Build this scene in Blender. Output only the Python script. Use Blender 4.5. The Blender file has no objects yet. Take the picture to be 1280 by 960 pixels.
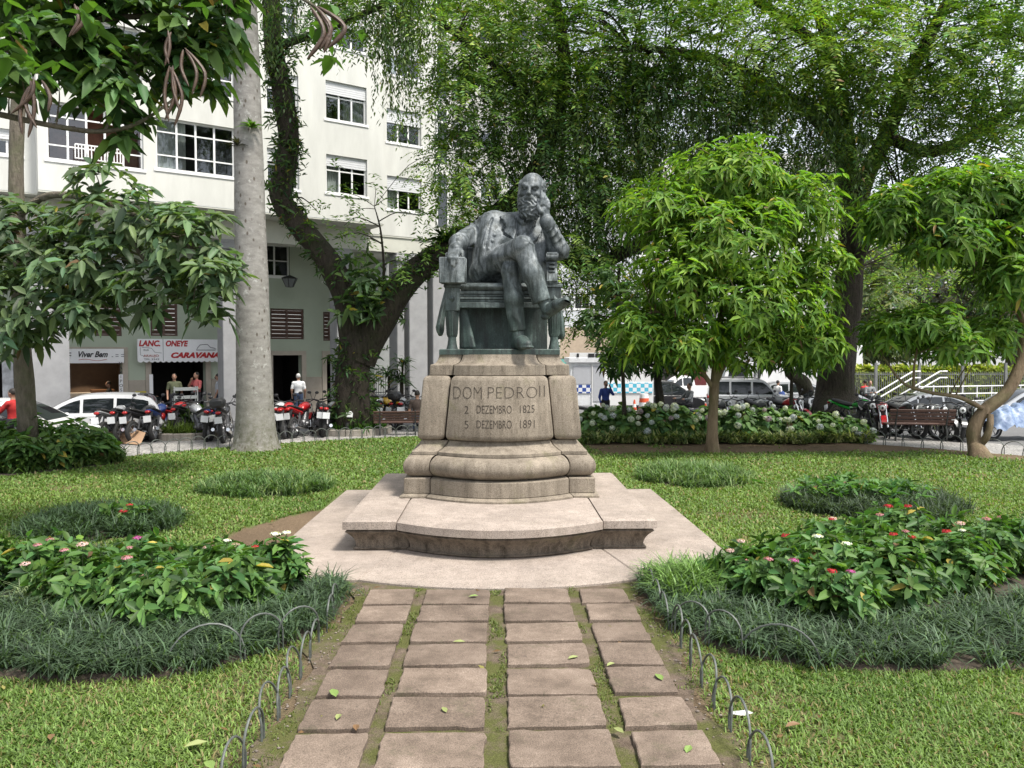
import bpy, bmesh, math, random
import numpy as np
from mathutils import Vector, Matrix
R = math.radians
random.seed(7); np.random.seed(7)
rng = np.random.default_rng(11)
scene = bpy.context.scene
col = scene.collection

# ------------------------------------------------------------------ camera
F_PX, CX, CY = 1000.0, 640.0, 480.0          # focal length in pixels of a 1280 x 960 frame
CAM = np.array([0.0, 0.0, 2.5])
YAW, PITCH = R(1.09), R(-2.29)
cam_d = bpy.data.cameras.new('camera'); cam = bpy.data.objects.new('camera', cam_d); col.objects.link(cam)
cam_d.sensor_width = 36.0; cam_d.lens = F_PX/1280*36; cam_d.clip_start = 0.05; cam_d.clip_end = 600
cam.location = CAM; cam.rotation_euler = (R(90)+PITCH, 0, -YAW)
scene.camera = cam

# ------------------------------------------------------------------ sky, sun, exposure
SUN_EL, SUN_AZ = R(62), R(128)                # azimuth clockwise from +Y: from the right, a little behind the camera
world = bpy.data.worlds.new('World'); scene.world = world; world.use_nodes = True
wn = world.node_tree; wn.nodes.clear()
sky = wn.nodes.new('ShaderNodeTexSky'); sky.sky_type = 'NISHITA'; sky.sun_disc = False
sky.sun_elevation = SUN_EL; sky.sun_rotation = SUN_AZ; sky.air_density = 1.0; sky.dust_density = 2.0; sky.ozone_density = 1.0
hs = wn.nodes.new('ShaderNodeHueSaturation'); hs.inputs['Saturation'].default_value = 0.3; hs.inputs['Value'].default_value = 1.0
bgn = wn.nodes.new('ShaderNodeBackground'); bgn.inputs['Strength'].default_value = 0.15
wo = wn.nodes.new('ShaderNodeOutputWorld')
wn.links.new(sky.outputs[0], hs.inputs['Color']); wn.links.new(hs.outputs[0], bgn.inputs['Color']); wn.links.new(bgn.outputs[0], wo.inputs['Surface'])
sun_d = bpy.data.lights.new('sun', 'SUN'); sun_d.energy = 3.0; sun_d.angle = R(10); sun_d.color = (1.0, 0.95, 0.87)
sun = bpy.data.objects.new('sun', sun_d); col.objects.link(sun)
sdir = Vector((math.sin(SUN_AZ)*math.cos(SUN_EL), math.cos(SUN_AZ)*math.cos(SUN_EL), math.sin(SUN_EL)))
sun.rotation_euler = sdir.to_track_quat('Z', 'Y').to_euler(); sun.location = (8, -8, 30)
vs = scene.view_settings
vs.view_transform = 'Standard'; vs.look = 'None'; vs.gamma = 1; vs.use_curve_mapping = False; vs.exposure = 1.02
scene.cycles.max_bounces = 7; scene.cycles.diffuse_bounces = 4; scene.cycles.glossy_bounces = 3
scene.cycles.transmission_bounces = 4; scene.cycles.transparent_max_bounces = 8
scene.cycles.use_denoising = True; scene.cycles.sample_clamp_indirect = 6

# ------------------------------------------------------------------ places: a photograph pixel seen at a depth, on the ground or on a plane
_cy, _sy, _cp, _sp = math.cos(YAW), math.sin(YAW), math.cos(PITCH), math.sin(PITCH)
_fw = np.array([_sy*_cp, _cy*_cp, _sp]); _rt = np.array([_cy, -_sy, 0]); _up = np.cross(_rt, _fw)
def ray(u, v): return _fw + _rt*((u-CX)/F_PX) - _up*((v-CY)/F_PX)
def P(u, v, y):
    d = ray(u, v); return CAM + d*((y-CAM[1])/d[1])
def smooth(a, b, t):
    t = np.clip((t-a)/(b-a), 0, 1); return t*t*(3-2*t)
def HZ(x, y): return -0.6*smooth(26, 31, y)*smooth(2, 6, x)
def G(u, v, z=0.0):
    d = ray(u, v); p = CAM + d*((z-CAM[2])/d[2]); return p

# ------------------------------------------------------------------ object bookkeeping
def tag(o, label=None, cat=None, group=None, kind=None):
    if label: o['label'] = label
    if cat: o['category'] = cat
    if group: o['group'] = group
    if kind: o['kind'] = kind
    return o
def empty(name, loc=(0, 0, 0), rz=0.0):
    o = bpy.data.objects.new(name, None); col.objects.link(o); o.location = Vector(loc); o.rotation_euler = (0, 0, rz)
    o.empty_display_size = 0.1
    return o
def link(name, me, parent=None, loc=None, rz=None):
    o = bpy.data.objects.new(name, me); col.objects.link(o)
    if parent is not None: o.parent = parent
    if loc is not None: o.location = Vector(loc)
    if rz is not None: o.rotation_euler = (0, 0, rz)
    return o
def copy_tree(o, parent=None):
    c = o.copy(); col.objects.link(c); c.parent = parent
    for ch in list(o.children): copy_tree(ch, c)
    return c

class MB:
    """collects simple shapes and links them as one mesh"""
    def __init__(s): s.v = []; s.f = []; s.m = []
    def add(s, vs_, fs, mi=0):
        b = len(s.v); s.v += [tuple(map(float, p)) for p in vs_]
        for f in fs: s.f.append([b+i for i in f]); s.m.append(mi)
        return s
    def box(s, lo, hi, mi=0, M=None, bev=0.0):
        (x0, y0, z0), (x1, y1, z1) = lo, hi
        if bev > 0:
            b = min(bev, (x1-x0)*.45, (y1-y0)*.45, (z1-z0)*.45)
            pts = []; idx = {}
            for cx in (0, 1):
                for cy_ in (0, 1):
                    for cz in (0, 1):
                        X, Y, Z = (x0, x1)[cx], (y0, y1)[cy_], (z0, z1)[cz]
                        dx, dy, dz = (b, -b)[cx], (b, -b)[cy_], (b, -b)[cz]
                        for a, p in (('x', (X, Y+dy, Z+dz)), ('y', (X+dx, Y, Z+dz)), ('z', (X+dx, Y+dy, Z))):
                            idx[(cx, cy_, cz, a)] = len(pts); pts.append(p)
            fs = []
            g = lambda *k: idx[k]
            for c in (0, 1):
                q = [g(c, 0, 0, 'x'), g(c, 1, 0, 'x'), g(c, 1, 1, 'x'), g(c, 0, 1, 'x')]; fs.append(q if c else q[::-1])
                q = [g(0, c, 0, 'y'), g(0, c, 1, 'y'), g(1, c, 1, 'y'), g(1, c, 0, 'y')]; fs.append(q if c else q[::-1])
                q = [g(0, 0, c, 'z'), g(1, 0, c, 'z'), g(1, 1, c, 'z'), g(0, 1, c, 'z')]; fs.append(q if c else q[::-1])
            for a in (0, 1):
                for c in (0, 1):
                    q = [g(a, c, 0, 'x'), g(a, c, 1, 'x'), g(a, c, 1, 'y'), g(a, c, 0, 'y')]; fs.append(q)
                    q = [g(a, 0, c, 'x'), g(a, 1, c, 'x'), g(a, 1, c, 'z'), g(a, 0, c, 'z')]; fs.append(q)
                    q = [g(0, a, c, 'y'), g(1, a, c, 'y'), g(1, a, c, 'z'), g(0, a, c, 'z')]; fs.append(q)
                    for d in (0, 1): fs.append([g(a, c, d, 'x'), g(a, c, d, 'y'), g(a, c, d, 'z')])
            pts_ = pts
        else:
            pts_ = [(x0, y0, z0), (x1, y0, z0), (x1, y1, z0), (x0, y1, z0), (x0, y0, z1), (x1, y0, z1), (x1, y1, z1), (x0, y1, z1)]
            fs = [(0, 3, 2, 1), (4, 5, 6, 7), (0, 1, 5, 4), (1, 2, 6, 5), (2, 3, 7, 6), (3, 0, 4, 7)]
        if M is not None: pts_ = [M @ Vector(p) for p in pts_]
        return s.add(pts_, fs, mi)
    def tube(s, path, rad, n=8, mi=0, caps=True):
        path = [np.array(p, float) for p in path]
        if np.isscalar(rad): rad = [rad]*len(path)
        up = np.array([0, 0, 1.0]); rings = []; prev = None
        for i, p in enumerate(path):
            t = path[min(i+1, len(path)-1)] - path[max(i-1, 0)]; t = t/(np.linalg.norm(t)+1e-9)
            if prev is None:
                a = up if abs(t[2]) < .9 else np.array([1.0, 0, 0]); x = np.cross(a, t)
            else: x = prev - t*np.dot(prev, t)
            x = x/(np.linalg.norm(x)+1e-9); prev = x; y = np.cross(t, x)
            rings.append([p + rad[i]*(math.cos(2*math.pi*k/n)*x + math.sin(2*math.pi*k/n)*y) for k in range(n)])
        vv = [q for r in rings for q in r]; fs = []
        for i in range(len(path)-1):
            for k in range(n): fs.append((i*n+k, i*n+(k+1) % n, (i+1)*n+(k+1) % n, (i+1)*n+k))
        if caps: fs.append(tuple(range(n))[::-1]); fs.append(tuple((len(path)-1)*n+k for k in range(n)))
        return s.add(vv, fs, mi)
    def lathe(s, prof, n=24, mi=0, M=None, a0=0, a1=2*math.pi):
        full = abs(a1-a0-2*math.pi) < 1e-6; m = n if full else n+1
        vv = []
        for r, z in prof:
            for k in range(m):
                a = a0+(a1-a0)*k/n; vv.append((r*math.cos(a), r*math.sin(a), z))
        fs = []
        for i in range(len(prof)-1):
            for k in range(n):
                k2 = (k+1) % m; fs.append((i*m+k, i*m+k2, (i+1)*m+k2, (i+1)*m+k))
        if M is not None: vv = [M @ Vector(p) for p in vv]
        return s.add(vv, fs, mi)
    def prism(s, poly, h0, h1, mi=0, M=None, axis='z'):
        n = len(poly)
        if axis == 'z': vv = [(x, y, h0) for x, y in poly]+[(x, y, h1) for x, y in poly]
        elif axis == 'y': vv = [(x, h0, y) for x, y in poly]+[(x, h1, y) for x, y in poly]
        else: vv = [(h0, x, y) for x, y in poly]+[(h1, x, y) for x, y in poly]
        fs = [tuple(range(n))[::-1], tuple(range(n, 2*n))]+[(i, (i+1) % n, n+(i+1) % n, n+i) for i in range(n)]
        if M is not None: vv = [M @ Vector(p) for p in vv]
        return s.add(vv, fs, mi)
    def ball(s, c, r, n=10, m=7, mi=0, M=None):
        r = (r, r, r) if np.isscalar(r) else r
        vv = [(c[0], c[1], c[2]-r[2])]
        for i in range(1, m):
            a = -math.pi/2+math.pi*i/m
            for k in range(n):
                b = 2*math.pi*k/n; vv.append((c[0]+r[0]*math.cos(a)*math.cos(b), c[1]+r[1]*math.cos(a)*math.sin(b), c[2]+r[2]*math.sin(a)))
        vv.append((c[0], c[1], c[2]+r[2])); fs = []
        for k in range(n): fs.append((0, 1+(k+1) % n, 1+k))
        for i in range(m-2):
            for k in range(n): fs.append((1+i*n+k, 1+i*n+(k+1) % n, 1+(i+1)*n+(k+1) % n, 1+(i+1)*n+k))
        L = len(vv)-1
        for k in range(n): fs.append((L, 1+(m-2)*n+k, 1+(m-2)*n+(k+1) % n))
        if M is not None: vv = [M @ Vector(p) for p in vv]
        return s.add(vv, fs, mi)
    def mesh(s, name, mats, smooth_=False):
        me = bpy.data.meshes.new(name); me.from_pydata(s.v, [], s.f)
        for m in (mats if isinstance(mats, (list, tuple)) else [mats]): me.materials.append(m)
        if s.m and max(s.m) > 0: me.polygons.foreach_set('material_index', s.m)
        bm = bmesh.new(); bm.from_mesh(me); bmesh.ops.recalc_face_normals(bm, faces=bm.faces); bm.to_mesh(me); bm.free()
        if smooth_: sharp(me, 40 if smooth_ is True else smooth_)
        return me
    def build(s, name, mats, parent=None, smooth_=False, loc=None, rz=None):
        return link(name, s.mesh(name, mats, smooth_), parent, loc, rz)
def sharp(me, deg=40):
    me.polygons.foreach_set('use_smooth', [True]*len(me.polygons))
    me.set_sharp_from_angle(angle=R(deg))

def np_mesh(name, verts, faces, mat, tint=None, smooth_=False, mats=None, mi=None):
    """one mesh from numpy arrays, all faces with the same number of corners; tint: one colour for each vertex"""
    verts = np.asarray(verts, np.float32); faces = np.asarray(faces, np.int32)
    me = bpy.data.meshes.new(name); nf, k = faces.shape
    me.vertices.add(len(verts)); me.vertices.foreach_set('co', verts.ravel())
    me.loops.add(nf*k); me.loops.foreach_set('vertex_index', faces.ravel())
    me.polygons.add(nf); me.polygons.foreach_set('loop_start', np.arange(nf, dtype=np.int32)*k)
    if smooth_: me.polygons.foreach_set('use_smooth', np.ones(nf, bool))
    for m in (mats or [mat]): me.materials.append(m)
    if mi is not None: me.polygons.foreach_set('material_index', np.asarray(mi, np.int32))
    me.update(calc_edges=True)
    if tint is not None:
        a = me.color_attributes.new('tint', 'FLOAT_COLOR', 'POINT')
        t = np.ones((len(verts), 4), np.float32); t[:, :3] = tint; a.data.foreach_set('color', t.ravel())
    return me

# ------------------------------------------------------------------ materials
def nt(name):
    m = bpy.data.materials.new(name); m.use_nodes = True; t = m.node_tree; t.nodes.clear()
    o = t.nodes.new('ShaderNodeOutputMaterial'); b = t.nodes.new('ShaderNodeBsdfPrincipled'); t.links.new(b.outputs[0], o.inputs[0])
    return m, t, b, o
def node(t, typ, **kw):
    n = t.nodes.new(typ)
    for k, v in kw.items():
        if k in n.inputs: n.inputs[k].default_value = v
        else: setattr(n, k, v)
    return n
def ramp(t, src, stops):
    r = t.nodes.new('ShaderNodeValToRGB'); e = r.color_ramp.elements
    while len(e) < len(stops): e.new(0.5)
    for i, (p, c) in enumerate(stops): e[i].position = p; e[i].color = (c[0], c[1], c[2], 1)
    t.links.new(src, r.inputs[0]); return r
def coord(t, kind='Object', scale=(1, 1, 1)):
    tc = t.nodes.new('ShaderNodeTexCoord'); mp = t.nodes.new('ShaderNodeMapping'); mp.inputs['Scale'].default_value = scale
    t.links.new(tc.outputs[kind], mp.inputs[0]); return mp.outputs[0]
def mixc(t, a, b, fac, mode='MIX'):
    n = t.nodes.new('ShaderNodeMix'); n.data_type = 'RGBA'; n.blend_type = mode
    for s_, v in ((n.inputs[6], a), (n.inputs[7], b)):
        if isinstance(v, tuple): s_.default_value = (*v, 1)
        else: t.links.new(v, s_)
    if np.isscalar(fac): n.inputs[0].default_value = fac
    else: t.links.new(fac, n.inputs[0])
    return n.outputs[2]
def mul(c, k): return tuple(min(1, max(0, x*k)) for x in c)
def bump(t, b, src, strength, dist=.01):
    n = t.nodes.new('ShaderNodeBump'); n.inputs['Strength'].default_value = strength; n.inputs['Distance'].default_value = dist
    t.links.new(src, n.inputs['Height']); t.links.new(n.outputs[0], b.inputs['Normal']); return n
_mc = {}
def M(name, base, rough=.6, var=.12, scale=6, c2=None, bmp=0., bscale=60, metal=0., spec=.5, coat=0., stretch=(1, 1, 1), bdist=.01):
    if name in _mc: return _mc[name]
    m, t, b, o = nt(name); _mc[name] = m
    cv = coord(t, 'Object', stretch)
    nz = node(t, 'ShaderNodeTexNoise', Scale=scale, Detail=6.0, Roughness=.62); t.links.new(cv, nz.inputs['Vector'])
    lo, hi = mul(base, 1-var), (c2 if c2 else mul(base, 1+var))
    r = ramp(t, nz.outputs[0], [(.3, lo), (.7, hi)]); t.links.new(r.outputs[0], b.inputs['Base Color'])
    b.inputs['Roughness'].default_value = rough; b.inputs['Metallic'].default_value = metal; b.inputs['Specular IOR Level'].default_value = spec
    b.inputs['Coat Weight'].default_value = coat; b.inputs['Coat Roughness'].default_value = .08
    if bmp > 0:
        n2 = node(t, 'ShaderNodeTexNoise', Scale=bscale, Detail=4.0); t.links.new(cv, n2.inputs['Vector']); bump(t, b, n2.outputs[0], bmp, bdist)
    return m
def leaf_mat(name, transl=.35, rough=.45, spec=.4):
    m, t, b, o = nt(name)
    a = t.nodes.new('ShaderNodeAttribute'); a.attribute_name = 'tint'
    t.links.new(a.outputs['Color'], b.inputs['Base Color']); b.inputs['Roughness'].default_value = rough; b.inputs['Specular IOR Level'].default_value = spec
    tr = t.nodes.new('ShaderNodeBsdfTranslucent'); br = mixc(t, a.outputs['Color'], (1.5, 1.7, .55), 1.0, 'MULTIPLY')
    t.links.new(br, tr.inputs['Color'])
    mx = t.nodes.new('ShaderNodeMixShader'); mx.inputs[0].default_value = transl
    t.links.new(b.outputs[0], mx.inputs[1]); t.links.new(tr.outputs[0], mx.inputs[2]); t.links.new(mx.outputs[0], o.inputs[0])
    return m
LEAF = leaf_mat('leaf', .4, .55, .25); LEAF_GLOSS = leaf_mat('leaf_glossy', .28, .5, .28); BLADE = leaf_mat('blade', .3, .55, .3); PETAL = leaf_mat('petal', .3, .7, .2)

def glass_mat(name, c=(.02, .025, .03), rough=.06, spec=.6):
    if name in _mc: return _mc[name]
    m, t, b, o = nt(name); _mc[name] = m
    b.inputs['Base Color'].default_value = (*c, 1); b.inputs['Roughness'].default_value = rough; b.inputs['Specular IOR Level'].default_value = spec
    return m
def clear_glass(name):
    m, t, b, o = nt(name)
    g = t.nodes.new('ShaderNodeBsdfGlossy'); g.inputs['Roughness'].default_value = .03; g.inputs['Color'].default_value = (.9, .95, 1, 1)
    tr = t.nodes.new('ShaderNodeBsdfTransparent'); tr.inputs['Color'].default_value = (.72, .78, .78, 1)
    fr = t.nodes.new('ShaderNodeFresnel'); fr.inputs['IOR'].default_value = 1.8
    mx = t.nodes.new('ShaderNodeMixShader'); t.links.new(fr.outputs[0], mx.inputs[0]); t.links.new(tr.outputs[0], mx.inputs[1]); t.links.new(g.outputs[0], mx.inputs[2])
    t.links.new(mx.outputs[0], o.inputs[0]); return m
GLASS = glass_mat('window_glass', (.025, .03, .035), .05); CARGLASS = glass_mat('car_glass', (.012, .015, .017), .04, .55); PANE = clear_glass('clear_pane')

def unit(a): return a/(np.linalg.norm(a, axis=-1, keepdims=True)+1e-9)
def curve_pts(pts, n=6):
    pts = [np.array(p, float) for p in pts]; out = []; L = len(pts)
    for i in range(L-1):
        p0, p1, p2, p3 = pts[max(i-1, 0)], pts[i], pts[i+1], pts[min(i+2, L-1)]
        for k in range(n):
            t = k/n; out.append(.5*((2*p1)+(-p0+p2)*t+(2*p0-5*p1+4*p2-p3)*t*t+(-p0+3*p1-3*p2+p3)*t**3))
    out.append(pts[-1]); return out

# ------------------------------------------------------------------ lettering
def text_mesh(name, body, size, mat, depth=.004, shear=0., offset=0., space=1., align='CENTER', sx=1.):
    cu = bpy.data.curves.new(name, 'FONT'); cu.body = body; cu.size = size; cu.extrude = depth; cu.shear = shear; cu.offset = offset
    cu.space_character = space; cu.align_x = align; cu.align_y = 'CENTER'; cu.resolution_u = 3
    o = bpy.data.objects.new('tmp', cu); col.objects.link(o)
    dg = bpy.context.evaluated_depsgraph_get(); me = bpy.data.meshes.new_from_object(o.evaluated_get(dg)); me.name = name
    bpy.data.objects.remove(o); bpy.data.curves.remove(cu)
    if sx != 1:
        for v in me.vertices: v.co.x *= sx
    me.materials.clear(); me.materials.append(mat); return me

# ------------------------------------------------------------------ signed distance modelling (numpy) for sculpted bodies
class SDF:
    def __init__(s, lo, hi, vox):
        s.lo = np.array(lo, float); s.h = vox; s.n = np.ceil((np.array(hi)-s.lo)/vox).astype(int)+1
        s.d = np.full(s.n, 9.0, np.float32); s.id = np.zeros(s.n, np.int8)
    def region(s, lo, hi):
        a = np.clip(np.floor((np.array(lo)-s.lo)/s.h).astype(int), 0, s.n); b = np.clip(np.ceil((np.array(hi)-s.lo)/s.h).astype(int)+1, 0, s.n)
        if np.any(b <= a): return None
        sl = tuple(slice(a[i], b[i]) for i in range(3))
        ax = [(s.lo[i]+s.h*np.arange(a[i], b[i])).astype(np.float32) for i in range(3)]
        X = np.stack(np.meshgrid(*ax, indexing='ij'), -1); return sl, X
    def put(s, sl, d, k=.03, mi=0, op='add'):
        D = s.d[sl]; d = d.astype(np.float32)
        if op == 'sub':
            d = -d; h = np.clip(.5+.5*(d-D)/max(k, 1e-4), 0, 1); s.d[sl] = D*(1-h)+d*h+k*h*(1-h); return
        s.id[sl] = np.where(d < D, mi, s.id[sl])
        h = np.clip(.5+.5*(D-d)/max(k, 1e-4), 0, 1); s.d[sl] = D*(1-h)+d*h-k*h*(1-h)
    def cone(s, a, b, ra, rb, k=.03, mi=0, fold=None, op='add', flat=None):
        """tapered limb from a to b; fold = (amplitude, waves, seed) gives cloth folds around it"""
        a = np.array(a, float); b = np.array(b, float); m = max(ra, rb)*1.3+k+3*s.h+(fold[0]*2 if fold else 0)
        rg = s.region(np.minimum(a, b)-m, np.maximum(a, b)+m)
        if rg is None: return
        sl, X = rg; ab = b-a; L = np.dot(ab, ab); q = X-a
        t = np.clip((q@ab)/max(L, 1e-9), 0, 1).astype(np.float32)
        r = q-t[..., None]*ab
        if flat is not None:
            ax, f = np.array(flat[0], float), flat[1]; ax /= np.linalg.norm(ax); dd = r@ax; r = r+dd[..., None]*ax*(1/f-1)
        d = np.sqrt((r*r).sum(-1))-(ra+(rb-ra)*t)
        if fold:
            am, w, sd = fold; u = ab/np.sqrt(max(L, 1e-9)); e1 = np.cross(u, [.3, .2, .9]); e1 /= np.linalg.norm(e1); e2 = np.cross(u, e1)
            ang = np.arctan2(r@e2, r@e1)
            ph = w*6.28*t+1.5*np.sin(ang+sd)+.8*np.sin(3*t+2*ang+sd)
            d = d-am*(.6-1.5*np.abs(np.sin(ph*.5+sd))**.7)*(.45+.55*np.sin(ang+1.3*sd+2*t))-.35*am*np.sin(5*ang+3*np.sin(2*t+sd))
        s.put(sl, d, k, mi, op)
    def chain(s, pts, rads, k=.03, mi=0, fold=None):
        for i in range(len(pts)-1): s.cone(pts[i], pts[i+1], rads[i], rads[i+1], k, mi, fold)
    def ell(s, c, r, k=.03, mi=0, rot=None, op='add', noise=None):
        c = np.array(c, float); r = np.array(r, float); m = r.max()+k+3*s.h+(noise[0] if noise else 0)
        rg = s.region(c-m, c+m)
        if rg is None: return
        sl, X = rg; q = X-c
        if rot is not None: q = q@np.array(rot)
        w = q/r; l = np.sqrt((w*w).sum(-1)); l2 = np.sqrt(((q/(r*r))**2).sum(-1)); d = l*(l-1)/np.maximum(l2, 1e-6)
        if noise:
            am, f, sd = noise; d = d-am*(np.sin(f*q[..., 0]+2*np.sin(f*.7*q[..., 2]+sd))*np.sin(f*.8*q[..., 2]+1.5*np.sin(f*.6*q[..., 0]-sd)))
        s.put(sl, d, k, mi, op)
    def box(s, c, hb, k=.01, mi=0, rot=None, rd=.01, op='add'):
        c = np.array(c, float); hb = np.array(hb, float); m = np.linalg.norm(hb)+k+3*s.h
        rg = s.region(c-m, c+m)
        if rg is None: return
        sl, X = rg; q = X-c
        if rot is not None: q = q@np.array(rot)
        q = np.abs(q)-(hb-rd); d = np.sqrt((np.maximum(q, 0)**2).sum(-1))+np.minimum(q.max(-1), 0)-rd
        s.put(sl, d, k, mi, op)
    def mesh(s, name, mats):
        """surface nets"""
        d = s.d; n = s.n; ins = d < 0
        c = np.zeros(n-1, np.int8)
        for i in (0, 1):
            for j in (0, 1):
                for k in (0, 1): c += ins[i:n[0]-1+i, j:n[1]-1+j, k:n[2]-1+k]
        act = (c > 0) & (c < 8); ids = np.argwhere(act); vi = np.full(n-1, -1, np.int32); vi[act] = np.arange(len(ids))
        acc = np.zeros((len(ids), 3)); cnt = np.zeros(len(ids))
        C = [(i, j, k) for i in (0, 1) for j in (0, 1) for k in (0, 1)]
        val = {o: d[ids[:, 0]+o[0], ids[:, 1]+o[1], ids[:, 2]+o[2]] for o in C}
        for o in C:
            for ax in range(3):
                if o[ax]: continue
                p = list(o); p[ax] = 1; p = tuple(p); a, b = val[o], val[p]; x = (a < 0) != (b < 0)
                t = np.where(x, a/np.where(x, a-b, 1), 0); e = np.array(o, float)+np.outer(t, np.eye(3)[ax])
                acc += e*x[:, None]; cnt += x
        V = s.lo+s.h*(ids+acc/np.maximum(cnt, 1)[:, None])
        quads = []
        for ax in range(3):
            b1, b2 = (ax+1) % 3, (ax+2) % 3
            sl0 = [slice(None)]*3; sl1 = [slice(None)]*3; sl0[ax] = slice(0, n[ax]-1); sl1[ax] = slice(1, n[ax])
            A, B = ins[tuple(sl0)], ins[tuple(sl1)]; e = np.argwhere(A != B)
            e = e[(e[:, b1] > 0) & (e[:, b2] > 0) & (e[:, b1] < n[b1]-1) & (e[:, b2] < n[b2]-1)]
            fl = A[e[:, 0], e[:, 1], e[:, 2]]; q = []
            for (o1, o2) in ((-1, -1), (0, -1), (0, 0), (-1, 0)):
                f = e.copy(); f[:, b1] += o1; f[:, b2] += o2; q.append(vi[f[:, 0], f[:, 1], f[:, 2]])
            q = np.stack(q, 1); q[~fl] = q[~fl][:, ::-1]; quads.append(q)
        Q = np.concatenate(quads); Q = Q[(Q >= 0).all(1)]
        idv = s.id[ids[:, 0], ids[:, 1], ids[:, 2]]
        mi = idv[Q[:, 0]] if len(mats) > 1 else None
        return np_mesh(name, V, Q, None, smooth_=True, mats=mats, mi=mi)
# ================================================================== the setting: ground, pavement, lawn, path
def nz2(x, y, f=1.0, sd=0.0):
    x = np.asarray(x)*f; y = np.asarray(y)*f
    return (np.sin(1.3*x+1.7*np.sin(.9*y+sd)+sd)*np.cos(1.1*y+1.3*np.sin(1.2*x-sd)) + .5*np.sin(2.7*x+2.1*np.sin(1.9*y+2*sd))*np.cos(2.9*y-sd+1.1*np.sin(2.3*x)))/1.5
GC, GR = np.array([1.8, 10.5]), 13.5

def asphalt_mat():
    m, t, b, o = nt('asphalt'); cv = coord(t, 'Object')
    a = node(t, 'ShaderNodeTexNoise', Scale=.35, Detail=5.0); t.links.new(cv, a.inputs['Vector'])
    c = node(t, 'ShaderNodeTexNoise', Scale=70.0, Detail=3.0); t.links.new(cv, c.inputs['Vector'])
    r1 = ramp(t, a.outputs[0], [(.3, (.10, .10, .105)), (.7, (.17, .168, .165))]); r2 = ramp(t, c.outputs[0], [(.35, (.7, .7, .7)), (.65, (1.2, 1.2, 1.2))])
    t.links.new(mixc(t, r1.outputs[0], r2.outputs[0], 1., 'MULTIPLY'), b.inputs['Base Color']); b.inputs['Roughness'].default_value = .85
    bump(t, b, c.outputs[0], .4, .01); return m
def setts_mat():
    m, t, b, o = nt('stone_setts'); cv = coord(t, 'Object')
    vo = node(t, 'ShaderNodeTexVoronoi', Scale=9.0); t.links.new(cv, vo.inputs['Vector'])
    ve = node(t, 'ShaderNodeTexVoronoi', Scale=9.0, feature='DISTANCE_TO_EDGE'); t.links.new(cv, ve.inputs['Vector'])
    nz = node(t, 'ShaderNodeTexNoise', Scale=.8, Detail=5.0); t.links.new(cv, nz.inputs['Vector'])
    base = ramp(t, nz.outputs[0], [(.3, (.24, .235, .23)), (.7, (.40, .39, .375))])
    tone = ramp(t, vo.outputs['Color'], [(0, (.75, .75, .75)), (1, (1.15, 1.13, 1.1))])
    c = mixc(t, base.outputs[0], tone.outputs[0], 1., 'MULTIPLY'); e = ramp(t, ve.outputs[0], [(.02, (.35, .34, .32)), (.08, (1, 1, 1))])
    t.links.new(mixc(t, c, e.outputs[0], 1., 'MULTIPLY'), b.inputs['Base Color']); b.inputs['Roughness'].default_value = .75
    bump(t, b, e.outputs[0], .5, .01); return m
def soil_mat(name, c1, c2, moss, mossamt):
    m, t, b, o = nt(name); cv = coord(t, 'Object')
    n1 = node(t, 'ShaderNodeTexNoise', Scale=9.0, Detail=8.0, Roughness=.7); t.links.new(cv, n1.inputs['Vector'])
    n2 = node(t, 'ShaderNodeTexNoise', Scale=2.6, Detail=6.0, Roughness=.7); t.links.new(cv, n2.inputs['Vector'])
    n3 = node(t, 'ShaderNodeTexNoise', Scale=110.0, Detail=3.0); t.links.new(cv, n3.inputs['Vector'])
    r1 = ramp(t, n1.outputs[0], [(.3, c1), (.7, c2)]); mm = ramp(t, n2.outputs[0], [(.5-mossamt*.3, (0, 0, 0)), (.62-mossamt*.2, (1, 1, 1))])
    c = mixc(t, r1.outputs[0], moss, mm.outputs[0]); g = ramp(t, n3.outputs[0], [(.3, (.6, .6, .6)), (.7, (1.25, 1.25, 1.25))])
    t.links.new(mixc(t, c, g.outputs[0], 1., 'MULTIPLY'), b.inputs['Base Color']); b.inputs['Roughness'].default_value = .95; b.inputs['Specular IOR Level'].default_value = .15
    bump(t, b, n3.outputs[0], .7, .015); return m
SOIL = soil_mat('path_soil', (.085, .064, .047), (.175, .135, .105), (.085, .09, .03), .3)
EARTH = soil_mat('red_earth', (.22, .13, .09), (.34, .215, .155), (.16, .13, .06), .1)

# ground: one sheet to the horizon, dropping a little towards the street on the right
xs = np.concatenate([np.linspace(-320, -40, 8), np.linspace(-30, 40, 36), np.linspace(50, 320, 8)]); ys = np.concatenate([np.linspace(-60, 20, 9), np.linspace(24, 42, 37), np.linspace(48, 450, 10)])
X, Y = np.meshgrid(xs, ys, indexing='ij'); V = np.stack([X, Y, HZ(X, Y)], -1).reshape(-1, 3); a, b_ = X.shape
I = np.arange(a*b_).reshape(a, b_); Q = np.stack([I[:-1, :-1], I[1:, :-1], I[1:, 1:], I[:-1, 1:]], -1).reshape(-1, 4)
tag(link('ground', np_mesh('ground', V, Q, asphalt_mat(), smooth_=True)), 'grey asphalt street around the square', kind='structure')

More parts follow.
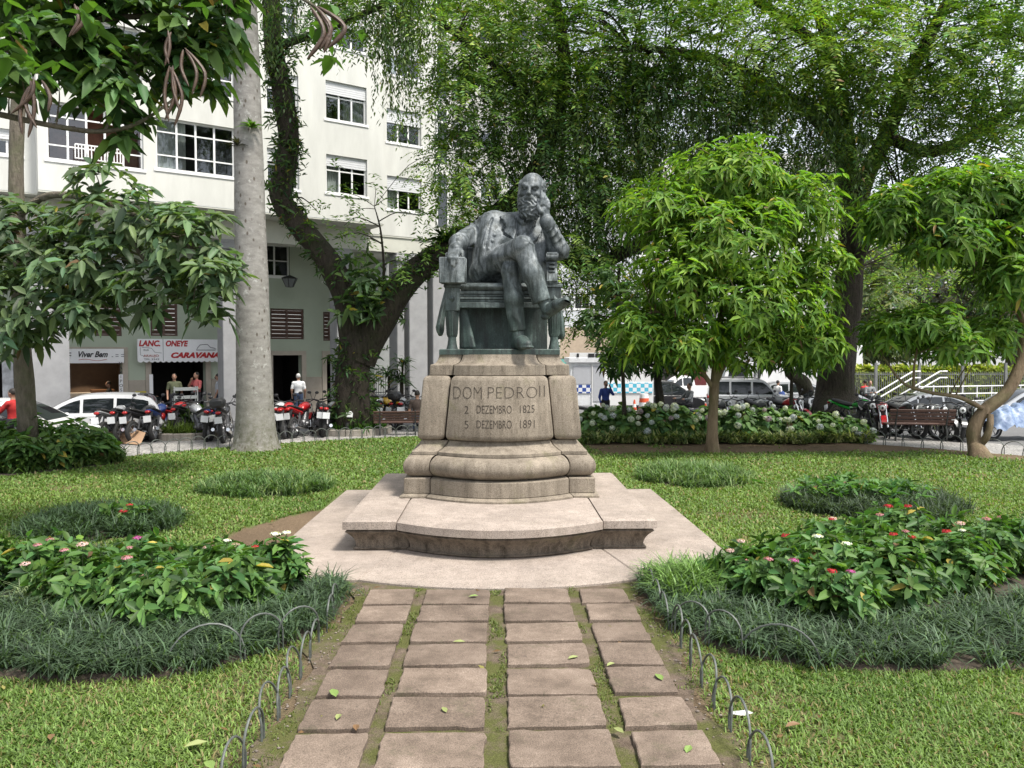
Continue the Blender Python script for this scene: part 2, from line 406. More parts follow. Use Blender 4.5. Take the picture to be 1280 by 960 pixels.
def disc(r0, r1, nr, na, z):
    rr = np.linspace(r0, r1, nr); aa = np.linspace(0, 2*np.pi, na, endpoint=False); RR, AA = np.meshgrid(rr, aa, indexing='ij')
    V = np.stack([GC[0]+RR*np.sin(AA), GC[1]+RR*np.cos(AA), np.full_like(RR, z)], -1).reshape(-1, 3); I = np.arange(nr*na).reshape(nr, na); J = np.roll(I, -1, 1)
    return V, np.stack([I[:-1], I[1:], J[1:], J[:-1]], -1).reshape(-1, 4)
V, Q = disc(GR-.25, GR+2.6, 3, 180, .006)
tag(link('pavement', np_mesh('pavement', V, Q, setts_mat())), 'light grey stone sett pavement around the round lawn', kind='structure')

def in_poly(x, y, poly):
    x = np.asarray(x); y = np.asarray(y); r = np.zeros(x.shape, bool); n = len(poly)
    for i in range(n):
        x0, y0 = poly[i]; x1, y1 = poly[(i+1) % n]; c = ((y0 > y) != (y1 > y)); r ^= c & (x < (x1-x0)*(y-y0)/((y1-y0) if y1 != y0 else 1e-9)+x0)
    return r
def spline(pts, n=6):
    pts = [np.array(p, float) for p in pts]; out = []; L = len(pts)
    for i in range(L):
        p0, p1, p2, p3 = pts[i-1], pts[i], pts[(i+1) % L], pts[(i+2) % L]
        for k in range(n):
            t = k/n; out.append(.5*((2*p1)+(-p0+p2)*t+(2*p0-5*p1+4*p2-p3)*t*t+(-p0+3*p1-3*p2+p3)*t**3))
    return out
# beds (ground outlines)
BED_L = spline([(-1.62, 8.25), (-1.52, 7.5), (-1.72, 6.75), (-2.25, 6.12), (-3.0, 5.93), (-4.0, 6.05), (-6.2, 6.6), (-6.6, 8.6), (-5.0, 9.5), (-3.0, 9.1), (-2.2, 8.75)])
BED_R = spline([(1.55, 8.45), (1.55, 7.5), (1.66, 6.85), (1.95, 6.35), (2.5, 6.08), (3.4, 6.0), (5.0, 6.15), (6.6, 6.8), (6.8, 9.3), (5.6, 10.6), (4.2, 10.0), (3.1, 9.2), (2.3, 8.8)])
SHR_L = spline([(-1.85, 8.3), (-2.0, 7.4), (-2.7, 6.85), (-3.6, 7.0), (-4.6, 7.5), (-6.0, 7.6), (-6.2, 8.8), (-4.6, 9.3), (-3.0, 9.0), (-2.3, 8.7)])
SHR_R = spline([(1.95, 8.5), (2.2, 7.6), (2.8, 6.9), (3.6, 6.9), (4.5, 7.3), (5.3, 7.6), (6.3, 7.9), (6.4, 9.4), (5.4, 10.3), (4.2, 9.8), (3.1, 9.0), (2.4, 8.75)])
TUFTS = [(-4.15, 14.45, 1.15, .95), (3.85, 15.5, 1.08, 1.2), (-5.55, 11.3, 1.05, 1.0), (6.0, 12.6, 1.35, 1.3)]
BACKBED = [(2.4, 21.5), (5.0, 21.35), (7.5, 21.3), (9.4, 21.6), (10.2, 22.1), (10.4, 22.9), (9, 23.3), (2.0, 23.4)]
LEFTBED = spline([(-8.5, 18.2), (-8.9, 16.9), (-10.2, 15.7), (-12.0, 15.1), (-13, 17.5), (-10.5, 19.8)])
DIRT = spline([(-3.9, 9.9), (-3.5, 11.2), (-2.95, 12.3), (-2.35, 12.7), (-2.3, 10.0), (-2.6, 8.9), (-3.4, 9.2)])

def bare(x, y):
    """0 where turf is thick, 1 on bare earth"""
    n = nz2(x, y, 1.5, 1.0)*.25+nz2(x, y, 4.0, 2.0)*.15
    b = np.zeros(np.shape(x)); r = np.hypot(np.asarray(x)-GC[0], np.asarray(y)-GC[1])
    b = np.maximum(b, smooth(.35, .9, smooth(18.4, 20.2, y)*smooth(1.5, 3, x)*(1.0+1.5*n)))
    b = np.maximum(b, .9*smooth(11.9, 13.0, r+1.2*n)*(np.asarray(x) > 4))
    b = np.maximum(b, in_poly(np.asarray(x)+.5*n, np.asarray(y)+.5*n, DIRT)*1.0)
    b = np.maximum(b, smooth(1.75, 1.45, np.abs(x)+.35*n)*(np.asarray(y) < 8.6))
    b = np.maximum(b, .6*np.exp(-(((x-3.6)/.9)**2+((y-12.0)/.5)**2)))
    b = np.maximum(b, .55*np.exp(-(((x+3.0)/.9)**2+((y-5.85)/.22)**2)))
    b = np.maximum(b, .62*smooth(.45, .95, nz2(x, y, .75, 9.)+.35*nz2(x, y, 3.1, 4.))); b = np.maximum(b, .7*smooth(2.2, 1.6, np.abs(x)+.5*n)*(np.asarray(y) < 8.6))
    return np.clip(b, 0, 1)
# lawn sheet
V, Q = disc(.02, GR, 130, 260, .03); bx = bare(V[:, 0], V[:, 1]); nn = nz2(V[:, 0], V[:, 1], .9, 3.)*.5+.5
green = np.array([.09, .125, .035])*(1-nn[:, None])+np.array([.125, .16, .05])*nn[:, None]
brown = np.array([.20, .145, .095])*(1-nn[:, None]*.4)
V[:, 2] += .012*nz2(V[:, 0], V[:, 1], 3., 5.)
def lawn_mat():
    m, t, b, o = nt('lawn'); a = t.nodes.new('ShaderNodeAttribute'); a.attribute_name = 'tint'; cv = coord(t, 'Object')
    n = node(t, 'ShaderNodeTexNoise', Scale=60.0, Detail=5.0, Roughness=.7); t.links.new(cv, n.inputs['Vector']); r = ramp(t, n.outputs[0], [(.3, (.45, .45, .45)), (.7, (1.4, 1.4, 1.4))])
    t.links.new(mixc(t, a.outputs['Color'], r.outputs[0], 1., 'MULTIPLY'), b.inputs['Base Color']); b.inputs['Roughness'].default_value = .95; b.inputs['Specular IOR Level'].default_value = .1
    bump(t, b, n.outputs[0], .8, .03); return m
tag(link('lawn', np_mesh('lawn', V, Q, lawn_mat(), tint=green*(1-bx[:, None])+brown*bx[:, None], smooth_=True)), 'round mown lawn of the square', kind='structure')

# path bed and its pavers
m = MB(); ny = 60; pts = []
for j in range(ny+1):
    y = -2+10.6*j/ny; w = 1.47+.07*math.sin(y*3.1)+.05*math.sin(y*7.7+1)
    pts += [(-w-.03*math.sin(y*5), y, .052), (0, y, .052), (w, y, .052)]
m.add(pts, [(3*j+k, 3*j+k+1, 3*j+k+4, 3*j+k+3) for j in range(ny) for k in (0, 1)])
path = tag(m.build('path', SOIL), 'earth and moss path bed leading to the monument', kind='structure')
def paver_mat():
    m, t, b, o = nt('paver_stone'); cv = coord(t, 'Object')
    oi = t.nodes.new('ShaderNodeObjectInfo'); add = t.nodes.new('ShaderNodeVectorMath'); add.operation = 'ADD'
    sc_ = t.nodes.new('ShaderNodeVectorMath'); sc_.operation = 'SCALE'; sc_.inputs['Scale'].default_value = 1.; t.links.new(oi.outputs['Location'], sc_.inputs[0])
    t.links.new(cv, add.inputs[0]); t.links.new(sc_.outputs[0], add.inputs[1])
    n1 = node(t, 'ShaderNodeTexNoise', Scale=3.0, Detail=8.0, Roughness=.7); t.links.new(add.outputs[0], n1.inputs['Vector'])
    n2 = node(t, 'ShaderNodeTexNoise', Scale=120.0, Detail=3.0); t.links.new(add.outputs[0], n2.inputs['Vector'])
    n3 = node(t, 'ShaderNodeTexNoise', Scale=2.6, Detail=8.0, Roughness=.78); t.links.new(add.outputs[0], n3.inputs['Vector'])
    r1 = ramp(t, n1.outputs[0], [(.28, (.095, .074, .058)), (.5, (.175, .138, .112)), (.72, (.265, .215, .178))]); r2 = ramp(t, n2.outputs[0], [(.3, (.55, .54, .53)), (.72, (1.35, 1.33, 1.3))])
    tone = ramp(t, oi.outputs['Random'], [(0, (.78, .76, .74)), (1, (1.16, 1.15, 1.13))])
    c = mixc(t, mixc(t, r1.outputs[0], r2.outputs[0], 1., 'MULTIPLY'), tone.outputs[0], 1., 'MULTIPLY')
    ms = ramp(t, n3.outputs[0], [(.56, (0, 0, 0)), (.70, (.75, .75, .75))]); c = mixc(t, c, (.075, .07, .04), ms.outputs[0]); n5 = node(t, 'ShaderNodeTexNoise', Scale=16.0, Detail=5.0, Roughness=.8); t.links.new(add.outputs[0], n5.inputs['Vector']); c = mixc(t, c, (.06, .048, .038), ramp(t, n5.outputs[0], [(.60, (0, 0, 0)), (.70, (.7, .7, .7))]).outputs[0])
    t.links.new(c, b.inputs['Base Color']); b.inputs['Roughness'].default_value = .85; b.inputs['Specular IOR Level'].default_value = .3
    bump(t, b, n2.outputs[0], .5, .006); return m
PAVER = paver_mat()
def slab_mesh(name, w, d, h, sd):
    rr = random.Random(sd); n = 7; top = []; per = []
    for i in range(4):                                   # wavy outline: chipped, worn edges
        cx, cy_ = [(-1, -1), (1, -1), (1, 1), (-1, 1)][i]; ex, ey = [(1, 0), (0, 1), (-1, 0), (0, -1)][i]
        for k in range(n):
            t = k/n*2; x = (cx+ex*t)*w/2+rr.uniform(-.005, .005); y = (cy_+ey*t)*d/2+rr.uniform(-.005, .005)
            x += rr.choice((0, 0, 0, 1))*rr.uniform(-.012, .012); y += rr.choice((0, 0, 0, 1))*rr.uniform(-.012, .012)
            if k == 0: q_ = rr.choice((1., 1., .985, .95)); x *= q_; y *= q_
            per.append((x, y))
    N = len(per); sh = lambda q, s_: (q[0]*(1-s_*2/w), q[1]*(1-s_*2/d))
    mb = MB(); v = [(*q, 0) for q in per]+[(*q, h-.006) for q in per]+[(*sh(q, .007), h+rr.uniform(-.001, .001)) for q in per]
    f = [(i, (i+1) % N, N+(i+1) % N, N+i) for i in range(N)]+[(N+i, N+(i+1) % N, 2*N+(i+1) % N, 2*N+i) for i in range(N)]+[tuple(range(2*N, 3*N))]
    mb.add(v, f); return mb.mesh(name, PAVER, 30)
COLS = [(-1.055, .45), (-.404, .64), (.395, .64), (1.07, .45)]
wide = [slab_mesh('paver', .64, .44, .04, i) for i in range(5)]; narrow = [slab_mesh('paver', .46, .44, .04, 20+i) for i in range(5)]
for j in range(15):
    yb = 8.08-.512*j
    for i, (x, w) in enumerate(COLS):
        o = link('paver', (wide if w > .5 else narrow)[(j*3+i*2) % 5], path); o.location = (x+random.uniform(-.012, .012), yb-.228+random.uniform(-.01, .01), .047+random.uniform(-.004, .006))
        o.rotation_euler = (random.uniform(-.018, .018), random.uniform(-.018, .018), random.choice((0, math.pi))+random.uniform(-.012, .012))
# fallen leaves on the path and the lawn
m_l = MB(); L = .105
m_l.add([(0, 0, .004), (.25*L, .2*L, .012), (.6*L, .22*L, .016), (L, 0, .006), (.6*L, -.22*L, .012), (.25*L, -.2*L, .014)], [(0, 1, 2, 3), (0, 3, 4, 5)])
lcol = [M('fallen_leaf_green', (.16, .24, .06)), M('fallen_leaf_pale', (.22, .25, .09)), M('fallen_leaf_brown', (.16, .09, .04))]
leafme = [m_l.mesh('fallen_leaf', mm_) for mm_ in lcol]
for i, (u, v, k, wh) in enumerate([(566, 803, 1, 'on a paver of the second row'), (420, 872, 0, 'near the left edge of the path'), (558, 891, 1, 'on the joint of the middle pavers'), (767, 910, 1, 'in the moss joint, pale'), (858, 942, 0, 'at the front right corner of the path'),
                               (710, 824, 1, 'at the back edge of a right middle paver'), (768, 829, 1, 'on the right-hand outer pavers'), (425, 893, 1, 'beside the hoop fence, curled'), (445, 906, 2, 'brown, on a front left paver'), (598, 745, 0, 'against the apron step'), (828, 851, 0, 'at the path edge under the right hoops'),
                               (230, 935, 1, 'on the left lawn, largest'), (65, 918, 2, 'brown, on the left lawn'), (258, 952, 0, 'at the bottom of the left lawn'), (1000, 905, 2, 'brown, on the right lawn')]):
    p = G(u, v, .093 if 360 < u < 880 else .08)
    o = link('fallen_leaf', leafme[k], None, p, random.uniform(0, 6)); s = random.uniform(.8, 1.35); o.scale = (s, s, s)
    tag(o, 'fallen leaf '+wh, 'leaf', 'fallen leaves')
# ================================================================== the monument: apron, pedestal
def granite(name, base, dark, moss=0.25, streak=.5, pink=(1, 1, 1)):
    m, t, b, o = nt(name); cv = coord(t, 'Object')
    n1 = node(t, 'ShaderNodeTexNoise', Scale=110.0, Detail=2.0); t.links.new(cv, n1.inputs['Vector'])
    n2 = node(t, 'ShaderNodeTexNoise', Scale=1.7, Detail=7.0, Roughness=.7); t.links.new(cv, n2.inputs['Vector'])
    cs = coord(t, 'Object', (7, 7, .55)); n3 = node(t, 'ShaderNodeTexNoise', Scale=1.1, Detail=6.0, Roughness=.75); t.links.new(cs, n3.inputs['Vector'])
    n4 = node(t, 'ShaderNodeTexNoise', Scale=2.3, Detail=6.0, Roughness=.7); t.links.new(cv, n4.inputs['Vector'])
    sp = ramp(t, n1.outputs[0], [(.3, (.5, .48, .46)), (.5, (1, 1, 1)), (.72, (1.3, 1.28, 1.25))])
    c = mixc(t, base, mul(base, .72), ramp(t, n2.outputs[0], [(.35, (0, 0, 0)), (.62, (1, 1, 1))]).outputs[0])
    c = mixc(t, c, dark, ramp(t, n3.outputs[0], [(.44, (0, 0, 0)), (.70, (streak,)*3)]).outputs[0])
    c = mixc(t, c, (.13, .13, .055), ramp(t, n4.outputs[0], [(.56, (0, 0, 0)), (.74, (moss,)*3)]).outputs[0])
    n6 = node(t, 'ShaderNodeTexNoise', Scale=11.0, Detail=7.0, Roughness=.8); t.links.new(cv, n6.inputs['Vector']); c = mixc(t, c, mul(dark, 1.3), ramp(t, n6.outputs[0], [(.56, (0, 0, 0)), (.70, (.6, .6, .6))]).outputs[0])
    t.links.new(mixc(t, c, sp.outputs[0], 1., 'MULTIPLY'), b.inputs['Base Color']); b.inputs['Roughness'].default_value = .8; b.inputs['Specular IOR Level'].default_value = .3
    bump(t, b, n1.outputs[0], .35, .006); return m
GRAN = granite('pedestal_granite', (.275, .235, .185), (.07, .056, .04), .55, .7)
GRAN2 = granite('plinth_granite', (.21, .172, .135), (.035, .028, .02), .4, .95)
APR = granite('apron_granite', (.37, .315, .272), (.17, .135, .11), .12, .45)
# apron of large slabs
MX = .04
apron = empty('apron', (MX, 0, 0)); tag(apron, 'pale pink granite apron of large slabs around the pedestal', kind='structure')
arc = [(x, 8.12+.35*(abs(x)/1.52)**2) for x in np.linspace(-1.52, 1.52, 25)]
def slab(poly, z0, z1, name, mat, parent, bev=.012):
    n = len(poly); c = np.mean(np.array(poly), 0); mb = MB()
    ins = []
    for i in range(n):
        p = np.array(poly[i]); a = p-np.array(poly[i-1]); b = np.array(poly[(i+1) % n])-p; na = np.array([-a[1], a[0]])/(np.linalg.norm(a)+1e-9); nb = np.array([-b[1], b[0]])/(np.linalg.norm(b)+1e-9)
        q = na+nb; q = q/(np.linalg.norm(q)+1e-9)/max(.4, np.dot(q/(np.linalg.norm(q)+1e-9), na)); ins.append(p+q*bev)
    v = [(*p, z0) for p in poly]+[(*p, z1-bev) for p in poly]+[(*p, z1) for p in ins]
    f = [(i, (i+1) % n, n+(i+1) % n, n+i) for i in range(n)]+[(n+i, n+(i+1) % n, 2*n+(i+1) % n, 2*n+i) for i in range(n)]+[tuple(range(2*n, 3*n))]
    mb.add(v, f); return mb.build(name, mat, parent, 30)
g = .006
slab(arc+[(1.2, 9.95), (-1.2, 9.95)], .0, .085, 'apron_slab', APR, apron)
for s in (-1, 1):
    q = [(s*(1.52+g), 8.47), (s*2.1, 8.5), (s*2.72, 8.62), (s*2.74, 10.4-g), (s*1.5, 10.4-g), (s*(1.2+g), 9.95)]; slab(q if s > 0 else q[::-1], 0, .084+.002*s, 'apron_slab', APR, apron)
    q = [(s*1.5, 10.4+g), (s*2.74, 10.4+g), (s*2.72, 12.1-g), (s*1.5, 12.1-g)]; slab(q if s > 0 else q[::-1], 0, .083, 'apron_slab', APR, apron)
    q = [(s*1.0, 12.1+g), (s*2.72, 12.1+g), (s*2.68, 14.0), (s*(0 if s > 0 else .01), 14.0), (s*.01, 12.1+g)]; slab(q if s > 0 else q[::-1], 0, .085, 'apron_slab', APR, apron)
# pedestal: every course is a bowed middle block between two corner blocks
ped = empty('stone_pedestal', (MX, 11.8, .08)); tag(ped, 'tall weathered granite pedestal with bowed front and incised lettering, carrying the seated bronze', 'pedestal')
BC = (11.8, .08)
def chamf(poly, r):
    out = []; n = len(poly)
    for i in range(n):
        p = np.array(poly[i], float); a = np.array(poly[i-1], float)-p; b = np.array(poly[(i+1) % n], float)-p
        for t in (0., .5, 1.):
            e = p+a/np.linalg.norm(a)*r; f = p+b/np.linalg.norm(b)*r; out.append(tuple((1-t)**2*e+2*t*(1-t)*p+t*t*f))
    return out
def course(rows, name, mat, ks=.37, corner=.02):
    """rows: (half width, bow of the front, z, inset of the block's own edges)"""
    for side in (-1, 0, 1):
        rings = []
        for (xw, bow, z, ins) in (r_[:4] for r_ in rows):
            yf, yb = 12.42-xw, 11.75+xw; xb = rows[0][0]*0+max(xw-ks, .2)
            if len(rows[0]) > 4: yf, yb = 11.5-xw, 11.45+xw; xb = xw-.66
            yf += ins; yb -= ins
            if side == 0:
                w = xb-.005-ins; fr = [(x, yf-.035-bow*(1-(x/w)**2)) for x in np.linspace(-w, w, 21)]
                ring = fr+[(w, yb-.03), (-w, yb-.03)]
            else:
                q = [(-xw+ins, yf), (-xb-.004-ins, yf), (-xb-.004-ins, yb), (-xw+ins, yb)]; ring = chamf(q, corner)
                if side > 0: ring = [(-x, y) for x, y in ring][::-1]
            rings.append([(x, y-BC[0], z-BC[1]) for x, y in ring])
        n = len(rings[0]); mb = MB(); v = [p for r in rings for p in r]; f = []
        for i in range(len(rings)-1):
            for k in range(n): f.append((i*n+k, i*n+(k+1) % n, (i+1)*n+(k+1) % n, (i+1)*n+k))
        f += [tuple(range(n))[::-1], tuple((len(rings)-1)*n+k for k in range(n))]
        mb.add(v, f); mb.build(name, mat, ped, 32)
rows4 = lambda L: [(a, b, c, d, 1) for a, b, c, d in L]
cove = [(1.78, .40, .083, 0), (1.80, .41, .105, 0)]+[(1.765+.115*(1-math.cos(t))**1.1, .40+.03*t, .12+.205*math.sin(t*.5)/math.sin(.785), 0) for t in np.linspace(0, 1.57, 9)]
course(rows4([r[:4] for r in cove]+[(1.86, .45, .352, .012)]), 'plinth_block', GRAN2)
course(rows4([(1.86, .45, .355, .02), (1.905, .47, .36, 0), (1.905, .47, .452, 0), (1.885, .46, .474, .01)]), 'plinth_top', APR)
course([(1.39, .42, .476, 0), (1.39, .42, .50, 0), (1.345, .40, .53, 0)], 'foot_course', GRAN)
course([(1.33, .40, .532, .006), (1.335, .40, .54, 0), (1.335, .40, .735, 0), (1.32, .39, .75, .006)], 'base_course', GRAN)
course([(1.20+.145*math.sin(t)**.8 if 0 < t < 3.14 else 1.20, .34+.08*math.sin(t), .752+.155*(1-math.cos(t)), .018*abs(math.cos(t))**3) for t in np.linspace(0.001, 3.139, 15)], 'torus_course', GRAN)
course([(1.235, .36, 1.064, 0), (1.235, .36, 1.105, 0)]+[(1.095+.12*(1-math.sin(t)), .25+.1*(1-math.sin(t)), 1.115+.135*t/1.57, 0) for t in np.linspace(0, 1.57, 7)], 'neck_course', GRAN)
def mainrow(t, z, e): return (1.165-.082*t, .27-.03*t, z, e)
course([mainrow(0, 1.255, .07), mainrow(0, 1.27, .03), mainrow(.02, 1.30, .008), mainrow(.05, 1.34, 0), mainrow(.5, 1.72, 0), mainrow(.93, 2.09, 0), mainrow(.97, 2.13, .01), mainrow(1, 2.155, .035), mainrow(1, 2.165, .07)], 'die_block', GRAN, .40, .05)
course([(.985, .2, 2.167, .02), (1.0, .2, 2.175, 0), (.995, .2, 2.31, 0)]+[(.985-.115*math.sin(t), .2-.02*t, 2.32+.145*(1-math.cos(t)), 0) for t in np.linspace(.05, 1.57, 7)], 'cap_course', GRAN, .34)
# incised lettering follows the bowed face
INK = M('incised_letter', (.035, .027, .02), .9)
def face_y(x, z):
    t = np.interp(z, [1.27, 1.30, 1.34, 1.72, 2.09, 2.13], [0, .02, .05, .5, .93, .97]); xw = 1.165-.082*t; bow = .27-.03*t; w = xw-.40-.005; return 12.42-xw-.035-bow*(1-(x/w)**2)
def incise(body, xc, zc, wid, hgt, off):
    me = text_mesh('lettering', body, 1., INK, .0015, 0., off)
    co = np.array([v.co for v in me.vertices]); x0, x1, z0, z1 = co[:, 0].min(), co[:, 0].max(), co[:, 1].min(), co[:, 1].max()
    for v, c in zip(me.vertices, co):
        x = xc+(c[0]-(x0+x1)/2)/(x1-x0)*wid; z = zc+(c[1]-(z0+z1)/2)/(z1-z0)*hgt; v.co = (x, face_y(x, z)-.0025-c[2]-BC[0], z-BC[1])
    link('lettering', me, ped)
def px2x(u, d=11.05): return P(u, 500, d)[0]
for body, u0, u1, vt, vb, off in [('DOM', 566, 602, 484, 499, -.03), ('PEDRO', 610, 672, 484, 498, -.03), ('II', 675, 682, 483, 497, -.03), ('2', 580.5, 585.5, 508, 517.5, -.015), ('DEZEMBRO', 596, 639.5, 507, 517, -.012), ('1825', 650, 668.5, 507, 516.5, -.012), ('5', 580.5, 585.5, 526.5, 536, -.015), ('DEZEMBRO', 596, 639.5, 525.5, 535.5, -.012), ('1891', 650, 668.5, 525.5, 535.5, -.012)]:
    z = P(620, (vt+vb)/2, 11.0)[2]
    incise(body, px2x((u0+u1)/2)-MX, z, px2x(u1)-px2x(u0), (vb-vt)*.011, off)
# ================================================================== the seated bronze
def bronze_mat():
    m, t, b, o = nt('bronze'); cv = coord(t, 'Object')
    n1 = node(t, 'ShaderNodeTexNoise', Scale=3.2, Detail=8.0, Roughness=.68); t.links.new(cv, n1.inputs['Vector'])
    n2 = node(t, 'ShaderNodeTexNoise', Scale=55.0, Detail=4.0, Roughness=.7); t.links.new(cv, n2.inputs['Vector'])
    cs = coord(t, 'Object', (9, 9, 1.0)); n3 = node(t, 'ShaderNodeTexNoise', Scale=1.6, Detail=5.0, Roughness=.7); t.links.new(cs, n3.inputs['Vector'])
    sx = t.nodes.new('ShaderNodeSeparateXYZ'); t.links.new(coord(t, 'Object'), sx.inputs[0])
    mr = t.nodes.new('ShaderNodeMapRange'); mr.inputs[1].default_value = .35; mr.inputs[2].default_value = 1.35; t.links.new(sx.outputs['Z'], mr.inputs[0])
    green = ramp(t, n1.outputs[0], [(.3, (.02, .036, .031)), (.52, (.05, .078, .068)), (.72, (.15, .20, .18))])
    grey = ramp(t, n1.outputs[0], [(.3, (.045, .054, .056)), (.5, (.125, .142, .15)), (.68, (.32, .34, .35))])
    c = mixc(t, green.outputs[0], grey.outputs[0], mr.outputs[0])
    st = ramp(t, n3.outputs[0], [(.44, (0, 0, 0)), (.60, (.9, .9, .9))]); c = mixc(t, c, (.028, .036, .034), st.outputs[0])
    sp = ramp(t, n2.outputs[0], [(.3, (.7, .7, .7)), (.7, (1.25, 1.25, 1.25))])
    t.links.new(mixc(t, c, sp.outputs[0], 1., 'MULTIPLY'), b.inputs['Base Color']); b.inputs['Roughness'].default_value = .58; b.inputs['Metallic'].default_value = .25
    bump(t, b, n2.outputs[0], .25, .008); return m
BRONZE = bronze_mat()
DO = .40
def S(X, Y, d): return P(520+X/3.691, 200+Y/3.691, d+DO)
SB = np.array([0.0, 12.0, 2.54])
statue = empty('bronze_statue', SB); tag(statue, 'bronze statue of a bearded man seated cross-legged in an armchair, cheek on hand', 'statue')
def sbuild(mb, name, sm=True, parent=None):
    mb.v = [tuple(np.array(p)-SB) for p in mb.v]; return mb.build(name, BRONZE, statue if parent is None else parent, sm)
# base plate
rings = []
for z, k in ((2.463, 0), (2.53, 0), (2.542, .012)):
    rings.append([(x+MX, 11.53+k-.17*max(0, 1-(x/.56)**2), z) for x in np.linspace(-.87+k, .87-k, 31)]+[(.87-k+MX, 12.6, z), (-.87+k+MX, 12.6, z)])
mb = MB(); n = len(rings[0]); mb.add([p for r in rings for p in r], [(i*n+k, i*n+(k+1) % n, (i+1)*n+(k+1) % n, (i+1)*n+k) for i in range(2) for k in range(n)]+[tuple(range(2*n, 3*n))])
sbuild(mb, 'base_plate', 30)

B = SDF((-1.12, 11.0, 2.5), (1.08, 12.85, 5.34), .0112)
def W(k): return k*.00322
# trunk and coat
B.cone(S(470, 560, 11.85), S(480, 420, 11.9), .33, .36, .08)
B.ell(S(455, 470, 11.8), (.36, .27, .36), .08)
B.ell(S(482, 345, 11.93), (.37, .25, .33), .08)
B.cone(S(372, 290, 11.97), S(588, 305, 11.97), .165, .16, .1)
B.cone(S(500, 290, 11.95), S(522, 230, 11.85), .14, .13, .05)
B.cone(S(350, 350, 11.8), S(292, 520, 11.75), .13, .16, .14, fold=(.008, 1, 1))
B.cone(S(330, 300, 11.9), S(318, 420, 11.8), .15, .16, .16)
B.cone(S(585, 380, 11.8), S(560, 520, 11.75), .14, .15, .12, fold=(.008, 1, 2))
def plate(poly, th, ymax, k=.006):
    pts = [S(x, y, 11.6) for x, y in poly]; xz = [(p[0], p[2]) for p in pts]
    lo = (min(p[0] for p in xz)-.05, 11.2, min(p[1] for p in xz)-.05); hi = (max(p[0] for p in xz)+.05, ymax+DO, max(p[1] for p in xz)+.05)
    sl, X = B.region(lo, hi); d2 = np.full(X.shape[:3], 1e9, np.float32); ins = in_poly(X[..., 0], X[..., 2], xz)
    n = len(xz)
    for i in range(n):
        a = np.array(xz[i]); e = np.array(xz[(i+1) % n])-a; qx = X[..., 0]-a[0]; qz = X[..., 2]-a[1]; t = np.clip((qx*e[0]+qz*e[1])/(e@e), 0, 1)
        d2 = np.minimum(d2, np.hypot(qx-t*e[0], qz-t*e[1]))
    d2 = np.where(ins, -d2, d2); B.put(sl, np.maximum(B.d[sl]-th, d2), k)
plate([(385, 252), (412, 300), (402, 325), (452, 372), (462, 330), (458, 262), (432, 240)], .042, 11.95)            # lapels
plate([(560, 262), (585, 300), (575, 340), (540, 392), (515, 350), (548, 300)], .042, 11.95)
plate([(268, 500), (330, 300), (385, 330), (452, 372), (430, 420), (300, 560)], .022, 11.95)                          # coat front
for x, y in ((362, 345), (335, 412), (352, 375)):
    p = S(x, y, 11.62); 
    for yy in np.arange(11.75, 12.5, .01):                # seat each button on the cloth
        q = np.array([p[0], yy, p[2]]); i = np.round((q-B.lo)/B.h).astype(int)
        if B.d[tuple(i)] < .004: B.ell(q, (.026, .018, .026), .004); break
for y in (275, 300, 330, 360):
    p = S(490+(y-275)*.05, y, 11.62)
    for yy in np.arange(11.6, 12.5, .01):
        q = np.array([p[0], yy, p[2]]); i = np.round((q-B.lo)/B.h).astype(int)
        if B.d[tuple(i)] < .004: B.ell(q, (.016, .012, .016), .004); break
B.cone(S(470, 275, 11.75), S(495, 292, 11.68), .05, .035, .02); B.cone(S(525, 275, 11.75), S(497, 292, 11.68), .05, .035, .02)   # bow tie
def ridge(pts, r, k=.02):
    out = []
    for x, y in pts:
        p = S(x, y, 11.6)
        for yy in np.arange(11.2, 12.6, .008):
            q = np.array([p[0], yy, p[2]]); i = np.clip(np.round((q-B.lo)/B.h).astype(int), 0, B.n-1)
            if B.d[tuple(i)] < 0: out.append(q); break
    if len(out) > 1: B.chain(out, list(np.interp(np.linspace(0, 1, len(out)), [0, .5, 1], [r*.3, r, r*.4])), k)
def groove(pts, r=.017):
    out = []
    for x, y in pts:
        p = S(x, y, 11.6)
        for yy in np.arange(11.2, 12.6, .006):
            q = np.array([p[0], yy, p[2]]); i = np.clip(np.round((q-B.lo)/B.h).astype(int), 0, B.n-1)
            if B.d[tuple(i)] < 0: out.append(q); break
    for q0, q1 in zip(out[:-1], out[1:]): B.cone(q0, q1, r, r, .012, op='sub')
dense = lambda pts: [tuple(p[:2]) for p in curve_pts([(x, y, 0) for x, y in pts], 4)]
groove(dense([(385, 252), (412, 300), (402, 325), (452, 374)])); groove(dense([(588, 300), (575, 342), (540, 394)])); groove(dense([(462, 262), (466, 320), (458, 372), (430, 424)])); groove(dense([(548, 298), (516, 350), (505, 372)]))
groove(dense([(452, 374), (400, 440), (330, 520), (300, 560)])); groove([(497, 300), (497, 330), (494, 365)], .012); groove(dense([(352, 262), (338, 300), (330, 350), (318, 400)]), .02)
